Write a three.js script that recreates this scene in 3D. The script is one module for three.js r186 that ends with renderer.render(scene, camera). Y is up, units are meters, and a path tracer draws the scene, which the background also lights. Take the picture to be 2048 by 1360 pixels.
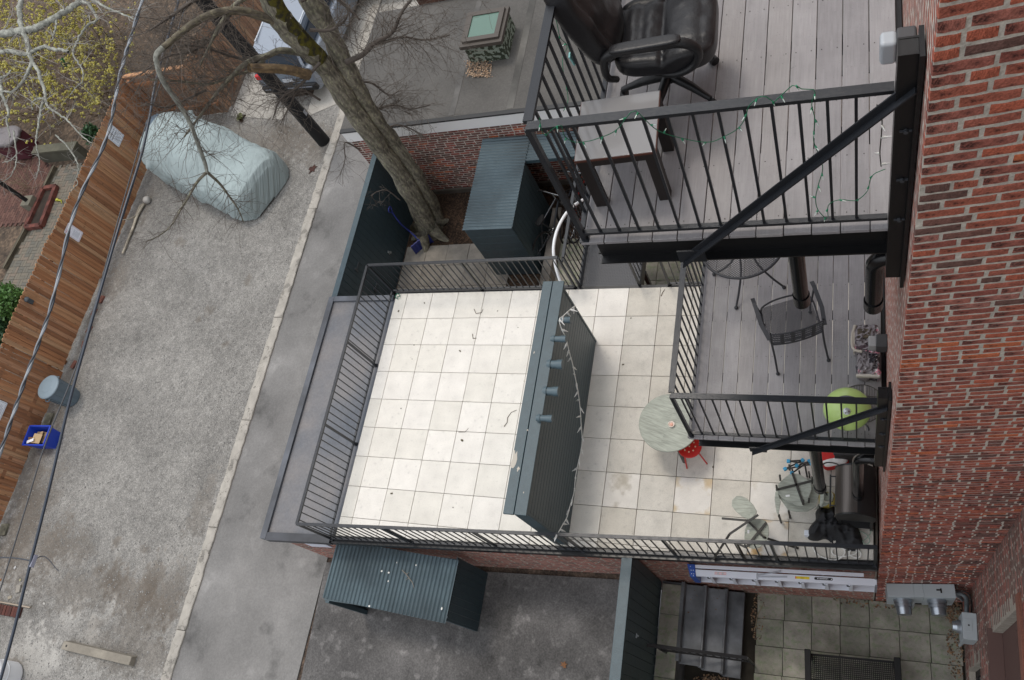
import * as THREE from 'three';
import { mergeGeometries } from 'three/addons/utils/BufferGeometryUtils.js';
import { RoundedBoxGeometry } from 'three/addons/geometries/RoundedBoxGeometry.js';

// ---------------------------------------------------------------- camera, sky, sun, exposure
const V3 = THREE.Vector3;
const v = (x, y, z) => new V3(x, y, z);
const scene = new THREE.Scene();
const FOCAL = 1645.56, CAM = v(0, 13.1, 0);
const RIGHT = v(0.921695224, -0.350219621, -0.16680567), DOWN = v(0.000490313732, -0.428953779, 0.903326306), FWD = v(-0.387914519, -0.832673329, -0.395192931);
const camera = new THREE.PerspectiveCamera(2 * Math.atan(680 / FOCAL) * 180 / Math.PI, 2048 / 1360, 0.1, 400);
camera.position.copy(CAM);
camera.quaternion.setFromRotationMatrix(new THREE.Matrix4().makeBasis(RIGHT, DOWN.clone().negate(), FWD.clone().negate()));
scene.add(camera);
const renderer = new THREE.WebGLRenderer({ antialias: true });
renderer.toneMapping = THREE.LinearToneMapping;
renderer.toneMappingExposure = 1.12;
renderer.shadowMap.enabled = true;
{ // overcast sky: brightest overhead, a third of that at the horizon, dull ground below
  const W = 64, H = 32, d = new Float32Array(W * H * 4);
  for (let j = 0; j < H; j++) for (let i = 0; i < W; i++) {
    const el = ((j + .5) / H - .5) * Math.PI, k = (j * W + i) * 4;
    const L = el > 0 ? 1.54 * (1 + 2 * Math.sin(el)) / 3 : 0.16;
    d[k] = L * 0.955; d[k + 1] = L * 0.985; d[k + 2] = L * 1.05; d[k + 3] = 1;
  }
  const t = new THREE.DataTexture(d, W, H, THREE.RGBAFormat, THREE.FloatType);
  t.mapping = THREE.EquirectangularReflectionMapping; t.magFilter = THREE.LinearFilter; t.minFilter = THREE.LinearFilter; t.needsUpdate = true;
  scene.background = t; scene.environment = t;
}
const sun = new THREE.DirectionalLight(0xfff4e6, 1.0);
sun.position.set(-14, 40, -16); sun.target.position.set(-6, 0, -5);
sun.castShadow = true; sun.shadow.radius = 22; sun.shadow.mapSize.set(2048, 2048);
Object.assign(sun.shadow.camera, { left: -25, right: 25, top: 25, bottom: -25, near: 1, far: 90 });
scene.add(sun, sun.target);

// ---------------------------------------------------------------- helpers
let seed = 1234567;
const rnd = () => { seed |= 0; seed = seed + 0x6D2B79F5 | 0; let t = Math.imul(seed ^ seed >>> 15, 1 | seed); t = t + Math.imul(t ^ t >>> 7, 61 | t) ^ t; return ((t ^ t >>> 14) >>> 0) / 4294967296; };
const rr = (a, b) => a + (b - a) * rnd();
const pick = a => a[Math.floor(rnd() * a.length)];
// photo pixel -> ray; a point on the ray where it meets a height, a wall plane or the vertical over a base point
const ray = (px, py) => RIGHT.clone().multiplyScalar(px - 1024).addScaledVector(DOWN, py - 680).addScaledVector(FWD, FOCAL);
const atY = (px, py, Y) => { const w = ray(px, py); return w.multiplyScalar((Y - CAM.y) / w.y).add(CAM); };
const atX = (px, py, X) => { const w = ray(px, py); return w.multiplyScalar(X / w.x).add(CAM); };
const atZ = (px, py, Z) => { const w = ray(px, py); return w.multiplyScalar(Z / w.z).add(CAM); };
const over = (px, py, b, back = 0) => { const w = ray(px, py), h = Math.hypot(w.x, w.z), t = (w.x * b.x + w.z * b.z) / (h * h) + back / h; return w.multiplyScalar(t).add(CAM); };

const used = {};
function numbered(n) { used[n] = (used[n] ?? -1) + 1; return used[n] ? n + '_' + String(used[n]).padStart(3, '0') : n; }
function clean(g) {
  g = g.index ? g.toNonIndexed() : g;
  for (const k of Object.keys(g.attributes)) if (!['position', 'normal', 'uv', 'color'].includes(k)) g.deleteAttribute(k);
  if (!g.attributes.normal) g.computeVertexNormals();
  if (!g.attributes.uv) g.setAttribute('uv', new THREE.BufferAttribute(new Float32Array(g.attributes.position.count * 2), 2));
  g.morphAttributes = {}; g.clearGroups();
  return g;
}
function merge(list) {
  const l = list.flat(9).map(clean), col = l.some(g => g.attributes.color);
  if (col) for (const g of l) if (!g.attributes.color) g.setAttribute('color', new THREE.BufferAttribute(new Float32Array(g.attributes.position.count * 3).fill(1), 3));
  return l.length === 1 ? l[0] : mergeGeometries(l);
}
// uv in metres from the face direction
function boxUV(g, s = 1, ou = 0, ov = 0) {
  g = clean(g); const p = g.attributes.position, n = g.attributes.normal, uv = new Float32Array(p.count * 2);
  for (let i = 0; i < p.count; i++) {
    const ax = Math.abs(n.getX(i)), ay = Math.abs(n.getY(i)), az = Math.abs(n.getZ(i));
    let a, b;
    if (ay >= ax && ay >= az) { a = p.getX(i); b = p.getZ(i); } else if (ax >= az) { a = p.getZ(i); b = p.getY(i); } else { a = p.getX(i); b = p.getY(i); }
    uv[i * 2] = a * s + ou; uv[i * 2 + 1] = b * s + ov;
  }
  g.setAttribute('uv', new THREE.BufferAttribute(uv, 2)); return g;
}
function tint(g, r, gg, b) { g = clean(g); const n = g.attributes.position.count, c = new Float32Array(n * 3); for (let i = 0; i < n; i++) { c[i * 3] = r; c[i * 3 + 1] = gg; c[i * 3 + 2] = b; } g.setAttribute('color', new THREE.BufferAttribute(c, 3)); return g; }
function part(name, geo, m, parent, o = {}) {
  const g = Array.isArray(geo) ? merge(geo) : geo, me = new THREE.Mesh(g, m);
  me.name = parent ? name : numbered(name); me.castShadow = me.receiveShadow = true;
  (parent ?? scene).add(me);
  if (o.pos) me.position.copy(o.pos); if (o.ry) me.rotation.y = o.ry;
  if (o.label) me.userData.label = o.label; if (o.kind) me.userData.kind = o.kind;
  return me;
}
function thing(name, label, category, pos = v(0, 0, 0), group, ry = 0) {
  const o = new THREE.Group(); o.name = numbered(name); o.position.copy(pos); o.rotation.y = ry; scene.add(o);
  o.userData = { label, category }; if (group) o.userData.group = group; return o;
}
function sub(name, parent, pos) { const o = new THREE.Group(); o.name = name; parent.add(o); if (pos) o.position.copy(pos); return o; }
function solo(name, label, category, geo, m, o = {}) { const me = part(name, geo, m, null, o); Object.assign(me.userData, { label, category }); if (o.group) me.userData.group = o.group; return me; }
function struct(name, geo, m) { const me = part(name, geo, m); me.userData.kind = 'structure'; return me; }

const box = (w, h, d, x = 0, y = 0, z = 0) => new THREE.BoxGeometry(w, h, d).translate(x, y, z);
const slab = (x0, x1, y0, y1, z0, z1) => box(x1 - x0, y1 - y0, z1 - z0, (x0 + x1) / 2, (y0 + y1) / 2, (z0 + z1) / 2);
const rbox = (w, h, d, r = .005, s = 2, x = 0, y = 0, z = 0) => new RoundedBoxGeometry(w, h, d, s, Math.min(r, w / 2.01, h / 2.01, d / 2.01)).translate(x, y, z);
const rslab = (x0, x1, y0, y1, z0, z1, r = .004) => rbox(x1 - x0, y1 - y0, z1 - z0, r, 1, (x0 + x1) / 2, (y0 + y1) / 2, (z0 + z1) / 2);
function orient(g, a, b, upHint) { // geometry along +z from 0 to |b-a| -> between a and b
  const d = b.clone().sub(a); const z = d.clone().normalize(); let up = upHint ? upHint.clone() : Math.abs(z.y) > .95 ? v(1, 0, 0) : v(0, 1, 0);
  const x = up.cross(z).normalize(), y = z.clone().cross(x);
  return g.applyMatrix4(new THREE.Matrix4().makeBasis(x, y, z).setPosition(a));
}
const bar = (a, b, w, h = w, up) => { const L = a.distanceTo(b); return orient(box(w, h, L, 0, 0, L / 2), a, b, up); };
const cyl = (a, b, r1, r2 = r1, n = 10, open = false) => { const L = a.distanceTo(b); return orient(new THREE.CylinderGeometry(r2, r1, L, n, 1, open).rotateX(Math.PI / 2).translate(0, 0, L / 2), a, b); };
const tube = (pts, r, n = 6, seg) => new THREE.TubeGeometry(new THREE.CatmullRomCurve3(pts, false, 'centripetal'), seg ?? pts.length * 6, r, n);
const lathe = (prof, n = 32) => new THREE.LatheGeometry(prof.map(p => new THREE.Vector2(p[0], p[1])), n);
const ball = (r, x, y, z, n = 10) => new THREE.SphereGeometry(r, n, Math.max(6, n * .7 | 0)).translate(x, y, z);
// flat polygon (x,z points) extruded from y0 up to y1
function prism(pts, y0, y1, bevel = 0) {
  const s = new THREE.Shape(pts.map(p => new THREE.Vector2(p[0], -p[1])));
  const g = new THREE.ExtrudeGeometry(s, { depth: y1 - y0 - 2 * bevel, bevelEnabled: bevel > 0, bevelSize: bevel, bevelThickness: bevel, bevelOffset: -bevel, bevelSegments: 1 });
  return g.rotateX(-Math.PI / 2).translate(0, y0 + bevel, 0);
}
// tapered tube along points with radii (branches, limbs)
function limb(pts, radii, n = 6) {
  const pos = [], nor = [], uv = [], idx = []; let X = null, len = 0;
  for (let i = 0; i < pts.length; i++) {
    const t = pts[Math.min(i + 1, pts.length - 1)].clone().sub(pts[Math.max(i - 1, 0)]).normalize();
    if (!X) X = Math.abs(t.y) > .9 ? v(1, 0, 0) : v(0, 1, 0).cross(t).normalize();
    X.addScaledVector(t, -X.dot(t)).normalize(); const Y = t.clone().cross(X);
    if (i) len += pts[i].distanceTo(pts[i - 1]);
    for (let k = 0; k <= n; k++) { const a = k / n * Math.PI * 2, c = Math.cos(a), s = Math.sin(a), nx = X.clone().multiplyScalar(c).addScaledVector(Y, s); pos.push(pts[i].x + nx.x * radii[i], pts[i].y + nx.y * radii[i], pts[i].z + nx.z * radii[i]); nor.push(nx.x, nx.y, nx.z); uv.push(k / n * Math.max(.15, radii[0] * 6), len); }
  }
  for (let i = 0; i < pts.length - 1; i++) for (let k = 0; k < n; k++) { const a = i * (n + 1) + k, b = a + n + 1; idx.push(a, a + 1, b, b, a + 1, b + 1); }
  const g = new THREE.BufferGeometry(); g.setAttribute('position', new THREE.Float32BufferAttribute(pos, 3)); g.setAttribute('normal', new THREE.Float32BufferAttribute(nor, 3)); g.setAttribute('uv', new THREE.Float32BufferAttribute(uv, 2)); g.setIndex(idx); return g;
}
// smooth resample of a polyline with radii
function smooth(pts, radii, per = 4) {
  const c = new THREE.CatmullRomCurve3(pts, false, 'centripetal'), n = (pts.length - 1) * per, P = [], R = [];
  for (let i = 0; i <= n; i++) { const t = i / n, f = t * (pts.length - 1), k = Math.min(Math.floor(f), pts.length - 2); P.push(c.getPoint(t)); R.push(radii[k] + (radii[k + 1] - radii[k]) * (f - k)); }
  return [P, R];
}

// ---------------------------------------------------------------- noise and textures
function lattice(n, s) { const a = new Float32Array(n * n); let q = s * 7919 + 13; for (let i = 0; i < a.length; i++) { q = Math.imul(q ^ (q >>> 15), 2246822519) + 374761393 | 0; q ^= q >>> 13; a[i] = ((q >>> 0) % 65536) / 65535; } return a; }
const LATS = [];
function vn(x, y, n, s) { // tileable value noise, n cells over 0..1
  const kk = s * 1024 + n; let L = LATS[kk]; if (!L) L = LATS[kk] = lattice(n, s); x *= n; y *= n;
  let i = Math.floor(x), j = Math.floor(y); const fx = x - i, fy = y - j, ux = fx * fx * (3 - 2 * fx), uy = fy * fy * (3 - 2 * fy);
  i = ((i % n) + n) % n; j = ((j % n) + n) % n; const i1 = (i + 1) % n, j1 = (j + 1) % n;
  const a = L[j * n + i], b = L[j * n + i1], c = L[j1 * n + i], d = L[j1 * n + i1];
  return a + (b - a) * ux + (c - a + (a - b - c + d) * ux) * uy;
}
const fbm = (x, y, n, o, s) => { let t = 0, w = .5, W = 0; for (let k = 0; k < o; k++) { t += w * vn(x, y, n << k, s + k); W += w; w *= .55; } return t / W; };
function texture(W, H, fn, { srgb = true, rep = 1, repY = rep } = {}) {
  const d = new Uint8Array(W * H * 4);
  for (let j = 0; j < H; j++) for (let i = 0; i < W; i++) { const c = fn(i / W, j / H, i, j), k = (j * W + i) * 4; d[k] = Math.max(0, Math.min(255, c[0])); d[k + 1] = Math.max(0, Math.min(255, c[1])); d[k + 2] = Math.max(0, Math.min(255, c[2])); d[k + 3] = 255; }
  const t = new THREE.DataTexture(d, W, H); t.wrapS = t.wrapT = THREE.RepeatWrapping; t.magFilter = THREE.LinearFilter; t.minFilter = THREE.LinearMipmapLinearFilter; t.generateMipmaps = true; t.anisotropy = 8;
  if (srgb) t.colorSpace = THREE.SRGBColorSpace; t.repeat.set(rep, repY); t.needsUpdate = true; return t;
}
const grey = (W, H, f, o = {}) => texture(W, H, (u, w, i, j) => { const c = f(u, w, i, j); return [c, c, c]; }, o);
function canvasTex(w, h, draw) { const c = document.createElement('canvas'); c.width = w; c.height = h; draw(c.getContext('2d'), w, h); const t = new THREE.CanvasTexture(c); t.colorSpace = THREE.SRGBColorSpace; t.anisotropy = 8; return t; }
const mat = (color, roughness = .8, o = {}) => new THREE.MeshStandardMaterial({ color, roughness, ...o });

const T = {
  // generic greys used as multipliers (near white)
  speck: grey(512, 512, (u, w) => 205 + 50 * fbm(u, w, 128, 2, 3) - 26 + 26 * (fbm(u, w, 6, 4, 9) - .5)),
  blotch: grey(512, 512, (u, w) => 150 + 170 * (fbm(u, w, 4, 5, 21) - .22)),
  fine: grey(512, 512, (u, w) => 255 * fbm(u, w, 64, 3, 33), { srgb: false }),
  coarse: grey(512, 512, (u, w) => 255 * fbm(u, w, 8, 5, 41), { srgb: false }),
};

// ---------------------------------------------------------------- levels of the place
const YT = 1.9, YP = -1.0, D1 = 9.05, D2 = 5.25;
const SOUTH = x => -1.74 - (x + 9.0) * 0.0541;      // the garage's slightly skewed south wall line

// ---------------------------------------------------------------- ground
{
  const soil = texture(512, 512, (u, w) => { const n = fbm(u, w, 16, 5, 51), m = fbm(u, w, 96, 2, 52), k = 52 + 70 * (n - .3) + 45 * (m - .5); return [k * 1.18, k, k * .86]; });
  const s = new THREE.Shape([[-80, -80], [80, -80], [80, 80], [-80, 80]].map(p => new THREE.Vector2(...p)));
  s.holes.push(new THREE.Path([[-2.95, -2.6], [1.6, -2.6], [1.6, 7], [-2.95, 7]].map(p => new THREE.Vector2(p[0], -p[1]))));
  const g = boxUV(new THREE.ShapeGeometry(s).rotateX(-Math.PI / 2).translate(0, -.02, 0), .5);
  struct('terrain', g, mat(0xffffff, 1, { map: soil, bumpMap: T.coarse, bumpScale: .02 }));

  // gravel parking lot: one texture laid over its real extent, stains where the photograph has them
  const X0 = -18.4, X1 = -11.86, Z0 = -13.2, Z1 = 3;
  const stains = []; // [x, z, rx, rz, strength, kind]  kind 0 dark brown, 1 pale dust
  const st = (px, py, rx, rz, k, kind = 0) => { const p = atY(px, py, 0); stains.push([p.x, p.z, rx, rz, k, kind]); };
  st(495, 560, .14, .18, .5); st(420, 620, .2, .2, .4); st(395, 640, .12, .1, .45); st(360, 485, .22, .14, .45); st(450, 690, .13, .15, .5);
  st(225, 1155, .5, .35, .75); st(300, 1160, .35, .5, .7); st(260, 1190, 1.0, .4, .5); st(150, 1095, .6, .4, .45); st(110, 1090, .4, .7, .5);
  st(235, 1085, .15, .15, .5); st(285, 1100, .2, .12, .45); st(60, 1120, .8, .9, .4); st(350, 1190, .5, .8, .45); st(405, 1010, .3, .9, .3);
  st(60, 1290, .45, .5, .8, 1); st(95, 1320, .5, .4, .8, 1); st(185, 1260, .2, .35, .7, 1); st(215, 1220, .25, .3, .5, 1); st(15, 1340, .5, .3, .4);
  st(230, 560, .5, .7, .35); st(190, 620, .25, 1.4, .5); st(120, 800, .4, 1.5, .5); st(60, 950, .6, 1.2, .55); st(575, 260, .8, .5, .5); st(620, 280, .7, .5, .45); st(285, 420, .4, .8, .35);
  st(460, 310, 2.0, 1.2, .25); st(40, 1060, .5, 1.2, .6); st(90, 1000, .35, .9, .4); st(560, 300, .9, .7, .35); st(640, 300, .5, .6, .4); st(300, 1230, 1.2, .5, .4); st(150, 1180, 1.0, .5, .35); st(250, 1300, 1.5, .5, .3); st(140, 1235, .3, .3, .5, 1);
  const lot = texture(832, 2048, (u, w, i, j) => {
    const x = X0 + u * (X1 - X0), z = Z0 + (1 - w) * (Z1 - Z0), a = x * .16, b = z * .16;
    const big = fbm(a, b, 8, 4, 61), mid = fbm(a, b, 64, 3, 62), fi = vn(a, b, 512, 63), fj = vn(a * 1.0, b, 300, 64), wob = fbm(a, b, 24, 3, 66) - .5;
    let k = 158 + 44 * (big - .5) + 36 * (mid - .5) + 50 * (fi - .5) + 30 * (fj - .5), warm = 1.0;
    for (const s of stains) { if (Math.abs(x - s[0]) > s[2] * 1.9 || Math.abs(z - s[1]) > s[3] * 1.9) continue; const dx = (x - s[0]) / s[2] + wob * 1.6, dz = (z - s[1]) / s[3] + (mid - .5) * 1.6, q = Math.max(0, 1 - dx * dx - dz * dz) * s[4]; if (q > 0) { if (s[5]) k += (214 - k) * q * (.5 + mid * .7); else { k += (92 - k) * q * (.45 + fi * .7); warm += .06 * q; } } }
    return [k * 1.005 * warm, k * .992, k * .966 / warm];
  });
  const g2 = new THREE.PlaneGeometry(X1 - X0, Z1 - Z0).rotateX(-Math.PI / 2).translate((X0 + X1) / 2, 0, (Z0 + Z1) / 2);
  const bump = grey(1024, 1024, (u, w) => 255 * (.6 * vn(u, w, 360, 71) + .4 * vn(u, w, 170, 72)), { srgb: false, rep: 2.4, repY: 5.6 });
  struct('gravel_lot', g2, mat(0xd9d8d6, 1, { map: lot, bumpMap: bump, bumpScale: .018 }));

  // loose stones lying on it
  const ico = new THREE.IcosahedronGeometry(1, 0), N = 26000, im = new THREE.InstancedMesh(ico, mat(0xffffff, .95), N), m4 = new THREE.Matrix4(), q = new THREE.Quaternion(), e = new THREE.Euler(), c = new THREE.Color();
  for (let i = 0; i < N; i++) {
    const x = rr(-17.6, X1), z = rr(-12.6, 2.2), r = .004 + .012 * Math.pow(rnd(), 3), sc = v(r * rr(.8, 1.6), r * rr(.4, .8), r * rr(.8, 1.5));
    e.set(rr(-.3, .3), rr(0, 6.3), rr(-.3, .3)); q.setFromEuler(e); m4.compose(v(x, r * .2, z), q, sc); im.setMatrixAt(i, m4);
    const k = rr(.12, .32); c.setRGB(k * 1.02, k, k * .95); im.setColorAt(i, c);
  }
  im.name = 'loose_gravel'; im.userData = { kind: 'stuff', label: 'loose pale gravel strewn over the parking lot', category: 'gravel' }; im.castShadow = im.receiveShadow = true; scene.add(im);

  // alley paving, asphalt yard, concrete drive
  const alleyTex = texture(1024, 1024, (u, w) => { const st = fbm(u, w, 11, 5, 83), cr = Math.abs(fbm(u, w, 4, 5, 84) - .5); let k = 158 + 34 * (fbm(u, w, 4, 5, 81) - .5) * 2 + 22 * (fbm(u, w, 200, 2, 82) - .5); if (st > .6) k -= (st - .6) * 130; if (st < .36) k += (.36 - st) * 90; return [k, k * .992, k * .978]; });
  struct('alley', boxUV(slab(-11.68, -8.97, -.1, .006, -40, 8), .22), mat(0xbcbbba, .93, { map: alleyTex, bumpMap: T.fine, bumpScale: .004 }));
  const yardTex = texture(1024, 1024, (u, w) => { const big = fbm(u, w, 5, 5, 91), spots = fbm(u, w, 26, 4, 93), f = fbm(u, w, 220, 2, 92); let k = 98 + 46 * (big - .5) * 1.7 + 36 * (f - .5); if (spots > .64) k += (spots - .64) * 170; if (spots < .33) k -= (.33 - spots) * 90; return [k, k * .985, k * .975]; });
  struct('asphalt_yard', boxUV(prism([[-8.97, SOUTH(-8.97) + .03], [-2.9, SOUTH(-2.9) + .03], [-2.9, 7], [-8.6, 7]], -.1, .01), .24, .3, .1), mat(0xf0efee, .9, { map: yardTex, bumpMap: T.fine, bumpScale: .006 }));
  const conc = texture(512, 512, (u, w) => { const k = 168 + 50 * (fbm(u, w, 6, 5, 101) - .5) + 22 * (fbm(u, w, 128, 2, 102) - .5); return [k, k * .985, k * .955]; });
  T.conc = conc;
  const concM = mat(0xf2f0ec, .92, { map: conc, bumpMap: T.fine, bumpScale: .004 });
  const pg = l => l.map(p => { const q2 = atY(p[0], p[1], 0); return [q2.x, q2.z]; });
  struct('concrete_drive', [boxUV(prism([...pg([[461, 232], [567, 240], [580, 208]]), [-13.55, -20], [-15.45, -20]], -.05, .012), .5), boxUV(prism([...pg([[612, 234], [684, 204]]), [-11.9, -20], [-12.95, -20]], -.05, .012), .5)], concM);
  struct('concrete_apron', boxUV(slab(-11.62, -9.7, -.05, .012, -22, -12.9), .5), concM);

  // broken concrete kerb between gravel and alley: separate cast lengths with ragged sides
  const kerb = new THREE.Group(); kerb.name = numbered('kerb'); kerb.userData.kind = 'structure'; scene.add(kerb);
  const kTex = texture(512, 512, (u, w) => { const n = fbm(u, w, 8, 5, 111), cr = Math.abs(fbm(u, w, 7, 4, 112) - .5); let k = 205 + 60 * (n - .5); if (cr < .006) k -= 70; if (n < .33) k -= 25; return [k, k * .99, k * .97]; });
  const kM = mat(0xc9c5be, .95, { map: kTex, bumpMap: T.coarse, bumpScale: .012 });
  const cuts = [-22, -16, -12.8, -9.6, -6.75, -4.35, -2.1, -.15, 1.7, 5];
  for (let i = 0; i < cuts.length - 1; i++) {
    const a = cuts[i] + .004, b = cuts[i + 1] - .004, n = Math.ceil((b - a) / .12), L = [], R = [];
    for (let k = 0; k <= n; k++) { const z = a + (b - a) * k / n; L.push([-11.88 + rr(-.018, .018), z]); R.push([-11.655 + rr(-.01, .01), z]); }
    const g3 = boxUV(prism([...L, ...R.reverse()], -.1, .045 + rr(-.006, .006), .012), .7, rnd(), rnd());
    const me = part('kerb_length', g3, kM, kerb);
  }

  // cracked slabs and bricks along the foot of the timber fence
  const debris = [[205, 600], [190, 625], [180, 660], [170, 690], [150, 730], [100, 838], [95, 850], [10, 1060]];
  debris.forEach(([px, py], i) => { const p = atY(px, py, 0), brick = i < 5; solo('loose_brick', brick ? 'old red brick lying in the row along the foot of the timber fence' : 'broken mossy concrete block lying at the foot of the timber fence', brick ? 'brick' : 'block', boxUV(rbox(brick ? .1 : .2, .06, brick ? .2 : .26, .008), 2), mat(brick ? 0x9a6657 : 0x8d8a78, .95, { map: T.blotch }), { pos: v(Math.max(p.x, -17.58), .028, p.z), ry: rr(-.3, .3), group: brick ? 'bricks edging the fence foot' : 'blocks at the fence foot' }); });
  // wheel stop
  { const a = atY(126, 1290, .12), b = atY(262, 1322, .12), L = Math.hypot(b.x - a.x, b.z - a.z);
    const s2 = new THREE.Shape([[-.085, 0], [.085, 0], [.065, .13], [-.065, .13]].map(p => new THREE.Vector2(...p)));
    const g4 = boxUV(new THREE.ExtrudeGeometry(s2, { depth: L - .03, bevelEnabled: true, bevelSize: .012, bevelThickness: .015, bevelSegments: 2 }).translate(0, 0, -L / 2 + .015), 1);
    const t = thing('wheel_stop', 'concrete wheel stop lying on the gravel beside the white dust stains', 'wheel stop', v((a.x + b.x) / 2, 0, (a.z + b.z) / 2), undefined, Math.atan2(b.x - a.x, b.z - a.z));
    part('block', g4, mat(0xc9c3b8, .95, { map: T.conc, bumpMap: T.coarse, bumpScale: .006 }), t); part('pin_hole', cyl(v(0, .128, -L / 2 + .12), v(0, .1465, -L / 2 + .12), .022), mat(0x3a3734), t); }
  // scraps on the gravel and yard
  const leaf = (px, py, Y, s, col, lab, cat) => { const p = atY(px, py, Y); const sh = []; for (let k = 0; k < 11; k++) { const a2 = k / 11 * 6.283, r2 = s * (k % 2 ? .45 : 1) * rr(.8, 1.1); sh.push([Math.cos(a2) * r2 * .75, Math.sin(a2) * r2]); } solo(cat === 'leaf' ? 'fallen_leaf' : 'rusty_scrap', lab, cat, prism(sh, 0, .006, .001), mat(col, .9, { map: T.blotch }), { pos: v(p.x, Y + .012, p.z), ry: rr(0, 6) }); };
  leaf(1128, 1329, .01, .075, 0xa87650, 'single dry tan oak leaf on the dark asphalt yard', 'leaf');
  leaf(626, 338, 0, .17, 0x5e3c33, 'rusty brown scrap of metal on the gravel beside the covered car', 'scrap');
}

// ---------------------------------------------------------------- brickwork
const brickTex = [0, 1, 2].map(k => texture(256, 256, (u, w) => { const n = fbm(u, w, 6, 5, 200 + k * 7), f = fbm(u, w, 48, 2, 201 + k * 7); let c = 205 + 130 * (n - .5) + 60 * (f - .5), d = Math.max(0, .4 - n) * 5; c -= 110 * d; return [c, c * (.97 - .04 * d), c * .95]; }));
const brickBump = grey(256, 256, (u, w) => 255 * fbm(u, w, 24, 4, 231), { srgb: false });
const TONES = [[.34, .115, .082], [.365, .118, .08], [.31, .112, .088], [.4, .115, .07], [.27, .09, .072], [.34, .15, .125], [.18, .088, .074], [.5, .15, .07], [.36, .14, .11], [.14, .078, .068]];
const brickMats = TONES.map((t, i) => { const m = mat(0xffffff, .93, { map: brickTex[i % 3], bumpMap: brickBump, bumpScale: .006 }); m.color.setRGB(...t.map(x => Math.min(1, x * 1.75))); return m; });
const brickStuffM = mat(0xffffff, .93, { map: brickTex[1], bumpMap: brickBump, bumpScale: .005, vertexColors: true });
const mortarTex = texture(512, 512, (u, w) => { const k = 208 + 60 * (fbm(u, w, 24, 4, 241) - .5) + 30 * (fbm(u, w, 160, 2, 242) - .5); return [k, k * .985, k * .95]; });
const mortarM = mat(0xfaf7f2, .97, { map: mortarTex, bumpMap: T.fine, bumpScale: .006 });
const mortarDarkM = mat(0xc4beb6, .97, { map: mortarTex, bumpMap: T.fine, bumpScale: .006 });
// chipped bricks with a chamfered, slightly irregular front (unit size; z from -1 to 0 is the face)
const brickGeo = [0, 1, 2, 3].map(() => {
  const j = (a, s) => a + rr(-s, s), cx = .016, cy = .06;
  const B = [[-.5, -.5], [-.26, -.5], [.02, -.5], [.27, -.5], [.5, -.5], [.5, .5], [.25, .5], [-.02, .5], [-.27, .5], [-.5, .5]].map(p => [j(p[0], .008), j(p[1], .045)]);
  const F = B.map(p => [p[0] - Math.sign(p[0]) * (Math.abs(p[0]) > .4 ? cx * rr(.5, 2) : 0), p[1] - Math.sign(p[1]) * cy * rr(.4, 1.9)]);
  const pos = [], uv = [], tri = (...l) => { for (const p of l) { pos.push(...p); uv.push(p[0] * .8 + .5, p[1] * .28 + .5); } }, quad = (a, b, c, d) => tri(a, b, c, a, c, d);
  const z = (p, d) => [p[0], p[1], d], n = B.length;
  for (let k = 0; k < 4; k++) quad(z(F[k], 0), z(F[k + 1], 0), z(F[8 - k], 0), z(F[9 - k], 0));
  for (let k = 0; k < n; k++) { const b = (k + 1) % n; quad(z(B[k], -.18), z(B[b], -.18), z(F[b], 0), z(F[k], 0)); quad(z(B[k], -1), z(B[b], -1), z(B[b], -.18), z(B[k], -.18)); }
  const g = new THREE.BufferGeometry(); g.setAttribute('position', new THREE.Float32BufferAttribute(pos, 3)); g.setAttribute('uv', new THREE.Float32BufferAttribute(uv, 2)); g.computeVertexNormals(); return g;
});
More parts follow.
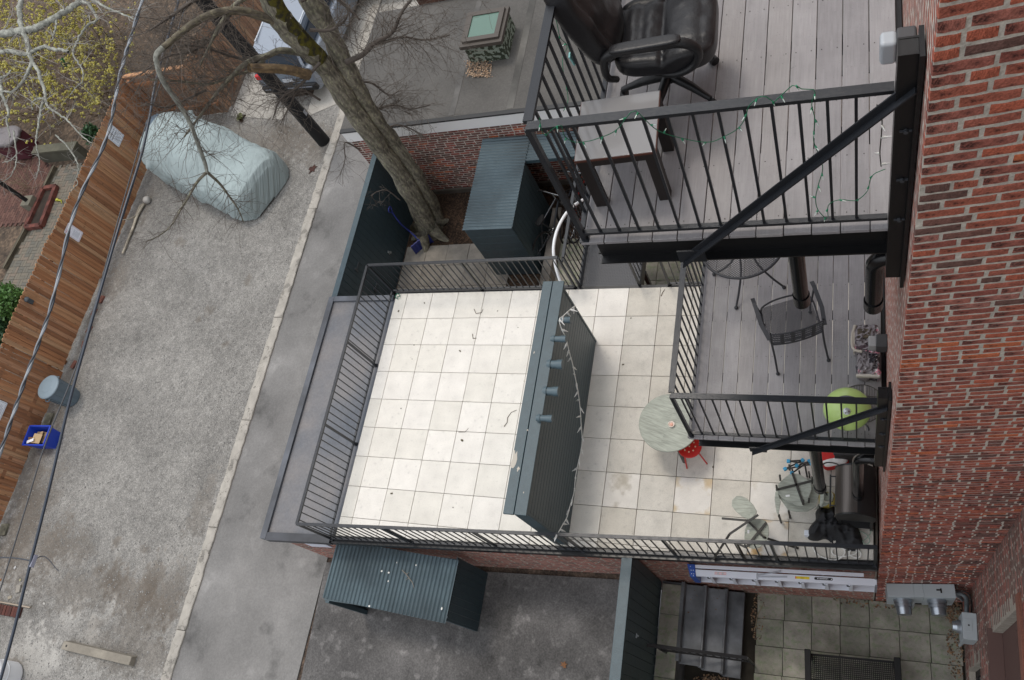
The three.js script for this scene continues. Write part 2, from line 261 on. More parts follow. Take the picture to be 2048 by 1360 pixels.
// bricks laid on a wall face. o: start (x,z), d: along, n: outward; the `parts` that show largest are separate meshes
function brickFace(parent, o, d, n, L, y0, y1, { parts = 0, holes = [], tone = () => null, course = .0677, len = .203, headerEvery = 0, rough = .0035, flat = .0025 } = {}) {
  const list = [], rows = Math.floor((y1 - y0) / course), J = .0175;
  for (let r = 0; r < rows; r++) {
    const y = y0 + (r + .5) * course; let s = -(r % 2 ? len * .5 + rr(-.02, .02) : rr(0, .015));
    let headers = headerEvery && r % headerEvery === 3;
    while (s < L - .02) {
      let l = (headers ? .095 : rnd() < .05 ? .095 : len) + rr(-.006, .006), a = Math.max(s, 0), b = Math.min(s + l, L); s += l + J + rr(-.002, .003);
      if (b - a < .03) continue;
      if (holes.some(h => b > h[0] && a < h[1] && y + course / 2 > h[2] && y - course / 2 < h[3])) continue;
      const proud = flat + rnd() * rough, c = v(o[0] + d[0] * (a + b) / 2 + n[0] * proud, y + rr(-.0015, .0015), o[1] + d[1] * (a + b) / 2 + n[1] * proud);
      list.push({ c, l: b - a, s: (a + b) / 2, y, dist: c.distanceTo(CAM) });
    }
  }
  const basis = new THREE.Matrix4().makeBasis(v(d[0], 0, d[1]), v(0, 1, 0), v(n[0], 0, n[1]));
  const flip = v(d[0], 0, d[1]).cross(v(0, 1, 0)).dot(v(n[0], 0, n[1])) < 0;
  const q = new THREE.Quaternion().setFromRotationMatrix(flip ? new THREE.Matrix4().makeBasis(v(-d[0], 0, -d[1]), v(0, 1, 0), v(n[0], 0, n[1])) : basis);
  list.sort((a, b) => a.dist - b.dist);
  const rest = [], m4 = new THREE.Matrix4(), vis = p => { const w = p.clone().sub(CAM), f = w.dot(FWD); if (f <= 0) return false; const x = 1024 + FOCAL * w.dot(RIGHT) / f, y = 680 + FOCAL * w.dot(DOWN) / f; return x > -30 && x < 2080 && y > -30 && y < 1390; };
  let done = 0;
  for (const b of list) {
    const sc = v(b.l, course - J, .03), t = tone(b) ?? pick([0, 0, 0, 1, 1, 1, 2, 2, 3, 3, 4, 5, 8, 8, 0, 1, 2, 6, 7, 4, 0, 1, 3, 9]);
    if (done < parts && vis(b.c)) { done++; const me = part('brick', brickGeo[Math.floor(rnd() * 4)], brickMats[t], parent); me.position.copy(b.c); me.quaternion.copy(q); me.scale.copy(sc); }
    else rest.push([b.c, sc, t, rr(.82, 1.1) * 1.65, Math.floor(rnd() * 4)]);
  }
  if (rest.length) {
    const nv = brickGeo[0].attributes.position.count, P = new Float32Array(rest.length * nv * 3), N = P.slice(), C = P.slice(), U = new Float32Array(rest.length * nv * 2), w = v(0, 0, 0), ns = brickGeo.map(g => { const o2 = g.attributes.normal.clone(); for (let i = 0; i < nv; i++) { w.fromBufferAttribute(o2, i).applyQuaternion(q); o2.setXYZ(i, w.x, w.y, w.z); } return o2; });
    rest.forEach(([c, sc, t, k, gi], j) => { const g = brickGeo[gi], p = g.attributes.position, u = g.attributes.uv, o2 = rnd(); for (let i = 0; i < nv; i++) { w.fromBufferAttribute(p, i).multiply(sc).applyQuaternion(q).add(c); const z = (j * nv + i) * 3; P[z] = w.x; P[z + 1] = w.y; P[z + 2] = w.z; N[z] = ns[gi].getX(i); N[z + 1] = ns[gi].getY(i); N[z + 2] = ns[gi].getZ(i); for (let e = 0; e < 3; e++) C[z + e] = TONES[t][e] * k; U[(j * nv + i) * 2] = u.getX(i) + o2; U[(j * nv + i) * 2 + 1] = u.getY(i) + o2 * 3; } });
    const g = new THREE.BufferGeometry(); g.setAttribute('position', new THREE.BufferAttribute(P, 3)); g.setAttribute('normal', new THREE.BufferAttribute(N, 3)); g.setAttribute('color', new THREE.BufferAttribute(C, 3)); g.setAttribute('uv', new THREE.BufferAttribute(U, 2));
    part('brickwork', g, brickStuffM, parent).userData.kind = 'stuff';
  }
}

const steelM = mat(0x0f1012, .34, { metalness: .0, bumpMap: T.fine, bumpScale: .0006 });
const railM = mat(0x24272c, .3, { metalness: .1, bumpMap: T.fine, bumpScale: .0005 });
const slatePaint = mat(0x4c636c, .42, { map: T.speck, bumpMap: T.fine, bumpScale: .0015 }), greenWood = slatePaint, greenSide = slatePaint;

// ---------------------------------------------------------------- tall brick building on the right
const RX = 1.42, WC = [0.245, -2.297], DW = [Math.cos(.10088), -Math.sin(.10088)], NW = [Math.sin(.10088), Math.cos(.10088)];
{
  const b = thing('brick_building', 'tall red brick building with a corner beside the stacked balconies', 'building');
  const zr = WC[1] + DW[1] * (RX + .2 - WC[0]) / DW[0];
  part('wall', boxUV(prism([WC, [RX + .2, zr], [RX + .2, 9], [9, 9], [9, -16], [WC[0], -16]], -1.3, 17.6), 1), mortarM, b);
  const roof = part('roof', slab(.1, 9.1, 17.6, 17.8, -16.1, 9.1), mat(0x55534f, .9), b);
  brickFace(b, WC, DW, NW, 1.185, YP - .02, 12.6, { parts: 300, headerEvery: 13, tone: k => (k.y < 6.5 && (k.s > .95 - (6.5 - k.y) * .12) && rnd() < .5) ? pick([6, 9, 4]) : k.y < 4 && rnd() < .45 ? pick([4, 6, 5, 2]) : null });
  brickFace(b, [WC[0], -2.31], [0, -1], [-1, 0], 8.5, YP, 12.6, { flat: .0001, rough: .0004, tone: () => pick([0, 1, 2, 5, 8, 5]) });
  // the return wall with its two windows: skin around the openings
  const up = [-1.62, -.35, 1.86, 3.72], lo = [-1.42, -.7, -.62, .62], z0 = -2.43, z1 = 7;
  const skin = [[z0, lo[0], -1.1, 17.5], [lo[0], up[0] - 1e-3, 0, 0], [lo[0], lo[1], lo[3], up[2]], [lo[0], lo[1], -1.1, lo[2]], [lo[1], up[1], -1.1, up[2]], [up[1], z1, -1.1, 17.5], [lo[0], up[1], up[3], 17.5]];
  skin[0][1] = up[0]; skin[1] = [up[0], lo[0], -1.1, up[2]];
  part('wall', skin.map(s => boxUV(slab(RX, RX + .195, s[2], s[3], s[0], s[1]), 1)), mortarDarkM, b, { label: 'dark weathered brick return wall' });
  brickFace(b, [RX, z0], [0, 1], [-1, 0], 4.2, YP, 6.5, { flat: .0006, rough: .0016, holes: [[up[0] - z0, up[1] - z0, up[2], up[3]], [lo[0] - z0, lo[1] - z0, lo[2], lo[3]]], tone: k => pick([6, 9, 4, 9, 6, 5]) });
  const brown = mat(0x5d4640, .75), glass = mat(0x10151c, .08, { metalness: .0 }), salmon = mat(0xa06a58, .9, { map: T.speck });
  const w1 = part('window', [slab(RX + .1, RX + .16, up[2] + .03, up[2] + .95, up[0], up[1]), slab(RX + .1, RX + .16, up[3] - .08, up[3], up[0], up[1]), slab(RX + .1, RX + .16, up[2] + .95, up[3] - .08, up[0], up[0] + .09), slab(RX + .1, RX + .16, up[2] + .95, up[3] - .08, up[1] - .09, up[1])], brown, b, { label: 'brown panelled window above the meter box' });
  part('pane', slab(RX + .12, RX + .13, up[2] + .95, up[3] - .08, up[0] + .09, up[1] - .09), glass, w1);
  part('sill', boxUV(rslab(RX - .05, RX + .1, up[2] - .03, up[2] + .03, up[0] - .04, up[1] + .04), 1), brown, w1);
  part('lintel', boxUV(rslab(RX - .03, RX + .02, up[3] + .04, up[3] + .2, up[0] - .1, up[1] + .1), 1), salmon, b);
  const w2 = part('window', [slab(RX + .08, RX + .14, lo[2], lo[2] + .08, lo[0], lo[1]), slab(RX + .08, RX + .14, lo[3] - .08, lo[3], lo[0], lo[1]), slab(RX + .08, RX + .14, lo[2], lo[3], lo[0], lo[0] + .07), slab(RX + .08, RX + .14, lo[2], lo[3], lo[1] - .07, lo[1])], mat(0x2b2724, .7), b, { label: 'low dark basement window' });
  part('pane', slab(RX + .1, RX + .11, lo[2] + .08, lo[3] - .08, lo[0] + .07, lo[1] - .07), glass, w2);
}

// ---------------------------------------------------------------- brick garage carrying the roof terrace
const garage = thing('brick_garage', 'low brick garage carrying the white tiled roof terrace', 'building');
{
  part('wall', boxUV(prism([[-8.98, -6.17], [.225, -6.17], [.225, SOUTH(.225) - .06], [-8.98, SOUTH(-8.98) - .06]], -1.3, 1.78), 1), mortarDarkM, garage);
  const th = Math.atan(.0541), d = [Math.cos(th), -Math.sin(th)], n = [Math.sin(th), Math.cos(th)];
  brickFace(garage, [-8.98, SOUTH(-8.98) - .06], d, n, 9.2, YP, 1.72, { flat: .0003, rough: .001, tone: k => pick([0, 2, 4, 5, 8, 6, 4]) });
  brickFace(garage, [-8.98, -6.17], [0, 1], [-1, 0], 4.35, 0, 1.72, { tone: () => pick([0, 1, 2, 4]) });
  brickFace(garage, [.1, -6.17], [-1, 0], [0, -1], 9, 0, 1.72, { tone: () => pick([0, 2, 4]) });
  // steel edge under the railing, membrane roof strip and flashing on the alley side
  const edge = (x0, x1, off0, off1, y0, y1) => prism([[x0, SOUTH(x0) - off1], [x1, SOUTH(x1) - off1], [x1, SOUTH(x1) - off0], [x0, SOUTH(x0) - off0]], y0, y1);
  part('edge_beam', [edge(-7.72, .22, -.04, .2, 1.74, 1.862), slab(-7.72, .2, 1.74, 1.885, -6.29, -6.235)], steelM, garage);
  const memTex = texture(512, 512, (u, w) => { const a = fbm(u, w, 3, 5, 301), k = 114 + 54 * (a - .5) + 18 * (fbm(u, w, 100, 2, 302) - .5), t = (a - .5) * .22; return [k * (.97 + t), k * (.99 + t * .2), k * (1.03 - t * .7)]; });
  const mem = mat(0xdcdcde, .4, { map: memTex, bumpMap: T.coarse, bumpScale: .006 });
  part('membrane_roof', boxUV(prism([[-9.0, -6.15], [-7.6, -6.15], [-7.6, SOUTH(-7.6) - .02], [-9.0, SOUTH(-9) - .02]], 1.78, 1.86), .45), mem, garage);
  const fl = mat(0x62666e, .5, { map: T.blotch, bumpMap: T.fine, bumpScale: .001 });
  part('flashing', boxUV(slab(-9.06, -8.95, 1.76, 1.905, -6.2, SOUTH(-9) + .03), .6), fl, garage);
  part('flashing', boxUV(slab(-8.95, -7.68, 1.76, 1.9, -6.21, -6.11), .6), fl, garage);
  part('flashing', boxUV(edge(-8.95, -7.72, -.05, .08, 1.76, 1.9), .6), mat(0x484b52, .5, { map: T.blotch }), garage);
  // pale speckled pavers, 0.505 m grid
  const tileTex = [0, 1, 2].map(k => texture(512, 512, (u, w) => { const sp = vn(u, w, 200, 310 + k), sp2 = vn(u, w, 90, 315 + k), b = fbm(u, w, 3, 5, 320 + k), st = fbm(u, w, 9, 4, 330 + k); let c = 234 + 24 * (b - .5); if (sp > .82) c -= (sp - .82) * 210; if (sp2 > .84) c -= (sp2 - .84) * 160; if (st > .66) c -= (st - .66) * 70; return [c, c * .99, c * .966]; }));
  const worn = [0, 1].map(k => texture(512, 512, (u, w) => { const sp = vn(u, w, 180, 410 + k), s2 = vn(u, w, 70, 412 + k), b = fbm(u, w, 3, 5, 414 + k), d = fbm(u, w, 8, 5, 417 + k); let c = 224 + 30 * (b - .5); if (sp > .7) c -= (sp - .7) * 150; if (s2 > .84) c -= (s2 - .84) * 150; if (d > .6) c -= (d - .6) * 60; return [c, c * .988, c * .962]; })), wornM = worn.flatMap(t => [0xf0eee9, 0xe9e6df].map(c => mat(c, .92, { map: t, bumpMap: T.fine, bumpScale: .002 })));
  const tileM = [0, 1, 2].flatMap(k => [0xf3f1ed, 0xf0eee9, 0xf6f4f1].map(c => mat(c, .9, { map: tileTex[k], bumpMap: T.fine, bumpScale: .002 })));
  const stained = [[-.86, -2.62, [196, 160, 110]], [-2.0, -3.0, [208, 190, 160]], [-1.15, -2.9, [205, 198, 186]], [-3.35, -2.9, [190, 186, 178]]].map(([x, z, c], q) => [x, z, mat(0xf3f1ed, .9, { map: texture(256, 256, (u, w) => { const n = fbm(u, w, 6, 4, 340 + q), r = Math.hypot(u - .45, w - .55) + (n - .5) * .6, f = Math.max(0, Math.min(1, (.34 - r) * 3.4)) * .85, sp = vn(u, w, 110, 345); let k = 232 + 20 * (n - .5) - (sp > .82 ? (sp - .82) * 200 : 0); return [k + (c[0] - k) * f, k * .99 + (c[1] - k) * f, k * .972 + (c[2] - k) * f]; }), bumpMap: T.fine, bumpScale: .002 })]);
  const G = .505, J = .007, bed = part('paver_bed', prism([[-7.62, -6.22], [.2, -6.22], [.2, SOUTH(.2) - .06], [-7.62, SOUTH(-7.62) - .1]], 1.78, 1.845), mat(0x2e2d2b, 1), garage);
  const full = [0, 1, 2].map(k => boxUV(rbox(G - J, .05, G - J, .004, 1), 1.9, rnd(), rnd()));
  for (let i = -2; i < 15; i++) for (let k = -1; k < 8; k++) {
    const x0 = Math.max(-6.892 + i * G, -7.63), x1 = Math.min(x0 === -7.63 ? -6.892 + (i + 1) * G : -6.892 + (i + 1) * G, .2); if (x1 - x0 < .05) continue;
    const z0 = -5.73 + k * G, z1 = z0 + G, sz = x => SOUTH(x) - .07, sm = stained.find(q => q[0] > x0 && q[0] < x1 && q[1] > z0 && q[1] < z1), m = sm ? sm[2] : pick(x0 > -3.8 ? wornM : tileM);
    if (x1 - x0 > G - .01 && z1 < sz(x1)) { const me = part('paver', pick(full), m, garage); me.position.set((x0 + x1) / 2, YT - .025 + rr(-.0012, .0012), (z0 + z1) / 2); me.rotation.y = Math.floor(rnd() * 4) * Math.PI / 2; continue; }
    const a = Math.min(z1, sz(x0)), c = Math.min(z1, sz(x1)); if (a - z0 < .04 && c - z0 < .04) continue;
    const h = J / 2; part('paver', boxUV(prism([[x0 + h, z0 + h], [x1 - h, z0 + h], [x1 - h, Math.max(c - h, z0 + .03)], [x0 + h, Math.max(a - h, z0 + .03)]], YT - .05, YT, .003), 1.9, rnd(), rnd()), m, garage);
  }
}

// ---------------------------------------------------------------- steel railings
const balGeo = {};
function baluster(parent, x, y0, y1, z, w = .014, m = railM, name = 'baluster') { const h = +(y1 - y0).toFixed(3), g = balGeo[h + '_' + w] ??= box(w, h, w); const me = part(name, g, m, parent); me.position.set(x, (y0 + y1) / 2, z); return me; }
function railRun(parent, a, b, { y, h = 1.0, pitch = .115, topW = .045, topH = .03, bottom = .07, posts = [], skip = 0 }) {
  const d = b.clone().sub(a), L = d.length(), u = d.clone().normalize(), at = s => a.clone().addScaledVector(u, s);
  const lift = (p, yy) => v(p.x, yy, p.z);
  part('top_rail', bar(lift(a, y + h), lift(b, y + h), topW, topH), railM, parent);
  part('bottom_rail', bar(lift(a, y + bottom), lift(b, y + bottom), .03, .022), railM, parent);
  for (let s = pitch; s < L - .04; s += pitch) { const p = at(s); if (!posts.some(q => Math.abs(q - s) < .045)) baluster(parent, p.x, y + bottom + .01, y + h - topH / 2, p.z); }
  for (const s of posts) { const p = at(s); baluster(parent, p.x, y - .06, y + h - topH / 2, p.z, .032, railM, 'post'); part('post_foot', box(.06, .02, .06, p.x, y - .005, p.z), railM, parent); }
}
{
  const r = thing('terrace_railing', 'dark steel railing around the white tiled roof terrace', 'railing');
  const sw = v(-7.70, 0, SOUTH(-7.7) - .02), se = v(.2, 0, SOUTH(.2) - .02), nw = v(-7.70, 0, -6.27), ne = v(-4.27, 0, -6.27);
  railRun(r, nw, sw, { y: YT - .02, h: .97, posts: [0, 1.43, 2.86, sw.z - nw.z] });
  railRun(r, sw, se, { y: YT - .04, h: 1.0, posts: [1.45, 2.85, 4.15, 5.45, 6.75, se.x - sw.x] });
  railRun(r, nw, ne, { y: YT - .02, h: .97, posts: [1.75, ne.x - nw.x] });
  railRun(r, v(-2.72, 0, -6.27), v(.2, 0, -6.27), { y: YT - .02, h: .97, posts: [0, 1.5] });
}

// ---------------------------------------------------------------- privacy wall across the terrace
{
  const w = thing('privacy_wall', 'slate green boarded privacy wall with flat cap across the roof terrace', 'wall');
  const zN = -5.3, zS = SOUTH(-3.9) - .1, top = 3.73;
  const paintTex = texture(512, 512, (u, q) => { const n = fbm(u, q, 5, 5, 351), k = 236 + 22 * (n - .5) + 12 * (fbm(u, q, 90, 2, 352) - .5); return [k, k, k]; });
  const wallSide = slatePaint, cap = slatePaint;
  part('core', slab(-3.96, -3.80, YT + .004, top - .03, zN + .02, zS - .02), greenSide, w);
  const nb = 18, bh = (top - .03 - YT) / nb;
  for (let i = 0; i < nb; i++) for (const [x, s] of [[-3.80, 1], [-3.96, -1]]) { const y0 = YT + .006 + i * bh; part('siding_board', boxUV(rslab(Math.min(x, x + s * .016), Math.max(x, x + s * .016), y0, y0 + bh - .005, zN + .03, zS - .03, .004), 2, rnd(), rnd()), wallSide, w); }
  for (const z of [zN + .01, zS - .01]) part('end_board', rslab(-3.985, -3.775, YT + .004, top - .032, z - .018, z + .018), greenWood, w);
  for (const [x0, x1] of [[-4.055, -3.915], [-3.905, -3.745]]) part('cap_board', boxUV(rslab(x0, x1, top - .03, top + .008, zN - .05, zS + .05, .005), 2), cap, w);
  const chips = [[1028, 918, .035, .12], [1049, 762, .012, .04], [1078, 600, .012, .012], [1055, 860, .01, .012], [1036, 938, .02, .03], [1068, 705, .01, .02], [1047, 985, .008, .01]];
  for (const [px, py, rx, rz] of chips) { const p = atY(px, py, top + .01), sh = []; for (let k = 0; k < 14; k++) { const a = k / 14 * 6.283, q = rr(.5, 1.25); sh.push([p.x + Math.cos(a) * rx * q, p.z + Math.sin(a) * rz * q]); } part('paint_chip', prism(sh, top + .0082, top + .0098), mat(0xb9b3a8, .95), w); }
  const ventM = mat(0x4f6169, .45, { bumpMap: T.fine, bumpScale: .001 });
  for (const [px, py, r] of [[1131, 640, .04], [1122, 678, .04], [1115, 729, .055], [1107, 783, .055], [1094, 837, .04]]) {
    const p = atX(px, py, -3.66);
    part('vent_pipe', [cyl(v(-3.8, p.y, p.z), v(-3.60, p.y, p.z), r, r, 16), cyl(v(-3.66, p.y, p.z), v(-3.585, p.y, p.z), r * 1.18, r * 1.18, 16), cyl(v(-3.775, p.y, p.z), v(-3.745, p.y, p.z), r * 1.25, r * 1.25, 16)], ventM, w);
  }
}

// ---------------------------------------------------------------- two balconies
const deckTex = texture(512, 1024, (u, w) => { const g = fbm(u * 1, w * .06, 128, 2, 371), l = fbm(u, w, 6, 4, 372), sp = vn(u, w, 150, 373); let k = 172 + 16 * (g - .5) + 22 * (l - .5); if (sp > .93) k -= 40 * (sp - .93) * 14; return [k, k * .99, k * .993]; });
const deckMats = [0xe4e3e4, 0xdddcdd, 0xd6d5d7, 0xe2e0df].map(c => mat(c, .78, { map: deckTex, bumpMap: T.fine, bumpScale: .0015 }));
function balcony(label, Y, x0, x1, zf, zb, group) {
  const b = thing('steel_balcony', label, 'balcony', v(0, 0, 0), group);
  const pitch = .1445, n = Math.round((x1 - x0) / pitch), w = (x1 - x0) / n;
  for (let i = 0; i < n; i++) { const cut = zf - rr(.9, 2.6), xa = x0 + i * w + .0025, xb = x0 + (i + 1) * w - .0025; 
    part('deck_board', boxUV(rslab(xa, xb, Y - .025, Y + rr(-.0008, .0008), zb, zf + rr(-.003, .003), .003), 1, rnd(), rnd()), pick(deckMats), b); }
  // screw heads along the joists
  const sc = []; for (let i = 0; i < n; i++) for (const z of [zf - .12, zf - .5, zf - .9, zf - 1.3, zf - 1.7]) for (const k of [.2, .8]) sc.push(new THREE.CylinderGeometry(.0035, .0035, .002, 6).translate(x0 + (i + k) * w, Y + .0012, z));
  const scr = part('deck_screws', sc, mat(0x3d3b3a, .6), b); scr.userData.kind = 'stuff';
  // steel frame: front channel, side channels, joists
  const yb = Y - .027, ch = .25;
  const chan = (a, c, out) => [bar(a, c, .012, ch), bar(a.clone().add(v(0, ch / 2 - .006, 0)).addScaledVector(out, .03), c.clone().add(v(0, ch / 2 - .006, 0)).addScaledVector(out, .03), .06, .012), bar(a.clone().add(v(0, -ch / 2 + .006, 0)).addScaledVector(out, .03), c.clone().add(v(0, -ch / 2 + .006, 0)).addScaledVector(out, .03), .06, .012)];
  const fr = [...chan(v(x0 + .06, yb - ch / 2, zf - .075), v(x1 - .02, yb - ch / 2, zf - .075), v(0, 0, 1))];
  part('front_beam', fr, steelM, b);
  part('side_beam', chan(v(x0 + .09, yb - ch / 2, zf - .09), v(x0 + .09, yb - ch / 2, zb), v(-1, 0, 0)), steelM, b);
  part('side_beam', slab(.19, .238, yb - ch, yb, zb, zf - .1), steelM, b);
  for (const z of [zf - .7, zf - 1.4, zf - 2.1]) part('joist', slab(x0 + .1, .19, yb - .12, yb, z - .025, z + .025), steelM, b);
  // wall column with its brace
  const cz = zf + .0;
  part('wall_column', [slab(.142, .150, Y - .44, Y + 1.32, cz - .05, cz + .045), slab(.150, .236, Y - .44, Y + 1.32, cz + .035, cz + .045), slab(.150, .236, Y - .44, Y + 1.32, cz - .05, cz - .04), slab(.218, .238, Y - .52, Y + 1.33, cz - .09, cz + .07), slab(.143, .217, Y + 1.312, Y + 1.318, cz - .039, cz + .034)], steelM, b);
  for (const y of [.16, .5, .86]) part('anchor_bolt', [cyl(v(.19, Y + y, cz + .045), v(.19, Y + y, cz + .06), .011, .011, 6), box(.05, .006, .012, .19, Y + y, cz + .048)], mat(0x4a4d52, .5, { metalness: .4 }), b);
  part('brace', [bar(v(.215, Y + 1.13, cz + .055), v(-.96, Y - .2, cz + .055), .045, .008), bar(v(.215, Y + 1.15, cz + .035), v(-.96, Y - .18, cz + .035), .008, .045), box(.16, .12, .01, -.9, Y - .13, cz + .04)], railM, b);
  // railing
  const r = sub('railing', b); const rx = x0 + .025, rz = zf - .035;
  railRun(r, v(rx, 0, rz), v(.14, 0, rz), { y: Y, h: 1.05, topW: .052, topH: .022, pitch: .117, posts: [0], bottom: .065 });
  railRun(r, v(rx, 0, rz - .03), v(rx, 0, zb), { y: Y, h: 1.05, topW: .052, topH: .022, pitch: .117, bottom: .065 });
  return b;
}
balcony('upper steel balcony with the black leather office chair on its grey deck', D1, -1.555, .205, -2.57, -6.2);
balcony('lower steel balcony with the mesh patio table and green kettle grill', D2, -1.56, .205, -2.645, -6.2);

// ---------------------------------------------------------------- sunken patio, steps, yard fence
const pavTex = texture(512, 512, (u, w) => { const b = fbm(u, w, 4, 5, 401), s = fbm(u, w, 14, 4, 402), f = fbm(u, w, 150, 2, 403); let k = 160 + 60 * (b - .5) + 20 * (f - .5); const g = Math.max(0, s - .5) * 1.5; return [k * (1 - g * .3), k * (.99 - g * .1), k * (.95 - g * .35)]; });
const pavM = [0xeae8df, 0xdfdfd3, 0xd6d5cc, 0xf0ece4].map(c => mat(c, .92, { map: pavTex, bumpMap: T.fine, bumpScale: .003 }));
{
  const p = new THREE.Group(); p.name = numbered('patio'); p.userData.kind = 'structure'; scene.add(p);
  part('soil_bed', boxUV(slab(-2.95, 1.6, YP - .2, YP - .035, -2.6, 7), .7), mat(0x3c372e, 1, { map: T.blotch }), p);
  const G = .41, J = .007, ang = .036, full = [0, 1, 2].map(() => boxUV(rbox(G - J, .04, G - J, .005, 1), 1.6, rnd(), rnd()));
  for (let i = -2; i < 6; i++) for (let k = 0; k < 8; k++) {
    const lx = -1.072 + (i + .5) * G, lz = -2.262 + (k + .5) * G, x = lx, z = lz - (lx + .66) * ang;
    if (x - G / 2 < -1.55 || x > RX) continue;
    if (x + G / 2 > RX - .01) { part('paver', boxUV(slab(x - G / 2 + J, RX - .012, YP - .04, YP, z - G / 2 + J, z + G / 2 - J), 1.6), pick(pavM), p); continue; }
    const me = part('paver', pick(full), pick(pavM), p); me.position.set(x, YP - .02 + rr(-.003, .003), z); me.rotation.y = ang + rr(-.008, .008);
  }
  // leaf litter in the corners of the patio
  const lit = [], lc = [[.24, .13, .07], [.14, .09, .06], [.3, .2, .12], [.1, .08, .06]];
  const strew = (cx, cz, rx, rz, n, y) => { for (let i = 0; i < n; i++) { const a = rr(0, 6.283), q = Math.sqrt(rnd()), s = rr(.008, .03), c = pick(lc); const g = new THREE.PlaneGeometry(s, s * rr(.4, 1.2), 1, 1).rotateX(-Math.PI / 2 + rr(-.5, .5)).rotateY(rr(0, 6.3)).translate(cx + Math.cos(a) * q * rx, y + rr(.004, .022), cz + Math.sin(a) * q * rz); lit.push(tint(g, ...c)); } };
  strew(-1.46, -1.85, .11, .38, 260, YP - .02); strew(1.28, -2.28, .13, .2, 260, YP); strew(1.3, -1.7, .12, .4, 200, YP); strew(.1, -2.25, .5, .08, 90, YP); strew(-2.05, -.75, .35, .14, 260, YP - .02); strew(-2.4, -1.9, .1, .25, 50, -.4); strew(-2.05, -1.95, .08, .2, 60, -.6);
  const L = part('leaf_litter', merge(lit), mat(0xffffff, .95, { vertexColors: true, side: THREE.DoubleSide })); L.userData = { kind: 'stuff', label: 'brown leaf litter gathered along the patio walls and steps', category: 'leaves' };
  solo('dry_twig', 'pale dry twig lying in the litter below the slate steps', 'twig', limb([v(-1.5, YP + .02, -1.62), v(-1.47, YP + .04, -1.85), v(-1.38, YP + .05, -2.05)], [.008, .006, .003], 5), mat(0x9a8a70, .9));
}
{
  const st = thing('stone_steps', 'three dark slate steps down from the green fence to the sunken patio', 'steps');
  const slate = mat(0x85898e, .7, { map: T.blotch, bumpMap: T.coarse, bumpScale: .004 }), riser = slate;
  const X = [atY(1363, 1170, -.2).x, atY(1407, 1170, -.38).x, atY(1449, 1172, -.58).x, atY(1487, 1177, -.78).x], Y = [-.38, -.58, -.78];
  const zf = [-.93, -.9, -.87];
  for (let i = 0; i < 3; i++) { const zs = SOUTH(X[i]) - .03; part('riser', boxUV(slab(X[i] - .0, X[i] + .05, Y[i] - .25, Y[i] + .19, zs, zf[i] - .02), 1), riser, st); part('tread', boxUV(rslab(X[i] + .02, X[i + 1] + .025, Y[i] - .05, Y[i], zs, zf[i], .008), .8, rnd(), rnd()), slate, st); }
  part('riser', boxUV(slab(X[3] - .03, X[3] + .005, YP - .05, Y[2] - .05, SOUTH(X[3]) - .03, -.9), 1), riser, st);
  part('landing', boxUV(slab(-2.86, X[0], -1.2, -.245, SOUTH(-2.8) - .03, 3), 1), riser, st);
  for (let k = 0; k < 6; k++) part('landing_paver', boxUV(rslab(-2.845, X[0] + .012, -.245, -.2 + rr(-.004, .004), -2.06 + k * .46, -2.06 + (k + 1) * .46 - .008), 1.6, rnd(), rnd()), pick(pavM), st);
  const r = thing('stair_railing', 'low black handrail with short pickets beside the slate steps', 'railing');
  const a = atY(1294, 1290, .62), b = atY(1494, 1316, -.12), ms = mat(0x2a2b2d, .5);
  part('top_rail', bar(a, b, .05, .02), ms, r); const a2 = a.clone().add(v(.1, -.5, 0)), b2 = b.clone().add(v(0, -.55, 0)); part('bottom_rail', bar(a2, b2, .025, .02), ms, r);
  for (let k = 0; k < 11; k++) { const t = .1 + k * .085, p = a.clone().lerp(b, t), q = a2.clone().lerp(b2, t); part('picket', bar(q, p, .012), ms, r); }
  part('post', bar(v(b.x, YP, b.z), b, .03), ms, r); part('post', bar(v(a.x + .12, -.2, a.z), a.clone().lerp(b, .085), .03), ms, r);
}
function boardFence(name, label, a, b, y0, y1, { w = .14, th = .1, capW = .15, sideM = greenSide, capM = greenWood, faces = [1, -1] } = {}) {
  const L = a.distanceTo(b), f = thing(name, label, 'fence', a, undefined, Math.atan2(b.x - a.x, b.z - a.z));
  part('frame', slab(-th / 2 + .02, th / 2 - .02, y0, y1 - .03, 0, L), sideM, f);
  const n = Math.round(L / w), g = boxUV(rbox(.018, y1 - .034 - y0, L / n - .005, .003, 1), 2);
  for (const s of faces) for (let i = 0; i < n; i++) { const me = part('board', g, sideM, f); me.position.set(s * (th / 2 - .009), (y0 + y1 - .034) / 2, (i + .5) * L / n); }
  part('cap_board', boxUV(rslab(-capW / 2, capW / 2, y1 - .032, y1, -.01, L + .01), 2), capM, f);
  return f;
}
const yardFence = boardFence('yard_fence', 'dark green boarded fence between the asphalt yard and the sunken patio', v(-2.93, 0, SOUTH(-2.93) - .03), v(-2.86, 0, 4.5), -.3, 1.85, { capW: .15 });
part('gate_latch', [box(.012, .04, .06, .066, 1.15, 1.0), cyl(v(.06, 1.16, 1.0), v(.1, 1.16, 1.0), .014)], mat(0xb8bcc0, .35, { metalness: .8 }), yardFence);
const alleyFence = boardFence('alley_fence', 'dark green boarded fence along the alley behind the tree trunk', v(-9.02, 0, -9.75), v(-9.02, 0, -6.22), 0, 1.82, { capW: .12 });
for (const [px, py] of [[715, 533], [752, 573]]) { const p = atX(px, py, -8.955); part('strap_hinge', [box(.012, .03, .2, .062, p.y, p.z + 9.75), box(.014, .12, .04, .063, p.y, p.z + 9.75 + .08)], mat(0x4d5458, .5), alleyFence); }
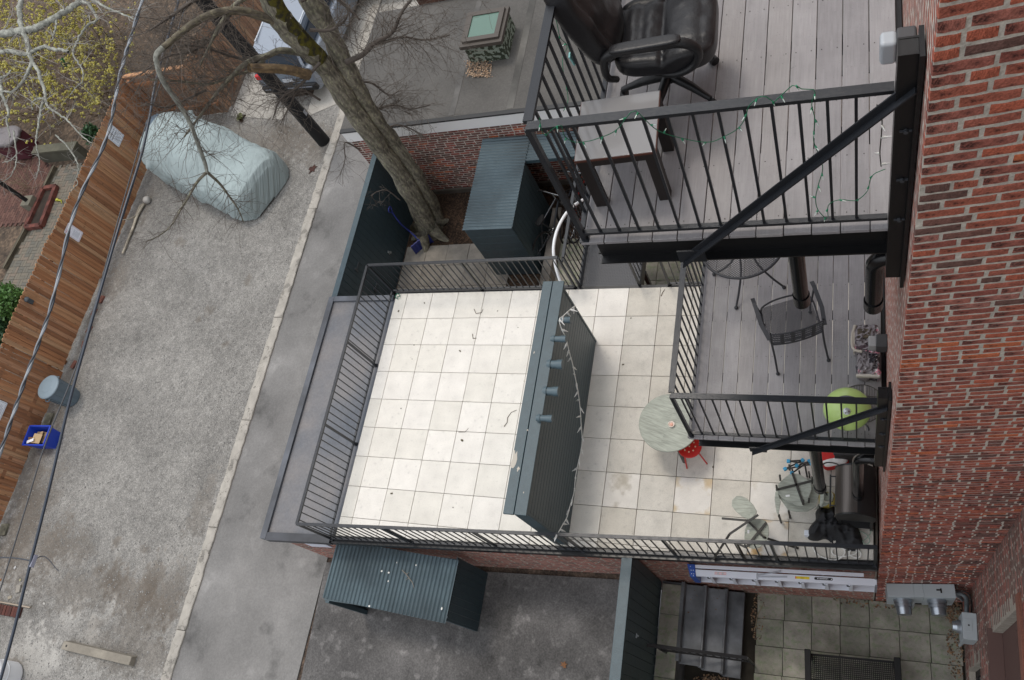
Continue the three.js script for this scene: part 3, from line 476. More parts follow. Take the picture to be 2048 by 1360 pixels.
{ const p = atX(778, 505, -8.955); part('gate_knob', [cyl(v(.058, p.y, p.z + 9.75), v(.11, p.y, p.z + 9.75), .02, .028, 12), box(.01, .09, .045, .06, p.y, p.z + 9.75)], mat(0xc4c8ca, .3, { metalness: .85 }), alleyFence); }

// ---------------------------------------------------------------- corrugated sheds
const tinM = mat(0x5a6d75, .48, { map: T.blotch, metalness: .1, bumpMap: T.fine, bumpScale: .0008 });
const tinSideM = slatePaint;
function corrugated(W, L, pitch, amp) { // waves along x, ridges run along z, centred
  const nx = Math.round(W / pitch) * 8, g = new THREE.PlaneGeometry(W, L, nx, 1).rotateX(-Math.PI / 2), p = g.attributes.position;
  for (let i = 0; i < p.count; i++) p.setY(i, amp * Math.sin((p.getX(i) + W / 2) / pitch * 2 * Math.PI));
  g.computeVertexNormals(); const lo = g.clone().translate(0, -.006, 0); return merge([boxUV(g, .4, .2, .3), boxUV(lo, .4), slab(-W / 2, W / 2, -.012, -.003, L / 2 - .006, L / 2)]);
}
{
  const s = thing('lean_to_shed', 'open sided shed with slate blue corrugated roof against the garage south wall', 'shed', v(-6.85, 0, 0));
  const hw = 1.12, zN = SOUTH(-6.85) - .03, zS = -.91;
  part('roof', corrugated(hw * 2 + .02, .94, .071, .013).rotateX(.06).rotateY(-.05).translate(0, 1.31, (zN + zS) / 2), tinM, s);
  const bd = (n, x) => { for (let i = 0; i < n; i++) { const z0 = zN + .02 + i * (zS - .06 - zN) / n; part('side_board', boxUV(rslab(x - .012, x + .012, 0.01, 1.265, z0, z0 + (zS - .06 - zN) / n - .005), 2), tinSideM, s); } };
  bd(8, hw - .03); bd(8, -hw + .03);
  for (const x of [-hw + .06, hw - .06]) part('post', slab(x - .035, x + .035, 0.01, 1.26, zS - .08, zS - .01), tinSideM, s);
  part('fascia', slab(-hw, hw, 1.2, 1.27, zS - .07, zS - .045), greenWood, s); part('back_rail', slab(-hw, hw, 1.2, 1.28, zN + .05, zN + .09), tinSideM, s);
  for (const [px, py] of [[794, 1125], [763, 1142], [777, 1145], [738, 1212], [883, 1217], [832, 1130], [776, 1162]]) { const p = atY(px, py, 1.335); solo('bird_dropping', 'small white dropping splashed on the corrugated shed roof', 'dropping', new THREE.SphereGeometry(1, 8, 5).scale(rr(.012, .02), .003, rr(.012, .03)), mat(0xd9d9d4, .9), { pos: v(p.x, 1.327, p.z), group: 'droppings on the shed roof' }); }
  const tw = [[804, 1140], [812, 1148], [818, 1156], [825, 1165], [828, 1176]].map(([x, y]) => atY(x, y, 1.345)); solo('dry_twig', 'thin crooked twig lying on the corrugated shed roof', 'twig', [limb(tw, [.008, .007, .007, .006, .003], 5), limb([tw[1], tw[1].clone().add(v(.06, .01, -.03))], [.005, .002], 4), limb([tw[2], tw[2].clone().add(v(-.05, .01, .04))], [.005, .002], 4)], mat(0x8f877c, .9));
}
{
  const s = thing('bike_shed', 'slate blue shed with corrugated L shaped roof against the neighbouring garage', 'shed');
  const x0 = -6.7, x1 = -5.72, zN = -9.72, zS = -7.63, H = 1.68, xe = -4.7, zi = -9.12;
  part('roof', corrugated(zS - zN, x1 - x0, .07, .013).rotateY(Math.PI / 2).rotateZ(-.03).translate((x0 + x1) / 2, H + .02, (zS + zN) / 2), tinM, s);
  part('roof', corrugated(zi - zN, xe - x1, .07, .013).rotateY(Math.PI / 2).translate((x1 + xe) / 2 + .003, H - .005, (zi + zN) / 2), tinM, s);
  const nS = 7, hb = (H - .03) / nS; for (let i = 0; i < nS; i++) part('front_board', boxUV(rslab(x0 + .02, x1 - .01, .02 + i * hb, .02 + (i + 1) * hb - .005, zS - .045, zS - .02), 2), slatePaint, s);
  const nE = 12, we = (zS - .06 - zi) / nE; for (let i = 0; i < nE; i++) part('side_board', boxUV(rslab(x1 - .04, x1 - .018, .02, H - .02, zi + i * we, zi + (i + 1) * we - .005), 2), tinSideM, s);
  for (let i = 0; i < 12; i++) { const w = (zS - .06 - zN) / 12; part('side_board', boxUV(rslab(x0 + .02, x0 + .042, .02, H - .02, zN + i * w, zN + (i + 1) * w - .005), 2), tinSideM, s); }
  part('post', slab(xe - .06, xe, 0, H - .02, zi - .06, zi), tinSideM, s); part('fascia', slab(x1 - .015, xe, H - .1, H - .018, zi - .03, zi - .004), greenWood, s);
  // lawn-edge timber and planter by the shed
  solo('timber_sleeper', 'grey weathered timber sleeper lying beside the bicycles', 'timber', boxUV(rslab(-5.62, -5.42, .02, .3, -9.0, -6.5, .02), 1), mat(0x9a938a, .95, { map: T.blotch, bumpMap: T.coarse, bumpScale: .01 }));
}

// ---------------------------------------------------------------- neighbouring garage
{
  const b = thing('neighbour_garage', 'neighbouring brick garage with flat grey membrane roof', 'building');
  const xw = -9.62, xe = 0.2, zs = -9.8, zn = -13.0, H = 2.12;
  part('wall', boxUV(slab(xw + .03, xe, -.2, H, zn, zs), 1), mat(0xf0ebe6, .97, { map: mortarTex }), b);
  brickFace(b, [xw + .03, zs], [1, 0], [0, 1], 6.2, .12, H, { parts: 300, tone: k => rnd() < .05 ? 7 : (Math.abs(k.s - 1.0) < .7 && Math.abs(k.y - .9) < .25 && rnd() < .4) ? pick([7, 3]) : pick([4, 6, 2, 6, 6, 9, 4, 9]) });
  brickFace(b, [xw + .03, zs], [0, -1], [-1, 0], 3.2, .02, H, { tone: () => pick([4, 6, 2]) });
  part('footing', boxUV(rslab(xw, xe, -.1, .13, zs - .02, zs + .05), 1), mat(0x87817a, .95, { map: T.conc }), b);
  part('fascia', slab(xw, xe, H - .13, H + .15, zs + .006, zs + .05), mat(0xf0f0ee, .6), b);
  part('drip_edge', slab(xw - .02, xe, H + .15, H + .185, zs - .03, zs + .062), mat(0x2a2b2c, .6), b);
  const rt = texture(512, 1024, (u, w) => { const a = fbm(u, w, 4, 5, 421), k = 98 + 36 * (a - .5) + 16 * (fbm(u, w, 140, 2, 422) - .5); return [k, k * .985, k * .965]; });
  const rm = mat(0xdedcd8, .82, { map: rt, bumpMap: T.coarse, bumpScale: .006 });
  const strips = [[xw - .03, -8.2], [-8.2, -7.15], [-7.15, -5.95], [-5.95, -4.6], [-4.6, -3], [-3, xe]];
  strips.forEach(([p, q], i) => part('roof_sheet', boxUV(rslab(p - (i ? .06 : 0), q, H + .155 + i * .003, H + .172 + i * .003, zn, zs - .032, .003), .3, rnd(), rnd()), rm, b));
  part('seam', boxUV(slab(-7.2, -7.08, H + .18, H + .183, zn, zs - .05), .6), mat(0x6a6865, .8, { map: T.blotch }), b); part('seam', boxUV(slab(-6.0, -5.86, H + .184, H + .187, zn, zs - .05), .6), mat(0x76746f, .8, { map: T.blotch }), b);
  part('parapet', boxUV(slab(-8.6, xe, H + .15, H + .35, zn - .2, zn + .0), 1), mat(0x6b4a3c, .9, { map: T.blotch }), b, { label: 'brown timber edge at the far side of the roof' });
  // skylight
  const k = sub('skylight', b), Y = H + .17, x0 = -7.02, x1 = -6.14, z1 = -11.08, z0 = -11.95;
  const curbT = texture(256, 256, (u, w) => { const n = fbm(u, w, 16, 4, 431); return n > .52 ? [205, 214, 205] : [58 + n * 60, 66 + n * 60, 56 + n * 40]; });
  part('curb', boxUV(prism([[x0 + .06, z0 + .05], [x1 - .04, z0 + .05], [x1 - .04, z1 - .02], [x0 + .06, z1 - .02]], Y, Y + .42), 1.2), mat(0xa8ada6, .9, { map: curbT }), k);
  part('frame', [rslab(x0, x1, Y + .42, Y + .5, z1 - .1, z1 + .02), rslab(x0, x1, Y + .42, Y + .5, z0, z0 + .1), rslab(x0, x0 + .1, Y + .42, Y + .5, z0 + .1, z1 - .1), rslab(x1 - .1, x1, Y + .42, Y + .5, z0 + .1, z1 - .1), rslab(x0 + .06, x1 - .06, Y + .5, Y + .55, z1 - .16, z1 - .06), rslab(x0 + .06, x1 - .06, Y + .5, Y + .55, z0 + .06, z0 + .16), rslab(x0 + .06, x0 + .16, Y + .5, Y + .55, z0 + .16, z1 - .16), rslab(x1 - .16, x1 - .06, Y + .5, Y + .55, z0 + .16, z1 - .16)], mat(0x4c4640, .6), k);
  part('pane', slab(x0 + .12, x1 - .12, Y + .515, Y + .53, z0 + .12, z1 - .12), mat(0x5d786c, .12), k);
  const lf = []; for (let i = 0; i < 420; i++) { const p = atY(955 + rr(-18, 26) + rr(-6, 6), 138 + rr(-14, 18), Y); const t = (p.x + 7) * .2; const s = rr(.012, .035); lf.push(tint(new THREE.PlaneGeometry(s, s * .7).rotateX(-Math.PI / 2 + rr(-.6, .6)).rotateY(rr(0, 6)).translate(p.x, Y + rr(.015, .06), p.z), ...pick([[.36, .24, .15], [.45, .33, .23], [.25, .16, .1]]))); }
  const L = part('leaf_drift', merge(lf), mat(0xffffff, .95, { vertexColors: true, side: THREE.DoubleSide })); L.userData = { kind: 'stuff', label: 'drift of dry tan leaves against the skylight curb', category: 'leaves' };
}

// ---------------------------------------------------------------- courtyard between the garages
{
  const c = new THREE.Group(); c.name = numbered('courtyard'); c.userData.kind = 'structure'; scene.add(c);
  const mulch = texture(512, 512, (u, w) => { const n = fbm(u, w, 40, 3, 441), k = 46 + 90 * (n - .4); return [k * 1.25, k, k * .8]; });
  part('soil', boxUV(slab(-8.96, .2, -.1, .004, -9.75, -6.15), 1), mat(0xd8d0c8, 1, { map: mulch, bumpMap: T.coarse, bumpScale: .02 }), c);
  const G = .5, J = .008, gs = [0, 1, 2].map(() => boxUV(rbox(G - J, .04, G - J, .005, 1), 1.3, rnd(), rnd())), pm = [0xd2cdc6, 0xc6c1ba, 0xdbd7d0].map(k => mat(k, .92, { map: T.conc, bumpMap: T.fine, bumpScale: .003 }));
  for (let i = 0; i < 17; i++) for (let k = 0; k < 4; k++) { const x = -8.68 + i * G, z = -8.17 + k * G; if (x > -6.72 + .1 && x < -5.4) continue; const green = x > -5.4; const me = part('paver', pick(gs), green ? pick(pavM) : pick(pm), c); me.position.set(x, .012 + rr(-.003, .003), z); }
}
// steel landing with plate floor, its side railings, curved white pipe
{
  const b = thing('steel_landing', 'chequer plate steel landing bridging off the north edge of the terrace', 'landing');
  const plate = grey(256, 256, (u, w) => { const a = (u * 16) % 1, c = (w * 16) % 1, od = (Math.floor(u * 16) + Math.floor(w * 16)) % 2; const dx = a - .5, dz = c - .5, p = od ? dx + dz : dx - dz, q = od ? dx - dz : dx + dz; return Math.abs(p) < .5 && Math.abs(q) < .14 ? 255 : 60; }, { srgb: false });
  const x0 = -4.18, x1 = -3.22, zS = -6.29, zN = -8.2, ms = mat(0x3a3d40, .5);
  part('plate', boxUV(slab(x0, x1, YT - .05, YT - .03, zN, zS), 2.2), mat(0x46474a, .45, { metalness: .3, bumpMap: plate, bumpScale: .008 }), b);
  part('side_channel', slab(x0 - .03, x0, YT - .22, YT - .01, zN, zS), ms, b); part('side_channel', slab(x1, x1 + .03, YT - .22, YT - .01, zN, zS), ms, b);
  for (const x of [x0 - .01, x1 + .01]) for (const z of [zN + .05, zS - .35]) part('leg', slab(x - .03, x + .03, 0, YT - .22, z - .03, z + .03), ms, b);
  const r = sub('railing', b); railRun(r, v(x0 - .015, 0, zS), v(x0 - .015, 0, zN), { y: YT - .03, h: .95, posts: [0, 1.8] }); railRun(r, v(x1 + .015, 0, zS), v(x1 + .015, 0, zN), { y: YT - .03, h: .95, posts: [0, 1.8] });
  const pts = [[1124, 572, 2.3], [1112, 535, 2.55], [1107, 500, 2.68], [1112, 468, 2.72], [1124, 440, 2.72], [1140, 418, 2.68], [1160, 403, 2.6], [1185, 390, 2.5]].map(([x, y, Y]) => atY(x, y, Y));
  solo('white_pipe', 'curved white plastic pipe beside the steel landing railing', 'pipe', tube(pts, .026, 10, 60), mat(0xe4e6e8, .4));
  const gp = [atY(1138, 425, 2.5), atY(1124, 525, 2.0)]; part('hand_post', cyl(gp[1], gp[0], .017), ms, b);
}

// ---------------------------------------------------------------- soft shapes
function cushion(w, h, d, p = 5, disp, n = 24) {
  const g = new THREE.BoxGeometry(2, 2, 2, n, Math.max(6, n / 2 | 0), n), a = g.attributes.position;
  for (let i = 0; i < a.count; i++) { let x = a.getX(i), y = a.getY(i), z = a.getZ(i); const s = 1 / Math.pow(Math.abs(x) ** p + Math.abs(y) ** p + Math.abs(z) ** p, 1 / p); x *= s; y *= s; z *= s; let q = [x * w / 2, y * h / 2, z * d / 2]; if (disp) q = disp(q, x, y, z); a.setXYZ(i, ...q); }
  const m = clean(g); const k = m.attributes.position, map = new Map(), acc = []; m.computeVertexNormals(); // smooth normals by position
  const N = m.attributes.normal, key = i => `${k.getX(i).toFixed(4)},${k.getY(i).toFixed(4)},${k.getZ(i).toFixed(4)}`;
  for (let i = 0; i < k.count; i++) { const kk = key(i); let v0 = map.get(kk); if (!v0) map.set(kk, v0 = v(0, 0, 0)); v0.add(v(N.getX(i), N.getY(i), N.getZ(i))); }
  for (let i = 0; i < k.count; i++) { const v0 = map.get(key(i)).clone().normalize(); N.setXYZ(i, v0.x, v0.y, v0.z); }
  return boxUV(m, 2);
}
const leatherBump = grey(512, 512, (u, w) => 255 * (.5 * fbm(u, w, 64, 3, 501) + .5 * Math.abs(fbm(u, w, 10, 4, 502) - .5) * 2), { srgb: false });
const leather = new THREE.MeshPhysicalMaterial({ color: 0x1b1b1e, roughness: .4, bumpMap: leatherBump, bumpScale: .0016, sheen: .15 });
const blackPlastic = mat(0x1a1b1d, .42, { bumpMap: T.fine, bumpScale: .0006 });
{
  const c = thing('office_chair', 'black padded leather office chair on the upper balcony', 'chair', v(-1.09, D1, -3.68), undefined, .04);
  const legs = []; for (let k = 0; k < 5; k++) { const a = k / 5 * 6.283 + .62, e = v(Math.cos(a) * .31, .085, Math.sin(a) * .31); const leg = part('leg', [limb([v(Math.cos(a) * .03, .15, Math.sin(a) * .03), v(Math.cos(a) * .18, .125, Math.sin(a) * .18), e], [.034, .027, .018], 8)], blackPlastic, c); part('caster', [cyl(v(e.x - Math.sin(a) * .028, .03, e.z + Math.cos(a) * .028), v(e.x + Math.sin(a) * .028, .03, e.z - Math.cos(a) * .028), .029, .029, 14), cyl(v(e.x, .04, e.z), v(e.x, .09, e.z), .012)], blackPlastic, leg); }
  part('gas_column', [cyl(v(0, .1, 0), v(0, .25, 0), .032, .032, 14), cyl(v(0, .25, 0), v(0, .4, 0), .02, .02, 14)], blackPlastic, c);
  part('seat_plate', rbox(.28, .04, .24, .01, 2, 0, .405, 0), blackPlastic, c);
  const wr = (x, z) => .006 * (vn(x * .9 + .5, z * .9 + .5, 22, 511) - .5);
  part('seat', cushion(.6, .15, .58, 4.5, ([x, y, z], a, b, e) => { let q = y; if (b > .2) { const seam = Math.exp(-(((x - .0) / .018) ** 2)) * .022, roll = x > .02 ? .03 * Math.sin(Math.min(1, (x - .02) / .2) * 2.4) : .006 * Math.sin(x * 62) * (Math.abs(z) < .2 ? 1 : .2); q += roll - seam - .012 * Math.exp(-((Math.abs(z) - .2) ** 2) / .0006) + wr(x, z) * 1.1; } return [x, q, z * (1 - .07 * Math.max(0, -a))]; }, 44).translate(.05, .5, 0), leather, c);
  const back = cushion(.18, .72, .58, 4, ([x, y, z], a, b, e) => { let q = x; if (a > .2) { q += .02 * Math.cos(y * 26) * .35 - .016 * Math.exp(-((Math.abs(z) - .19) ** 2) / .0006) + .008 * Math.cos(z * 22) + wr(y, z) * 1.2; } return [q, y, z * (1 - .12 * Math.max(0, b))]; }, 40).rotateZ(.3).translate(-.35, .86, 0);
  part('backrest', back, leather, c);
  for (const s of [-1, 1]) {
    const z = s * .3, pts = [v(-.24, .43, z * .8), v(-.27, .52, z), v(-.25, .66, z), v(-.2, .695, z), v(.02, .7, z), v(.2, .685, z), v(.265, .62, z), v(.24, .52, z), v(.13, .45, z * .97), v(.0, .425, z * .8)];
    const [P, R] = smooth(pts, [.02, .022, .024, .028, .03, .03, .026, .022, .02, .018], 5); const g = limb(P, R, 10);
    part('armrest', g.translate(0, 0, 0).scale(1, 1, 1), blackPlastic, c);
    part('arm_pad', cushion(.4, .035, .075, 4, null, 12).translate(-.01, .722, z), leather, c);
  }
}
{
  const t = thing('side_table', 'square dark brown side table with chunky legs on the upper balcony', 'table', v(-1.265, D1, -3.05), undefined, .04);
  const lamSkySheen = mat(0x8c8b8b, .12, { bumpMap: T.coarse, bumpScale: .0003 }), wood = mat(0x2f2724, .6, { map: T.speck }), hx = .232, hz = .215;  // brown laminate top: sky reflection painted in as a pale grey base colour
  part('table_top', rslab(-hx, hx, .445, .468, -hz, hz, .003), lamSkySheen, t); part('edge_band', [slab(-hx - .002, hx + .002, .448, .464, hz - .001, hz + .003), slab(-hx - .003, -hx + .001, .448, .464, -hz, hz), slab(hx - .001, hx + .003, .448, .464, -hz, hz)], mat(0x5a3327, .7), t);
  for (const sx of [-1, 1]) for (const sz of [-1, 1]) part('leg', rbox(.068, .445, .068, .003, 1, sx * (hx - .036), .2225, sz * (hz - .036)), wood, t);
  for (const s of [-1, 1]) { part('apron', box(hx * 2 - .14, .055, .02, 0, .415, s * (hz - .02)), wood, t); part('apron', box(.02, .055, hz * 2 - .14, s * (hx - .02), .415, 0), wood, t); }
}
// green fairy lights wound on the upper railing
function fairy(label, runs, wireM, bulbM, r, bulbEvery, socketM, name = 'string_lights') {
  const t = thing(name, label, 'string lights'); const wires = [], sockets = [], bulbs = [];
  for (const pts of runs) {
    const c = new THREE.CatmullRomCurve3(pts, false, 'centripetal'), L = c.getLength(); wires.push(new THREE.TubeGeometry(c, Math.ceil(L / .025), r, 5));
    for (let s = bulbEvery * .5; s < L; s += bulbEvery * rr(.8, 1.2)) { const p = c.getPointAt(s / L), d = v(rr(-.5, .5), rr(-.9, .3), rr(-.2, .9)).normalize(); sockets.push(cyl(p, p.clone().addScaledVector(d, r * 7), r * 1.9, r * 2.2, 6)); bulbs.push([p.clone().addScaledVector(d, r * 7), d]); }
  }
  part('wire', wires, wireM, t); part('sockets', sockets, socketM ?? wireM, t).userData.kind = 'stuff';
  for (const [p, d] of bulbs) part('bulb', cyl(p, p.clone().addScaledVector(d, r * 9), r * 1.5, r * .6, 6), bulbM, t);
  return t;
}
{
  const A = (l, ox, oy, f) => l.map(([x, y]) => f(ox + x / 2.72, oy + y / 2.72)), fz = (x, y) => atZ(x, y, -2.578), fx = (x, y) => atX(x, y, -1.552);
  fairy('green wired fairy lights wound along the upper balcony railing', [
    A([[85, 640], [92, 690], [112, 738], [150, 705], [200, 680], [222, 742], [270, 772], [350, 768], [410, 750], [480, 722], [520, 690], [545, 655], [600, 602], [660, 652], [700, 690], [740, 716], [800, 737], [880, 757], [950, 770], [1020, 772], [1090, 742], [1160, 702], [1205, 640], [1225, 575], [1300, 522], [1360, 556]], 1048, 0, fz),
    A([[0, 556], [60, 500], [110, 462], [150, 484], [222, 490], [205, 560], [222, 650], [215, 760], [242, 840], [265, 910], [240, 1010], [226, 1090], [245, 1150], [290, 1188], [300, 1110], [360, 1086], [440, 1092], [500, 1050], [540, 950], [605, 920]], 1548, 0, fz),
    A([[160, 60], [180, 130], [195, 200], [235, 250], [210, 320], [215, 400], [225, 450], [240, 540], [215, 605]], 1048, 0, fx)],
    mat(0x1f6a4a, .5), mat(0xd9e6de, .15), .0022, .1, mat(0x2b8560, .5));
  fairy('short string of white bulbs hanging behind the upper balcony brace', [A([[560, 570], [586, 640], [585, 720], [576, 830], [583, 905]], 1548, 0, (x, y) => atZ(x, y, -2.66))], mat(0x39372f, .6), mat(0xe8e8e4, .3), .003, .1, mat(0xd8d8d2, .4));
}
// lamp and down pipes on the wall
{
  const t = thing('wall_lamp', 'white fronted bulkhead lamp on the wall above the upper balcony', 'lamp'), p = atZ(1775, 96, -3.02);
  part('housing', rslab(p.x + .035, .243, p.y - .075, p.y + .075, -3.07, -2.97, .012), mat(0x4a4a4c, .6), t); part('lens', rslab(p.x - .035, p.x + .04, p.y - .07, p.y + .07, -3.065, -2.975, .02), mat(0xb4babf, .2), t);
  const q = atY(1762, 686, D2 + .4), u = thing('wall_lamp', 'dark grey bulkhead lamp on the wall above the charcoal bags', 'lamp');
  part('housing', rslab(.15, .243, q.y - .07, q.y + .06, q.z - .065, q.z + .065, .008), mat(0x3f3f40, .6), u); part('lens', rslab(.085, .155, q.y - .06, q.y + .05, q.z - .055, q.z + .055, .012), mat(0x9c9c9c, .3), u);
  const pvc = mat(0x0e0f12, .22, { bumpMap: T.fine, bumpScale: .0004 });
  const downpipe = (label, x, z, y0, y1, r) => { const g = thing('drain_pipe', label, 'pipe'); part('pipe', cyl(v(x, y0, z), v(x, y1, z), r, r, 20), pvc, g); part('coupling', cyl(v(x, y0, z), v(x, y0 + .11, z), r * 1.13, r * 1.13, 20), pvc, g); part('outlet', cyl(v(x, y0 - .002, z), v(x, y0 + .006, z), r * .9, r * .9, 20), mat(0x060606, .9), g); return g; };
  downpipe('straight black drain pipe hanging under the upper balcony', -.345, -2.71, 7.98, D1 - .04, .048);
  downpipe('straight black drain pipe hanging under the lower balcony', -.405, -2.8, 3.2, D2 - .04, .062);
  const elbow = (label, x, z, yt, y0, r) => { const g = thing('drain_pipe', label, 'pipe'), R = r * 2; const pts = [v(.24, yt, z)]; for (let k = 0; k <= 8; k++) { const a = k / 8 * Math.PI / 2; pts.push(v(x + R - Math.sin(a) * R, yt - R + Math.cos(a) * R, z)); } pts.push(v(x, y0, z)); const path = new THREE.CurvePath(); for (let i = 0; i < pts.length - 1; i++) path.add(new THREE.LineCurve3(pts[i], pts[i + 1])); 
    const [P2, R2] = [pts, pts.map(() => r)]; part('elbow_pipe', limb(P2, R2, 20), pvc, g); part('coupling', cyl(v(x, y0, z), v(x, y0 + .1, z), r * 1.14, r * 1.14, 20), pvc, g); part('coupling', cyl(v(x + R + .002, yt, z), v(x + R + .05, yt, z), r * 1.12, r * 1.12, 20), pvc, g); const gr = []; for (let k = -3; k <= 3; k++) { gr.push(box(.003, .004, r * 1.9 * Math.sqrt(1 - (k / 4) ** 2), x + k * r * .25, y0 - .001, z), box(r * 1.9 * Math.sqrt(1 - (k / 4) ** 2), .004, .003, x, y0 - .0015, z + k * r * .25)); } part('grating', gr, mat(0x6c6e70, .5, { metalness: .5 }), g); part('wall_collar', cyl(v(.2, yt, z), v(.243, yt, z), r * 1.05, r * 1.05, 16), mat(0xcfd0d0, .7), g); };
  elbow('black elbow drain pipe turning down from the wall below the upper balcony', .09, -2.72, 8.52, 7.88, .052);
  elbow('black elbow drain pipe turning down from the wall beside the barbecue', 0, -2.84, 4.3, 2.85, .056);
}

// ---------------------------------------------------------------- lower balcony furniture
const ironM = mat(0x333438, .55, { bumpMap: T.fine, bumpScale: .0006 });
function meshDisc(r, pitch, y, w = .0035, hole = 0) { const l = []; for (const a of [.62, -.62]) for (let o = -r; o <= r; o += pitch) { const h = Math.sqrt(Math.max(0, r * r - o * o)); if (h > .02) l.push(box(h * 2, w, w, 0, y, o).rotateY(a)); } return l; }
{
  const t = thing('mesh_table', 'round black iron mesh table on the lower balcony', 'table', v(-1.06, D2, -4.45));
  part('mesh_top', meshDisc(.4, .0165, .72), ironM, t); part('rim', new THREE.TorusGeometry(.405, .014, 8, 56).rotateX(Math.PI / 2).translate(0, .72, 0), ironM, t);
  for (const a of [-.35, 1.75, 3.0, 4.4]) { const d = v(Math.cos(a), 0, -Math.sin(a)).multiplyScalar(1), e = k => v(d.x * k, 0, d.z * k); part('leg', [tube([e(.05).setY(.7), e(.09).setY(.55), e(.13).setY(.36), e(.25).setY(.16), e(.37).setY(.03)], .011, 8, 24), ball(.022, d.x * .375, .018, d.z * .375, 8)], ironM, t); }
  part('hub', new THREE.TorusGeometry(.06, .01, 6, 20).rotateX(Math.PI / 2).translate(0, .69, 0), ironM, t);
}
{
  const c = thing('mesh_armchair', 'black iron mesh armchair facing the mesh table on the lower balcony', 'chair', v(-.6, D2, -3.74), undefined, .31);
  const sw = .235, f = -.21, b = .2, y = .42, l = [];
  for (const s of [1, -1]) for (let o = -.5; o < .5; o += .0135) { // diagonal strands clipped to the seat
    const pts = []; for (const [x, z] of [[-sw, o * s * 1 + -sw * s * .0 - 0]]) { } const k = .8 * s; let x0 = -sw, x1 = sw; const z = x => o + k * x; const lo = Math.min((f - o) / k, (b - o) / k), hi = Math.max((f - o) / k, (b - o) / k); x0 = Math.max(x0, lo); x1 = Math.min(x1, hi); if (x1 - x0 > .02) l.push(bar(v(x0, y, z(x0)), v(x1, y, z(x1)), .003)); }
  part('mesh_seat', l, ironM, c);
  part('seat_frame', [tube([v(-sw, y, b), v(-sw, y, f + .02), v(-sw * .6, y + .006, f - .03), v(0, y + .008, f - .045), v(sw * .6, y + .006, f - .03), v(sw, y, f + .02), v(sw, y, b)], .009, 6, 40), tube([v(-sw, y, b), v(sw, y, b)], .009, 6, 4)], ironM, c);
  for (const s of [-1, 1]) {
    part('leg', [tube([v(s * sw, .85, b + .1), v(s * sw, .55, b + .03), v(s * sw, .3, b + .06), v(s * (sw + .01), .02, b + .13)], .01, 6, 20), ball(.02, s * (sw + .01), .018, b + .13, 8)], ironM, c);
    part('leg', [tube([v(s * sw, .42, f + .03), v(s * sw, .2, f + .01), v(s * sw, .02, f - .02)], .01, 6, 14), ball(.02, s * sw, .018, f - .02, 8)], ironM, c);
    const x = s * (sw + .045); part('armrest', [bar(v(x - s * .03, .66, b + .06), v(x, .655, b - .12), .038, .01), bar(v(x, .655, b - .12), v(x, .64, f + .04), .038, .01), bar(v(x, .64, f + .04), v(x, .6, f - .03), .038, .01), cyl(v(s * sw, y, f + .08), v(x, .64, f + .05), .009)], ironM, c);
  }
  const bk = []; const cx = (x, k) => b + .04 + k * .07 - .05 * (1 - (x / sw) ** 2) * -1 * .6; for (let k = 0; k <= 5; k++) { const yy = .5 + k * .07; bk.push(tube([-1, -.5, 0, .5, 1].map(q => v(q * sw, yy, cx(q * sw, k / 5))), k % 5 ? .0055 : .009, 6, 20)); }
  part('back_bars', bk, ironM, c); for (const q of [-.6, -.2, .2, .6]) part('back_slat', bar(v(q * sw, .5, cx(q * sw, 0)), v(q * sw, .85, cx(q * sw, 1)), .034, .006, v(0, 0, 1)), ironM, c);
}
{
  const p = atY(1694, 818, D2 + .27), k = thing('kettle_grill', 'small lime green kettle grill on the lower balcony', 'grill', v(p.x, D2, p.z));
  const lime = new THREE.MeshPhysicalMaterial({ color: 0xc2e084, roughness: .3, clearcoat: .4 });
  part('lid', lathe([[.2, .27], [.205, .275], [.2, .3], [.185, .335], [.155, .372], [.11, .4], [.055, .415], [0, .42]], 40), lime, k); part('bowl', lathe([[0, .09], [.08, .1], [.145, .14], [.185, .2], [.198, .262], [.2, .268]], 40), lime, k);
  part('rim', new THREE.TorusGeometry(.2, .006, 6, 40).rotateX(Math.PI / 2).translate(0, .27, 0), lime, k);
  part('lid_handle', tube([v(-.07, .405, -.03), v(-.06, .45, -.035), v(0, .47, -.04), v(.07, .45, -.03), v(.085, .4, -.015)], .012, 8, 20), mat(0x55585c, .5), k);
  const vent = part('vent_cap', lathe([[0, .012], [.028, .01], [.034, 0]], 20).rotateX(.32).translate(.0, .405, .075), mat(0xc6cacc, .35, { metalness: .6 }), k); for (let i = 0; i < 3; i++) { const a = i * 2.09; part('vent_hole', cyl(v(Math.cos(a) * .017, .412, .078 + Math.sin(a) * .017), v(Math.cos(a) * .017, .4185, .078 + Math.sin(a) * .017), .0055), mat(0x5a3522, .8), vent); }
  for (let i = 0; i < 3; i++) { const a = i * 2.09 + .5; part('leg', tube([v(Math.cos(a) * .1, .12, Math.sin(a) * .1), v(Math.cos(a) * .19, .1, Math.sin(a) * .19), v(Math.cos(a) * .21, .01, Math.sin(a) * .21)], .008, 6, 14), mat(0x6d7073, .4, { metalness: .6 }), k); }
  const q = atY(1728, 805, D2 + .03), g = [], R = .19; for (let o = -R + .015; o < R; o += .022) { const h = Math.sqrt(R * R - o * o); g.push(cyl(v(o, 0, -h), v(o, 0, h), .002, .002, 5)); } g.push(new THREE.TorusGeometry(R, .0035, 5, 40).rotateX(Math.PI / 2), cyl(v(-.17, .004, .05), v(.17, .004, .05), .003, .003, 5), cyl(v(-.17, .004, -.07), v(.17, .004, -.07), .003, .003, 5));
  solo('grill_grate', 'round wire grill grate lying behind the green kettle grill', 'grate', g, mat(0x6a6560, .45, { metalness: .6 }), { pos: v(Math.min(q.x, .03), D2 + .006, q.z) });
}
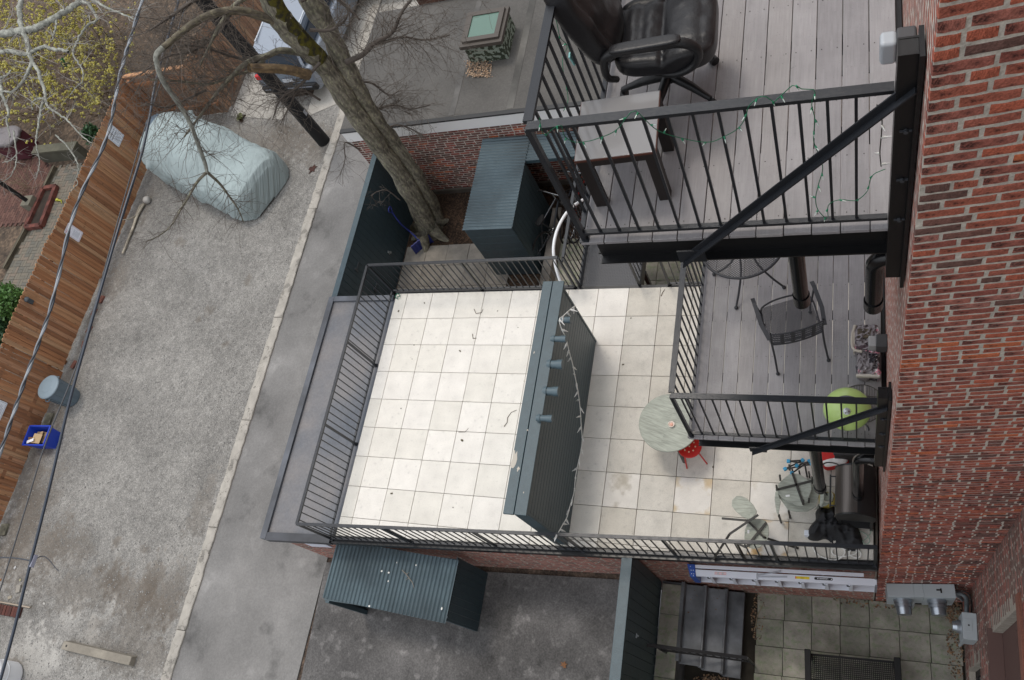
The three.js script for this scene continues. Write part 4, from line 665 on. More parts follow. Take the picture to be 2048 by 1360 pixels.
{ // two crumpled charcoal bags
  const bagTex = s => canvasTex(256, 256, (c, w, h) => { c.fillStyle = '#8d8789'; c.fillRect(0, 0, w, h); let q = s; const R = () => (q = (q * 16807) % 2147483647) / 2147483647; for (let i = 0; i < 70; i++) { c.fillStyle = ['#d8d2cc', '#38353a', '#c9a0a8', '#8f8a8a', '#e6e0da', '#5a4a50', '#2d2b30'][Math.floor(R() * 7)]; c.save(); c.translate(R() * w, R() * h); c.rotate((R() - .5) * .5); c.fillRect(-R() * 40, -R() * 8, R() * 60 + 8, R() * 16 + 3); c.restore(); } c.fillStyle = '#d98fa0'; c.fillRect(20, 96, 160, 26); c.fillRect(40, 200, 170, 20); });
  const crump = (W, H, D, sd) => cushion(W, H, D, 6, ([x, y, z]) => { const a = vn(x * 3 + .3, z * 3 + .3, 14, sd) - .5, b = vn(x * 3 + .7, z * 3 + y * 2, 30, sd + 1) - .5; return [x + a * .03 + b * .015, y * (1 + a * .5) + b * .04, z + a * .03 + b * .012]; }, 30);
  const p1 = atY(1733, 682, D2 + .12), p2 = atY(1736, 730, D2 + .09), m1 = mat(0xffffff, .85, { map: bagTex(77) }), m2 = mat(0xffffff, .85, { map: bagTex(991) });
  const a = thing('charcoal_bag', 'torn open charcoal bag with pale rim under the grey wall lamp', 'bag', v(p1.x, D2, p1.z)); part('sack', crump(.22, .2, .3, 541).translate(0, .1, 0), m1, a); part('torn_rim', [tube([v(-.1, .2, -.13), v(-.125, .17, -.03), v(-.11, .19, .12), v(-.04, .2, .15)], .014, 6, 24), box(.012, .07, .24, -.11, .15, .02)], mat(0xbdb5a8, .9), a); part('contents', rbox(.12, .03, .1, .01, 2, -.02, .195, -.04), mat(0x6b6152, .95, { map: T.blotch }), a);
  const b = thing('charcoal_bag', 'crumpled closed charcoal bag beside the wire grill grate', 'bag', v(p2.x, D2, p2.z)); part('sack', crump(.19, .17, .27, 551).translate(0, .085, 0), m2, b); part('folded_end', rbox(.21, .05, .03, .012, 2, 0, .14, .135), mat(0xcfc9bf, .9), b);
}

// ---------------------------------------------------------------- roof terrace furniture
const greyWoodTex = texture(512, 512, (u, w) => { const g = fbm(u * .12, w, 64, 3, 561), b = fbm(u * .5, w, 8, 4, 562); const k = 178 + 50 * (g - .5) + 34 * (b - .5); return [k * .985, k, k * .96]; });
const greyWood = mat(0xe9ebe4, .8, { map: greyWoodTex, bumpMap: T.fine, bumpScale: .001 });
const darkBar = mat(0x35332f, .6);
{
  const t = thing('round_table', 'round pale grey green slatted table on the roof terrace', 'table', v(-2.35, YT, -3.735), undefined, -.3);
  part('table_top', boxUV(lathe([[0, .715], [.405, .715], [.415, .722], [.415, .738], [.408, .744], [0, .744]], 56), 1.4), greyWood, t);
  for (let k = 0; k < 4; k++) { const a = k * Math.PI / 2 + .95; part('leg', bar(v(Math.cos(a) * .2, .715, Math.sin(a) * .2), v(Math.cos(a) * .33, 0, Math.sin(a) * .33), .04, .04), mat(0x4a4a47, .6), t); }
  const p = atY(1343, 849, YT + .76); solo('candle_bowl', 'small pink candle in a white bowl on the round terrace table', 'candle', [lathe([[0, .002], [.03, .002], [.042, .03], [.044, .034], [.038, .033], [.028, .012], [0, .012]], 24)], mat(0xe6d8cc, .5), { pos: v(p.x, YT + .744, p.z) });
  solo('candle_stub', 'round pink candle stub inside the white bowl on the round table', 'candle', lathe([[0, .03], [.018, .03], [.02, .026], [.02, .012], [0, .012]], 18), mat(0xd6a08c, .6), { pos: v(p.x, YT + .745, p.z) });
  const s = atY(1379, 893, YT + .44), red = mat(0xc01f18, .4), st = thing('red_stool', 'red metal stool tucked under the round terrace table', 'stool', v(s.x, YT, s.z));
  part('seat', [new THREE.CylinderGeometry(.155, .15, .018, 36).translate(0, .44, 0), new THREE.TorusGeometry(.152, .012, 6, 36).rotateX(Math.PI / 2).translate(0, .437, 0)], red, st);
  for (let k = 0; k < 9; k++) { const a = k / 8 * 6.283, r = k ? .08 : 0; part('seat_hole', new THREE.CylinderGeometry(.011, .011, .0015, 12).translate(Math.cos(a) * r, .4502, Math.sin(a) * r), mat(0xd8c8a8, .8), st); }
  for (let k = 0; k < 4; k++) { const a = k * Math.PI / 2 + .5; part('leg', cyl(v(Math.cos(a) * .13, .435, Math.sin(a) * .13), v(Math.cos(a) * .2, 0, Math.sin(a) * .2), .011), red, st); }
}
const Zm = (l, f = 5.667, ox = 1540, oy = 880, Y) => l.map(([x, y]) => atY(ox + x / f, oy + y / f, Y));
const panel = (l, Y, th = .02) => boxUV(prism(l.map(p => [p.x, p.z]), Y - th, Y, .004), 1.6);
{ // stacked upturned chairs
  const f = 5.667, ox = 1540, oy = 880, up = (x, y, Y) => atY(ox + x / f, oy + y / f, Y);
  const c1 = thing('garden_chair', 'upturned grey slatted chair with crossed bars on top of the chair stack', 'chair');
  part('seat', panel([[245, 372], [330, 385], [405, 430], [468, 490], [472, 560], [430, 690], [372, 752], [300, 742], [200, 690], [125, 645], [82, 575], [92, 500], [165, 425]].map(([x, y]) => up(x, y, YT + .52)), YT + .52), greyWood, c1);
  for (const [a, b] of [[[80, 562], [470, 465]], [[252, 372], [376, 728]]]) part('cross_bar', bar(up(...a, YT + .532), up(...b, YT + .532), .026, .02), darkBar, c1);
  for (const [x, y, dx, dy] of [[80, 566, -35, -138], [118, 455, -48, -142], [222, 338, -102, -135], [378, 728, -12, -130], [440, 705, -12, -115], [480, 485, -18, -160]]) { const a = up(x, y, YT + .52); part('leg', bar(a, v(a.x + .01, YT + .52 + Math.abs(dy) * .0016, a.z + .005), .022), darkBar, c1); }
  part('label', box(.05, .002, .025, 0, 0, 0).rotateY(.2).translate(...up(200, 632, YT + .524).toArray()), mat(0xe8e8e6, .8), c1);
  const c2 = thing('garden_chair', 'grey slatted chair beneath the upturned one in the chair stack', 'chair');
  part('seat', panel([[165, 735], [95, 640], [60, 560], [250, 450], [470, 430], [545, 560], [550, 640], [520, 750], [430, 808], [300, 812], [205, 792]].map(([x, y]) => up(x, y, YT + .4)), YT + .4), greyWood, c2);
  part('backrest', panel([[60, 590], [85, 560], [120, 700], [95, 850], [75, 820], [52, 680]].map(([x, y]) => up(x, y, YT + .44)), YT + .44), greyWood, c2);
  for (const [x, y] of [[210, 800], [100, 850], [560, 740], [440, 460]]) { const a = up(x, y, YT + .39); part('leg', bar(v(a.x, YT, a.z + .0), a, .022), darkBar, c2); }
  const c3 = thing('garden_chair', 'lowest grey slatted chair of the stack beside the black grill cover', 'chair');
  part('seat', panel([[500, 790], [560, 720], [600, 600], [700, 600], [720, 680], [640, 740]].map(([x, y]) => up(x, y, YT + .3)), YT + .3), greyWood, c3); part('backrest', panel([[570, 575], [620, 570], [610, 700], [580, 760], [560, 740]].map(([x, y]) => up(x, y, YT + .46)), YT + .46), greyWood, c3);
  for (const [x, y] of [[580, 742], [700, 690]]) { const a = up(x, y, YT + .29); part('leg', bar(v(a.x, YT, a.z), a, .022), darkBar, c3); }
  const tr = thing('folded_trestle', 'folded black trestle with light blue plastic feet beside the chair stack', 'trestle'), blue = mat(0x3f9fc8, .5);
  const pts = [[210, 240], [305, 293], [172, 328], [248, 376], [370, 230], [445, 240], [475, 275]].map(([x, y], i) => up(x, y, YT + .5 - (i % 3) * .08));
  pts.forEach(p => part('foot', rbox(.045, .045, .045, .008, 1).rotateY(rr(0, 1)).translate(p.x, p.y, p.z), blue, tr));
  for (const [a, b] of [[0, 4], [1, 5], [2, 6], [3, 5], [0, 6], [2, 4]]) part('tube', cyl(pts[a], pts[b], .01), darkBar, tr);
  for (const [x, y] of [[250, 330], [400, 300], [440, 360], [330, 350]]) { const a = up(x, y, YT + .45); part('leg', cyl(v(a.x, YT, a.z), a, .011), darkBar, tr); }
}
{ // chair leaning by the railing
  const f = 5.667, ox = 1420, oy = 900, up = (x, y, h) => atY(ox + x / f, oy + y / f, YT + h);
  const c = thing('garden_chair', 'grey slatted folding chair with oval back standing by the terrace railing', 'chair');
  part('backrest', boxUV(panel([[300, 520], [250, 570], [248, 630], [290, 690], [360, 750], [430, 785], [480, 765], [528, 715], [530, 690], [490, 620], [420, 550], [360, 522]].map(([x, y]) => up(x, y, .62)), YT + .62), 1.6), greyWood, c);
  part('seat', boxUV(panel([[470, 785], [430, 820], [395, 900], [388, 1000], [420, 1090], [480, 1120], [560, 1105], [640, 1040], [668, 950], [665, 860], [630, 800], [560, 780]].map(([x, y]) => up(x, y, .4)), YT + .4), 1.6), greyWood, c);
  const B = (a, h1, b, h2) => part('frame_bar', bar(up(...a, h1), up(...b, h2), .026, .018), darkBar, c);
  B([135, 775], .5, [430, 800], .55); B([545, 735], .64, [225, 950], .5); B([225, 950], .5, [40, 1235], .02); B([440, 815], .45, [610, 990], .42); B([640, 820], .43, [410, 1100], .43); B([610, 990], .42, [1000, 1115], .02); B([245, 1030], .4, [410, 1105], .42); B([290, 1030], .42, [400, 1235], .03);
  part('foot_cap', rbox(.05, .03, .03, .006, 1, ...up(960, 1095, .05).toArray()), darkBar, c); part('label', box(.025, .002, .045).translate(...up(435, 925, .402).toArray()), mat(0xe8e8e6, .8), c);
}
{ // barbecue
  const b = thing('gas_barbecue', 'gas barbecue with rounded bronze hood beside the brick wall', 'barbecue', v(-.03, YT, -2.93));
  const bronze = mat(0x625c58, .33, { metalness: .75, bumpMap: T.fine, bumpScale: .0003 }), blk = mat(0x17181a, .45), L = .6;
  const arc = (r, a0, a1, m, n) => { const p = []; for (let k = 0; k <= 16; k++) { const a = a0 + (a1 - a0) * k / 16; p.push(new THREE.Vector2(Math.cos(a) * r, Math.sin(a) * r)); } p.push(...p.slice().reverse().map(q => q.clone().multiplyScalar(.94))); return new THREE.ExtrudeGeometry(new THREE.Shape(p), { depth: L, bevelEnabled: false }).translate(0, .72, -L / 2); };
  part('hood', arc(.23, Math.PI, Math.PI * .47), bronze, b); part('hood_back', arc(.229, Math.PI * .47, 0), blk, b);
  for (const z of [-L / 2 - .008, L / 2 - .012]) part('hood_end', new THREE.ExtrudeGeometry(new THREE.Shape([...Array(17)].map((_, k) => new THREE.Vector2(Math.cos(Math.PI * k / 16) * .235, Math.sin(Math.PI * k / 16) * .235))), { depth: .02, bevelEnabled: false }).translate(0, .72, z), blk, b);
  part('firebox', rslab(-.22, .22, .52, .72, -L / 2 + .01, L / 2 - .01, .02), blk, b); part('hood_handle', [cyl(v(-.28, .78, -.2), v(-.28, .78, .2), .011), cyl(v(-.28, .78, -.18), v(-.22, .78, -.18), .008), cyl(v(-.28, .78, .18), v(-.22, .78, .18), .008)], mat(0x3a3b3d, .4, { metalness: .5 }), b);
  for (const x of [-.18, .18]) for (const z of [-.25, .25]) part('leg', slab(x - .018, x + .018, 0, .52, z - .018, z + .018), blk, b);
  part('lower_shelf', slab(-.2, .2, .12, .14, -.27, .27), blk, b);
  const g = thing('gas_bottle', 'yellow and white gas bottle standing in front of the barbecue', 'gas bottle', v(-.36, YT, -2.98)); part('tank', lathe([[0, 0], [.1, 0], [.11, .03], [.11, .22], [.08, .28], [0, .3]], 24), mat(0xb8a552, .5), g); part('collar', lathe([[.07, .28], [.075, .36], [.068, .36], [.063, .28]], 20), mat(0xc8c4b4, .5), g);
  const hose = tube([v(-.36, YT + .3, -3.0), v(-.48, YT + .35, -3.2), v(-.4, YT + .3, -3.42), v(-.25, YT + .2, -3.45), v(-.15, YT + .5, -3.2)], .008, 6, 40); solo('gas_hose', 'thin black gas hose looping in front of the barbecue', 'hose', hose, blk);
}
{ // crumpled black cover
  const out = [[1631, 1018], [1648, 1004], [1664, 1001], [1671, 1012], [1674, 1036], [1692, 1047], [1712, 1046], [1722, 1066], [1726, 1086], [1716, 1097], [1698, 1098], [1672, 1088], [1650, 1074], [1634, 1078], [1616, 1074], [1614, 1060], [1622, 1045], [1630, 1036]].map(([x, y]) => atY(x, y, YT + .12));
  const cx = out.reduce((a, p) => a + p.x, 0) / out.length, cz = out.reduce((a, p) => a + p.z, 0) / out.length, cv = new THREE.CatmullRomCurve3(out, true), NA = 90, NR = 16, pos = [], idx = [], uv = [];
  for (let r = 0; r <= NR; r++) for (let k = 0; k <= NA; k++) { const t = r / NR, p = cv.getPoint((k % NA) / NA), x = cx + (p.x - cx) * t, z = cz + (p.z - cz) * t, n = vn(x * .8, z * .8, 9, 571) - .5, m = Math.abs(vn(x * .9 + z * .3, z * .9, 17, 572) - .5); const edge = Math.pow(1 - Math.pow(t, 3), .6); pos.push(x, YT + .003 + edge * (.2 + n * .28 - m * .22 + (x < cx - .08 ? .06 : 0)), z); uv.push(x * 2, z * 2); }
  for (let r = 0; r < NR; r++) for (let k = 0; k < NA; k++) { const a = r * (NA + 1) + k; idx.push(a, a + 1, a + NA + 1, a + NA + 1, a + 1, a + NA + 2); }
  const g = new THREE.BufferGeometry(); g.setAttribute('position', new THREE.Float32BufferAttribute(pos, 3)); g.setAttribute('uv', new THREE.Float32BufferAttribute(uv, 2)); g.setIndex(idx); g.computeVertexNormals();
  const weave = mat(0x202124, .7, { bumpMap: T.fine, bumpScale: .001, side: THREE.DoubleSide });
  solo('grill_cover', 'crumpled black fabric cover dropped beside the barbecue', 'cover', g, weave);
  const cab = (l, r, m, lab, Y = YT + .012) => solo('loose_cable', lab, 'cable', tube(l.map(([x, y], i) => atY(1540 + x / 5.667, 880 + y / 5.667, Y + (i % 2) * .008)), r, 6, l.length * 8), m);
  cab([[480, 1170], [500, 1250], [560, 1310], [640, 1345], [720, 1360], [800, 1340], [850, 1270], [800, 1210], [720, 1230], [705, 1280], [770, 1320], [900, 1310], [980, 1280], [1000, 1230], [930, 1235], [900, 1290], [960, 1335], [1020, 1325], [1030, 1280], [960, 1240], [860, 1240], [760, 1210], [610, 1180]], .009, mat(0xe9e8e2, .5), 'white cable coiled beside the black grill cover');
  cab([[1000, 1030], [1060, 1050], [1110, 1090], [1130, 1150], [1090, 1180], [1050, 1150], [1090, 1120], [1140, 1050], [1150, 960], [1130, 870], [1090, 760], [1080, 690], [1105, 540], [1110, 420]], .006, mat(0x9db3a2, .5), 'pale green cable trailing behind the barbecue', YT + .03);
  const wb = atY(1612, 1066, YT + .1), pb = thing('paper_bag', 'small white paper bag beside the black grill cover', 'bag', v(wb.x + .03, YT, wb.z)); part('sack', rbox(.1, .13, .07, .012, 2, 0, .066, 0), mat(0xdde2ea, .8), pb);
}
{ // things half hidden under the lower balcony
  const p = atY(1664, 912, YT + .3), r = thing('charcoal_sack', 'red and white printed sack beneath the lower balcony edge', 'sack', v(p.x, YT, p.z - .1), undefined, .3);
  const tx = canvasTex(128, 128, (c, w, h) => { c.fillStyle = '#c32a26'; c.fillRect(0, 0, w, h); c.fillStyle = '#ece8e4'; c.fillRect(0, 70, 128, 34); c.fillRect(10, 8, 50, 20); c.fillStyle = '#1d1b1c'; for (let i = 0; i < 7; i++) c.fillRect(8 + i * 17, 36 + (i % 2) * 6, 9, 24); });
  part('sack', cushion(.34, .2, .4, 5, ([x, y, z]) => [x, y + .02 * (vn(x * 2, z * 2, 12, 581) - .5), z], 14).translate(0, .1, 0), mat(0xffffff, .8, { map: tx }), r);
  const q = atY(1702, 918, YT + .4), bx = thing('storage_box', 'dark storage box against the wall behind the barbecue', 'box', v(q.x, YT, q.z - .22)); part('body', rslab(-.2, .2, 0, .36, -.16, .16, .01), mat(0x2c2b2c, .7), bx); part('lid', rslab(-.21, .21, .36, .4, -.17, .17, .01), mat(0x343334, .6), bx);
}
// globe string lights on the privacy wall
{
  const P = (x, y) => atX(1048 + x / 2.72, 430 + y / 2.72, -3.63), l = [[280, 492], [245, 520], [215, 548], [192, 570], [205, 620], [228, 668], [245, 740], [262, 800], [278, 880], [294, 960], [305, 1050], [311, 1140], [316, 1235], [313, 1330], [310, 1400], [300, 1430]].map(q => P(...q));
  const end = [[1151, 954], [1148, 984], [1140, 1012], [1134, 1034], [1124, 1052], [1115, 1068], [1108, 1078]].map(([x, y]) => atX(x, y, -3.62)); const all = [...l.slice(0, 13), ...end];
  for (const p of all) p.y = Math.max(p.y, YT + .03);
  fairy('white wire string lights drooping along the privacy wall to the terrace railing', [all], mat(0xe6e6e0, .5), mat(0xf6f6f2, .2), .0065, .15, mat(0xdcdcd8, .4));
}
// twigs, leaves, droppings on the pale pavers
{
  const tw = (pts, lab, r = .006) => solo('fallen_twig', lab, 'twig', limb(pts.map(([x, y]) => atY(x, y, YT + .008)), pts.map((_, i) => r * (1 - .6 * i / pts.length)), 5), mat(0x56493c, .95));
  tw([[948, 618], [952, 627], [963, 625], [966, 618]], 'bent twig on the pale pavers near the north railing'); tw([[945, 668], [946, 677], [953, 676]], 'short hooked twig on the pale pavers'); tw([[1008, 853], [1014, 845], [1015, 835], [1022, 825], [1033, 820]], 'long crooked twig on the pavers beside the privacy wall'); tw([[917, 864], [930, 864], [937, 856]], 'thin twig with forked end on the white pavers', .004); tw([[1322, 592], [1325, 585], [1330, 578]], 'branching twig by the north edge of the tiles', .006);
  const leafAt = (px, py, s) => { const p = atY(px, py, YT + .004), sh = []; for (let k = 0; k < 9; k++) { const a = k / 9 * 6.283, q = s * rr(.6, 1.1); sh.push([Math.cos(a) * q, Math.sin(a) * q * .7]); } solo('fallen_leaf', 'small shrivelled brown leaf lying on the white terrace pavers', 'leaf', prism(sh, 0, .008, .002), mat(0x57503f, .95), { pos: v(p.x, YT + .002, p.z), ry: rr(0, 6), group: 'dead leaves on the terrace' }); };
  for (const [x, y, s] of [[797, 622, .022], [849, 606, .018], [920, 702, .022], [924, 881, .03], [828, 690, .015], [783, 987, .026], [802, 817, .014], [1246, 729, .02], [1262, 636, .015], [995, 622, .012], [1426, 934, .016], [1036, 655, .01], [824, 718, .01], [906, 1015, .012]]) leafAt(x, y, s);
  const green = atY(793, 592, YT + .05); solo('plant_tie', 'tangled green plastic tie at the corner post of the terrace railing', 'tie', [tube([v(0, .02, 0), v(.03, .05, .02), v(.05, .02, -.02), v(.02, .06, -.04), v(-.03, .03, .01), v(.02, .01, .04)], .008, 6, 30)], mat(0x3f7a63, .6), { pos: v(green.x, YT, green.z) });
}

// ---------------------------------------------------------------- ladder hung on the garage wall
{
  const l = thing('step_ladder', 'aluminium step ladder with blue top cap hung sideways on the garage wall', 'ladder', v(-2.2, 0, SOUTH(-2.2) - .03), undefined, Math.atan(.0541));
  const alu = mat(0xdfe3ec, .42, { metalness: .15, bumpMap: T.fine, bumpScale: .0003 }), LL = 2.42, Y = 1.24;
  for (const y of [Y, Y - .44]) { part('rear_rail', [rslab(.06, LL - .15, y - .002, y, .0, .045, .001), slab(.06, LL - .15, y - .03, y - .002, .0, .003), slab(.06, LL - .15, y - .03, y - .002, .042, .045)], alu, l); part('front_rail', [rslab(.08, LL, y - .002, y, .065, .155, .001), slab(.08, LL, y - .03, y - .002, .065, .068), slab(.08, LL, y - .03, y - .002, .152, .155)], alu, l); }
  for (let k = 0; k < 7; k++) { const x = .28 + k * .3; part('step', [rslab(x, x + .012, Y - .44, Y - .03, .07, .165, .002), rslab(x, x + .05, Y - .44, Y - .03, .16, .166, .002)], alu, l); part('step_bracket', prism([[x - .03, .152], [x + .03, .152], [x + .012, .172], [x - .02, .172]], Y - .08, Y - .035), mat(0x55565a, .5), l); }
  const cap = part('top_cap', [prism([[-.02, -.005], [.09, -.005], [.11, .17], [.03, .17]], Y - .45, Y + .012, .006)], mat(0x2b4f9e, .4), l); for (const [x, z] of [[.03, .03], [.04, .08], [.07, .08], [.05, .13], [.08, .13], [.075, .155]]) part('rivet', ball(.006, x, Y + .013, z, 8), mat(0xdfe3e8, .3), cap);
  part('spreader_bar', [bar(v(.93, Y + .006, .12), v(1.32, Y + .006, .1), .02, .006), bar(v(.93, Y + .008, .1), v(1.24, Y + .008, .03), .018, .006)], mat(0xb4b8c0, .4, { metalness: .5 }), l); part('spreader_plate', slab(.92, .945, Y + .001, Y + .004, .075, .15), mat(0xa7abb3, .5), l);
  for (const z of [.07, .15]) part('foot', rbox(.03, .46, .012, .003, 1, LL - .01, Y - .22, z), mat(0x7d8087, .5), l);
  const decal = (x0, x1, z0, z1, w, h, draw) => { const t = canvasTex(w, h, draw), g = new THREE.PlaneGeometry(x1 - x0, z1 - z0).rotateX(-Math.PI / 2).rotateY(Math.PI).translate((x0 + x1) / 2, Y + .0015, (z0 + z1) / 2); part('printed_label', g, mat(0xffffff, .6, { map: t, side: THREE.DoubleSide }), l); };
  decal(1.66, 1.89, .083, .117, 512, 80, (c, w, h) => { c.fillStyle = '#c8ccd5'; c.fillRect(0, 0, w, h); c.fillStyle = '#16181c'; c.beginPath(); c.moveTo(40, 0); c.lineTo(w - 40, 0); c.arc(w - 40, 40, 40, -1.57, 1.57); c.lineTo(40, 80); c.arc(40, 40, 40, 1.57, 4.71); c.fill(); c.fillStyle = '#f2f4f6'; c.beginPath(); c.moveTo(10, 12); c.lineTo(62, 40); c.lineTo(10, 68); c.lineTo(28, 40); c.fill(); c.font = 'bold 56px sans-serif'; c.textBaseline = 'middle'; c.textAlign = 'center'; c.fillText('LOUISVILLE', w / 2 + 26, 44, 400); });
  decal(1.42, 1.60, .085, .118, 256, 48, (c, w, h) => { c.fillStyle = '#e8cf2a'; c.fillRect(0, 0, w, h); c.fillStyle = '#d8602a'; c.fillRect(238, 0, 18, 48); c.fillStyle = '#8a7a14'; for (let i = 0; i < 4; i++) c.fillRect(90, 8 + i * 9, 70, 3); });
  decal(.36, .52, .083, .12, 256, 64, (c, w, h) => { c.fillStyle = '#f0f0f2'; c.fillRect(0, 0, w, h); c.strokeStyle = '#c03a3a'; c.lineWidth = 4; for (let i = 0; i < 5; i++) { c.strokeRect(4 + i * 50, 4, 46, 56); c.fillStyle = i % 2 ? '#3a2f33' : '#d07078'; c.fillRect(12 + i * 50, 12, 30, 12); c.fillRect(16 + i * 50, 36, 22, 14); } });
}
// ---------------------------------------------------------------- electricity meters
{
  const A = Math.atan2(-DW[1], DW[0]), m = thing('meter_cabinet', 'grey twin electricity meter cabinet on the brick wall above the patio', 'meter', v(WC[0], 0, WC[1]), undefined, A);
  const gm = mat(0xa9b1b4, .55, { bumpMap: T.fine, bumpScale: .0006 }), chrome = mat(0xa4abb2, .3, { metalness: .8 });
  part('cabinet', [rslab(.11, .44, -.12, .5, .012, .19, .006), rslab(.44, .56, -.02, .5, .012, .185, .006), rslab(.56, .94, -.12, .5, .012, .19, .006)], gm, m); part('lower_panel', rslab(.58, .93, -.36, -.12, .012, .12, .006), gm, m);
  for (const x of [.3, .72]) { const z = .19; part('meter', [cyl(v(x, .3, z), v(x, .3, z + .05), .12, .12, 28), cyl(v(x, .3, z + .05), v(x, .3, z + .062), .1, .1, 28), cyl(v(x, .3, z + .062), v(x, .3, z + .1), .112, .112, 28), cyl(v(x, .3, z + .1), v(x, .3, z + .112), .09, .09, 28), cyl(v(x, .3, z + .112), v(x, .3, z + .2), .1, .092, 28)], chrome, m); }
  part('conduit', cyl(v(.47, -.9, .08), v(.47, -.1, .08), .05, .05, 18), gm, m); part('stain', [box(.05, .002, .02, .74, .5012, .09).rotateY(.0), box(.02, .002, .06, .77, .5015, .1)], mat(0x2c2a28, .9), m);
  part('link_pipe', tube([v(.93, .28, .1), v(1.02, .28, .1), v(1.08, .26, .14), v(1.09, .15, .22), v(1.08, .1, .32)], .03, 12, 30), mat(0x7c8488, .4, { metalness: .4 }), m); part('link_pipe', tube([v(.93, .2, .12), v(1.0, .2, .12), v(1.05, .12, .16)], .02, 10, 16), chrome, m); part('cable', tube([v(.95, .34, .06), v(1.1, .35, .1), v(1.135, .3, .2), v(1.13, .12, .34)], .008, 6, 20), mat(0x17181a, .5), m);
  const b = thing('meter_box', 'small grey meter box with round glass on the dark return wall', 'meter', v(0, 0, 0));
  part('box', rslab(1.25, 1.415, .12, .58, -2.02, -1.68, .006), gm, b); part('cover_plate', rslab(1.27, 1.36, .578, .584, -1.94, -1.78, .002), gm, b); part('knock_out', cyl(v(1.32, .583, -1.86), v(1.32, .587, -1.86), .012), mat(0x3b3b3b), b); part('meter', [cyl(v(1.25, .36, -1.86), v(1.2, .36, -1.86), .085, .085, 24), cyl(v(1.2, .36, -1.86), v(1.15, .36, -1.86), .07, .06, 24)], chrome, b); part('conduit', cyl(v(1.36, -1, -1.8), v(1.36, .12, -1.8), .025), gm, b);
}
{ // patio bench
  const b = thing('iron_bench', 'black iron mesh bench on the sunken patio', 'bench', v(-.07, YP, -1.02), undefined, .045), W = .56, ms = mat(0x0b0b0c, .75);
  const g = []; for (let k = 0; k <= 44; k++) g.push(bar(v(-W + k * W / 22, .43, -.34), v(-W + k * W / 22, .43, .2), .011)); for (let k = 0; k <= 20; k++) g.push(bar(v(-W, .433, -.34 + k * .027), v(W, .433, -.34 + k * .027), .011)); part('mesh_seat', g, ms, b); part('seat_frame', [bar(v(-W, .43, -.35), v(W, .43, -.35), .03), bar(v(-W, .43, .21), v(W, .43, .21), .03)], ms, b);
  for (const s of [-1, 1]) part('arm_frame', [rbox(.085, .05, .66, .01, 1, s * (W + .03), .72, -.06), bar(v(s * (W + .03), 0, -.34), v(s * (W + .03), .72, -.34), .06), bar(v(s * (W + .03), 0, .22), v(s * (W + .03), .66, .22), .035), bar(v(s * (W + .03), .43, -.34), v(s * (W + .03), .43, .22), .03)], ms, b);
  const k = []; for (let i = 0; i <= 12; i++) k.push(bar(v(-W + i * W / 6, .45, .24), v(-W + i * W / 6, .9, .34), .01)); part('backrest', [...k, bar(v(-W, .9, .34), v(W, .9, .34), .035)], ms, b);
}
// ---------------------------------------------------------------- timber fences with signs
const fenceTex = texture(256, 1024, (u, w) => { const g = fbm(u, w * .05, 48, 3, 601), b = fbm(u, w * .4, 8, 4, 602), kn = vn(u, w, 20, 603); let k = 168 + 80 * (g - .5) + 46 * (b - .5); if (kn > .93) k -= 60; return [k, k * .97, k * .93]; });
const plankCols = [[.37, .185, .095], [.33, .16, .08], [.43, .225, .125], [.28, .14, .075], [.38, .215, .13], [.24, .115, .06], [.45, .25, .15]];
const plankMats = plankCols.map(c => { const m = mat(0xffffff, .9, { map: fenceTex, bumpMap: T.fine, bumpScale: .002 }); m.color.setRGB(...c.map(x => Math.min(1, x * 2.5))); return m; });
function plankFence(label, a, b, h, { pitch = .107, w = .1, step = [], th = .018, dogear = true, out = 1, pal = plankMats } = {}) {
  const L = a.distanceTo(b), f = thing('timber_fence', label, 'fence', a, undefined, Math.atan2(b.x - a.x, b.z - a.z));
  const geos = [0, 1, 2].map(() => { const e = .028; const s = new THREE.Shape((dogear ? [[-w / 2, 0], [w / 2, 0], [w / 2, h - e], [w / 2 - e, h], [-w / 2 + e, h], [-w / 2, h - e]] : [[-w / 2, 0], [w / 2, 0], [w / 2, h], [-w / 2, h]]).map(p => new THREE.Vector2(...p))); const g = new THREE.ExtrudeGeometry(s, { depth: th, bevelEnabled: false }).rotateY(Math.PI / 2); const m = clean(g), P = m.attributes.position, U = new Float32Array(P.count * 2), o = rnd(); for (let i = 0; i < P.count; i++) { U[i * 2] = P.getZ(i) * 4 + o; U[i * 2 + 1] = P.getY(i) * .55 + o * 3; } m.setAttribute('uv', new THREE.BufferAttribute(U, 2)); return m; });
  for (let s = pitch / 2, i = 0; s < L; s += pitch, i++) { const st = step.filter(q => q[0] < s).pop() ?? [0, 0, 0]; const me = part('plank', pick(geos), pick(pal), f); me.position.set(st[1] + rr(-.004, .004), .03 + st[2] + rr(-.012, .012), s); me.rotation.x = rr(-.006, .006); }
  for (const y of [.35, h - .3]) part('rail', boxUV(slab(-.06, -.002, y, y + .09, 0, L), 1), plankMats[3], f); for (let s = .1; s < L; s += 2.4) part('post', boxUV(slab(-.12, -.02, 0, h - .05, s, s + .1), 1), plankMats[3], f);
  return f;
}
const FX = -17.72;
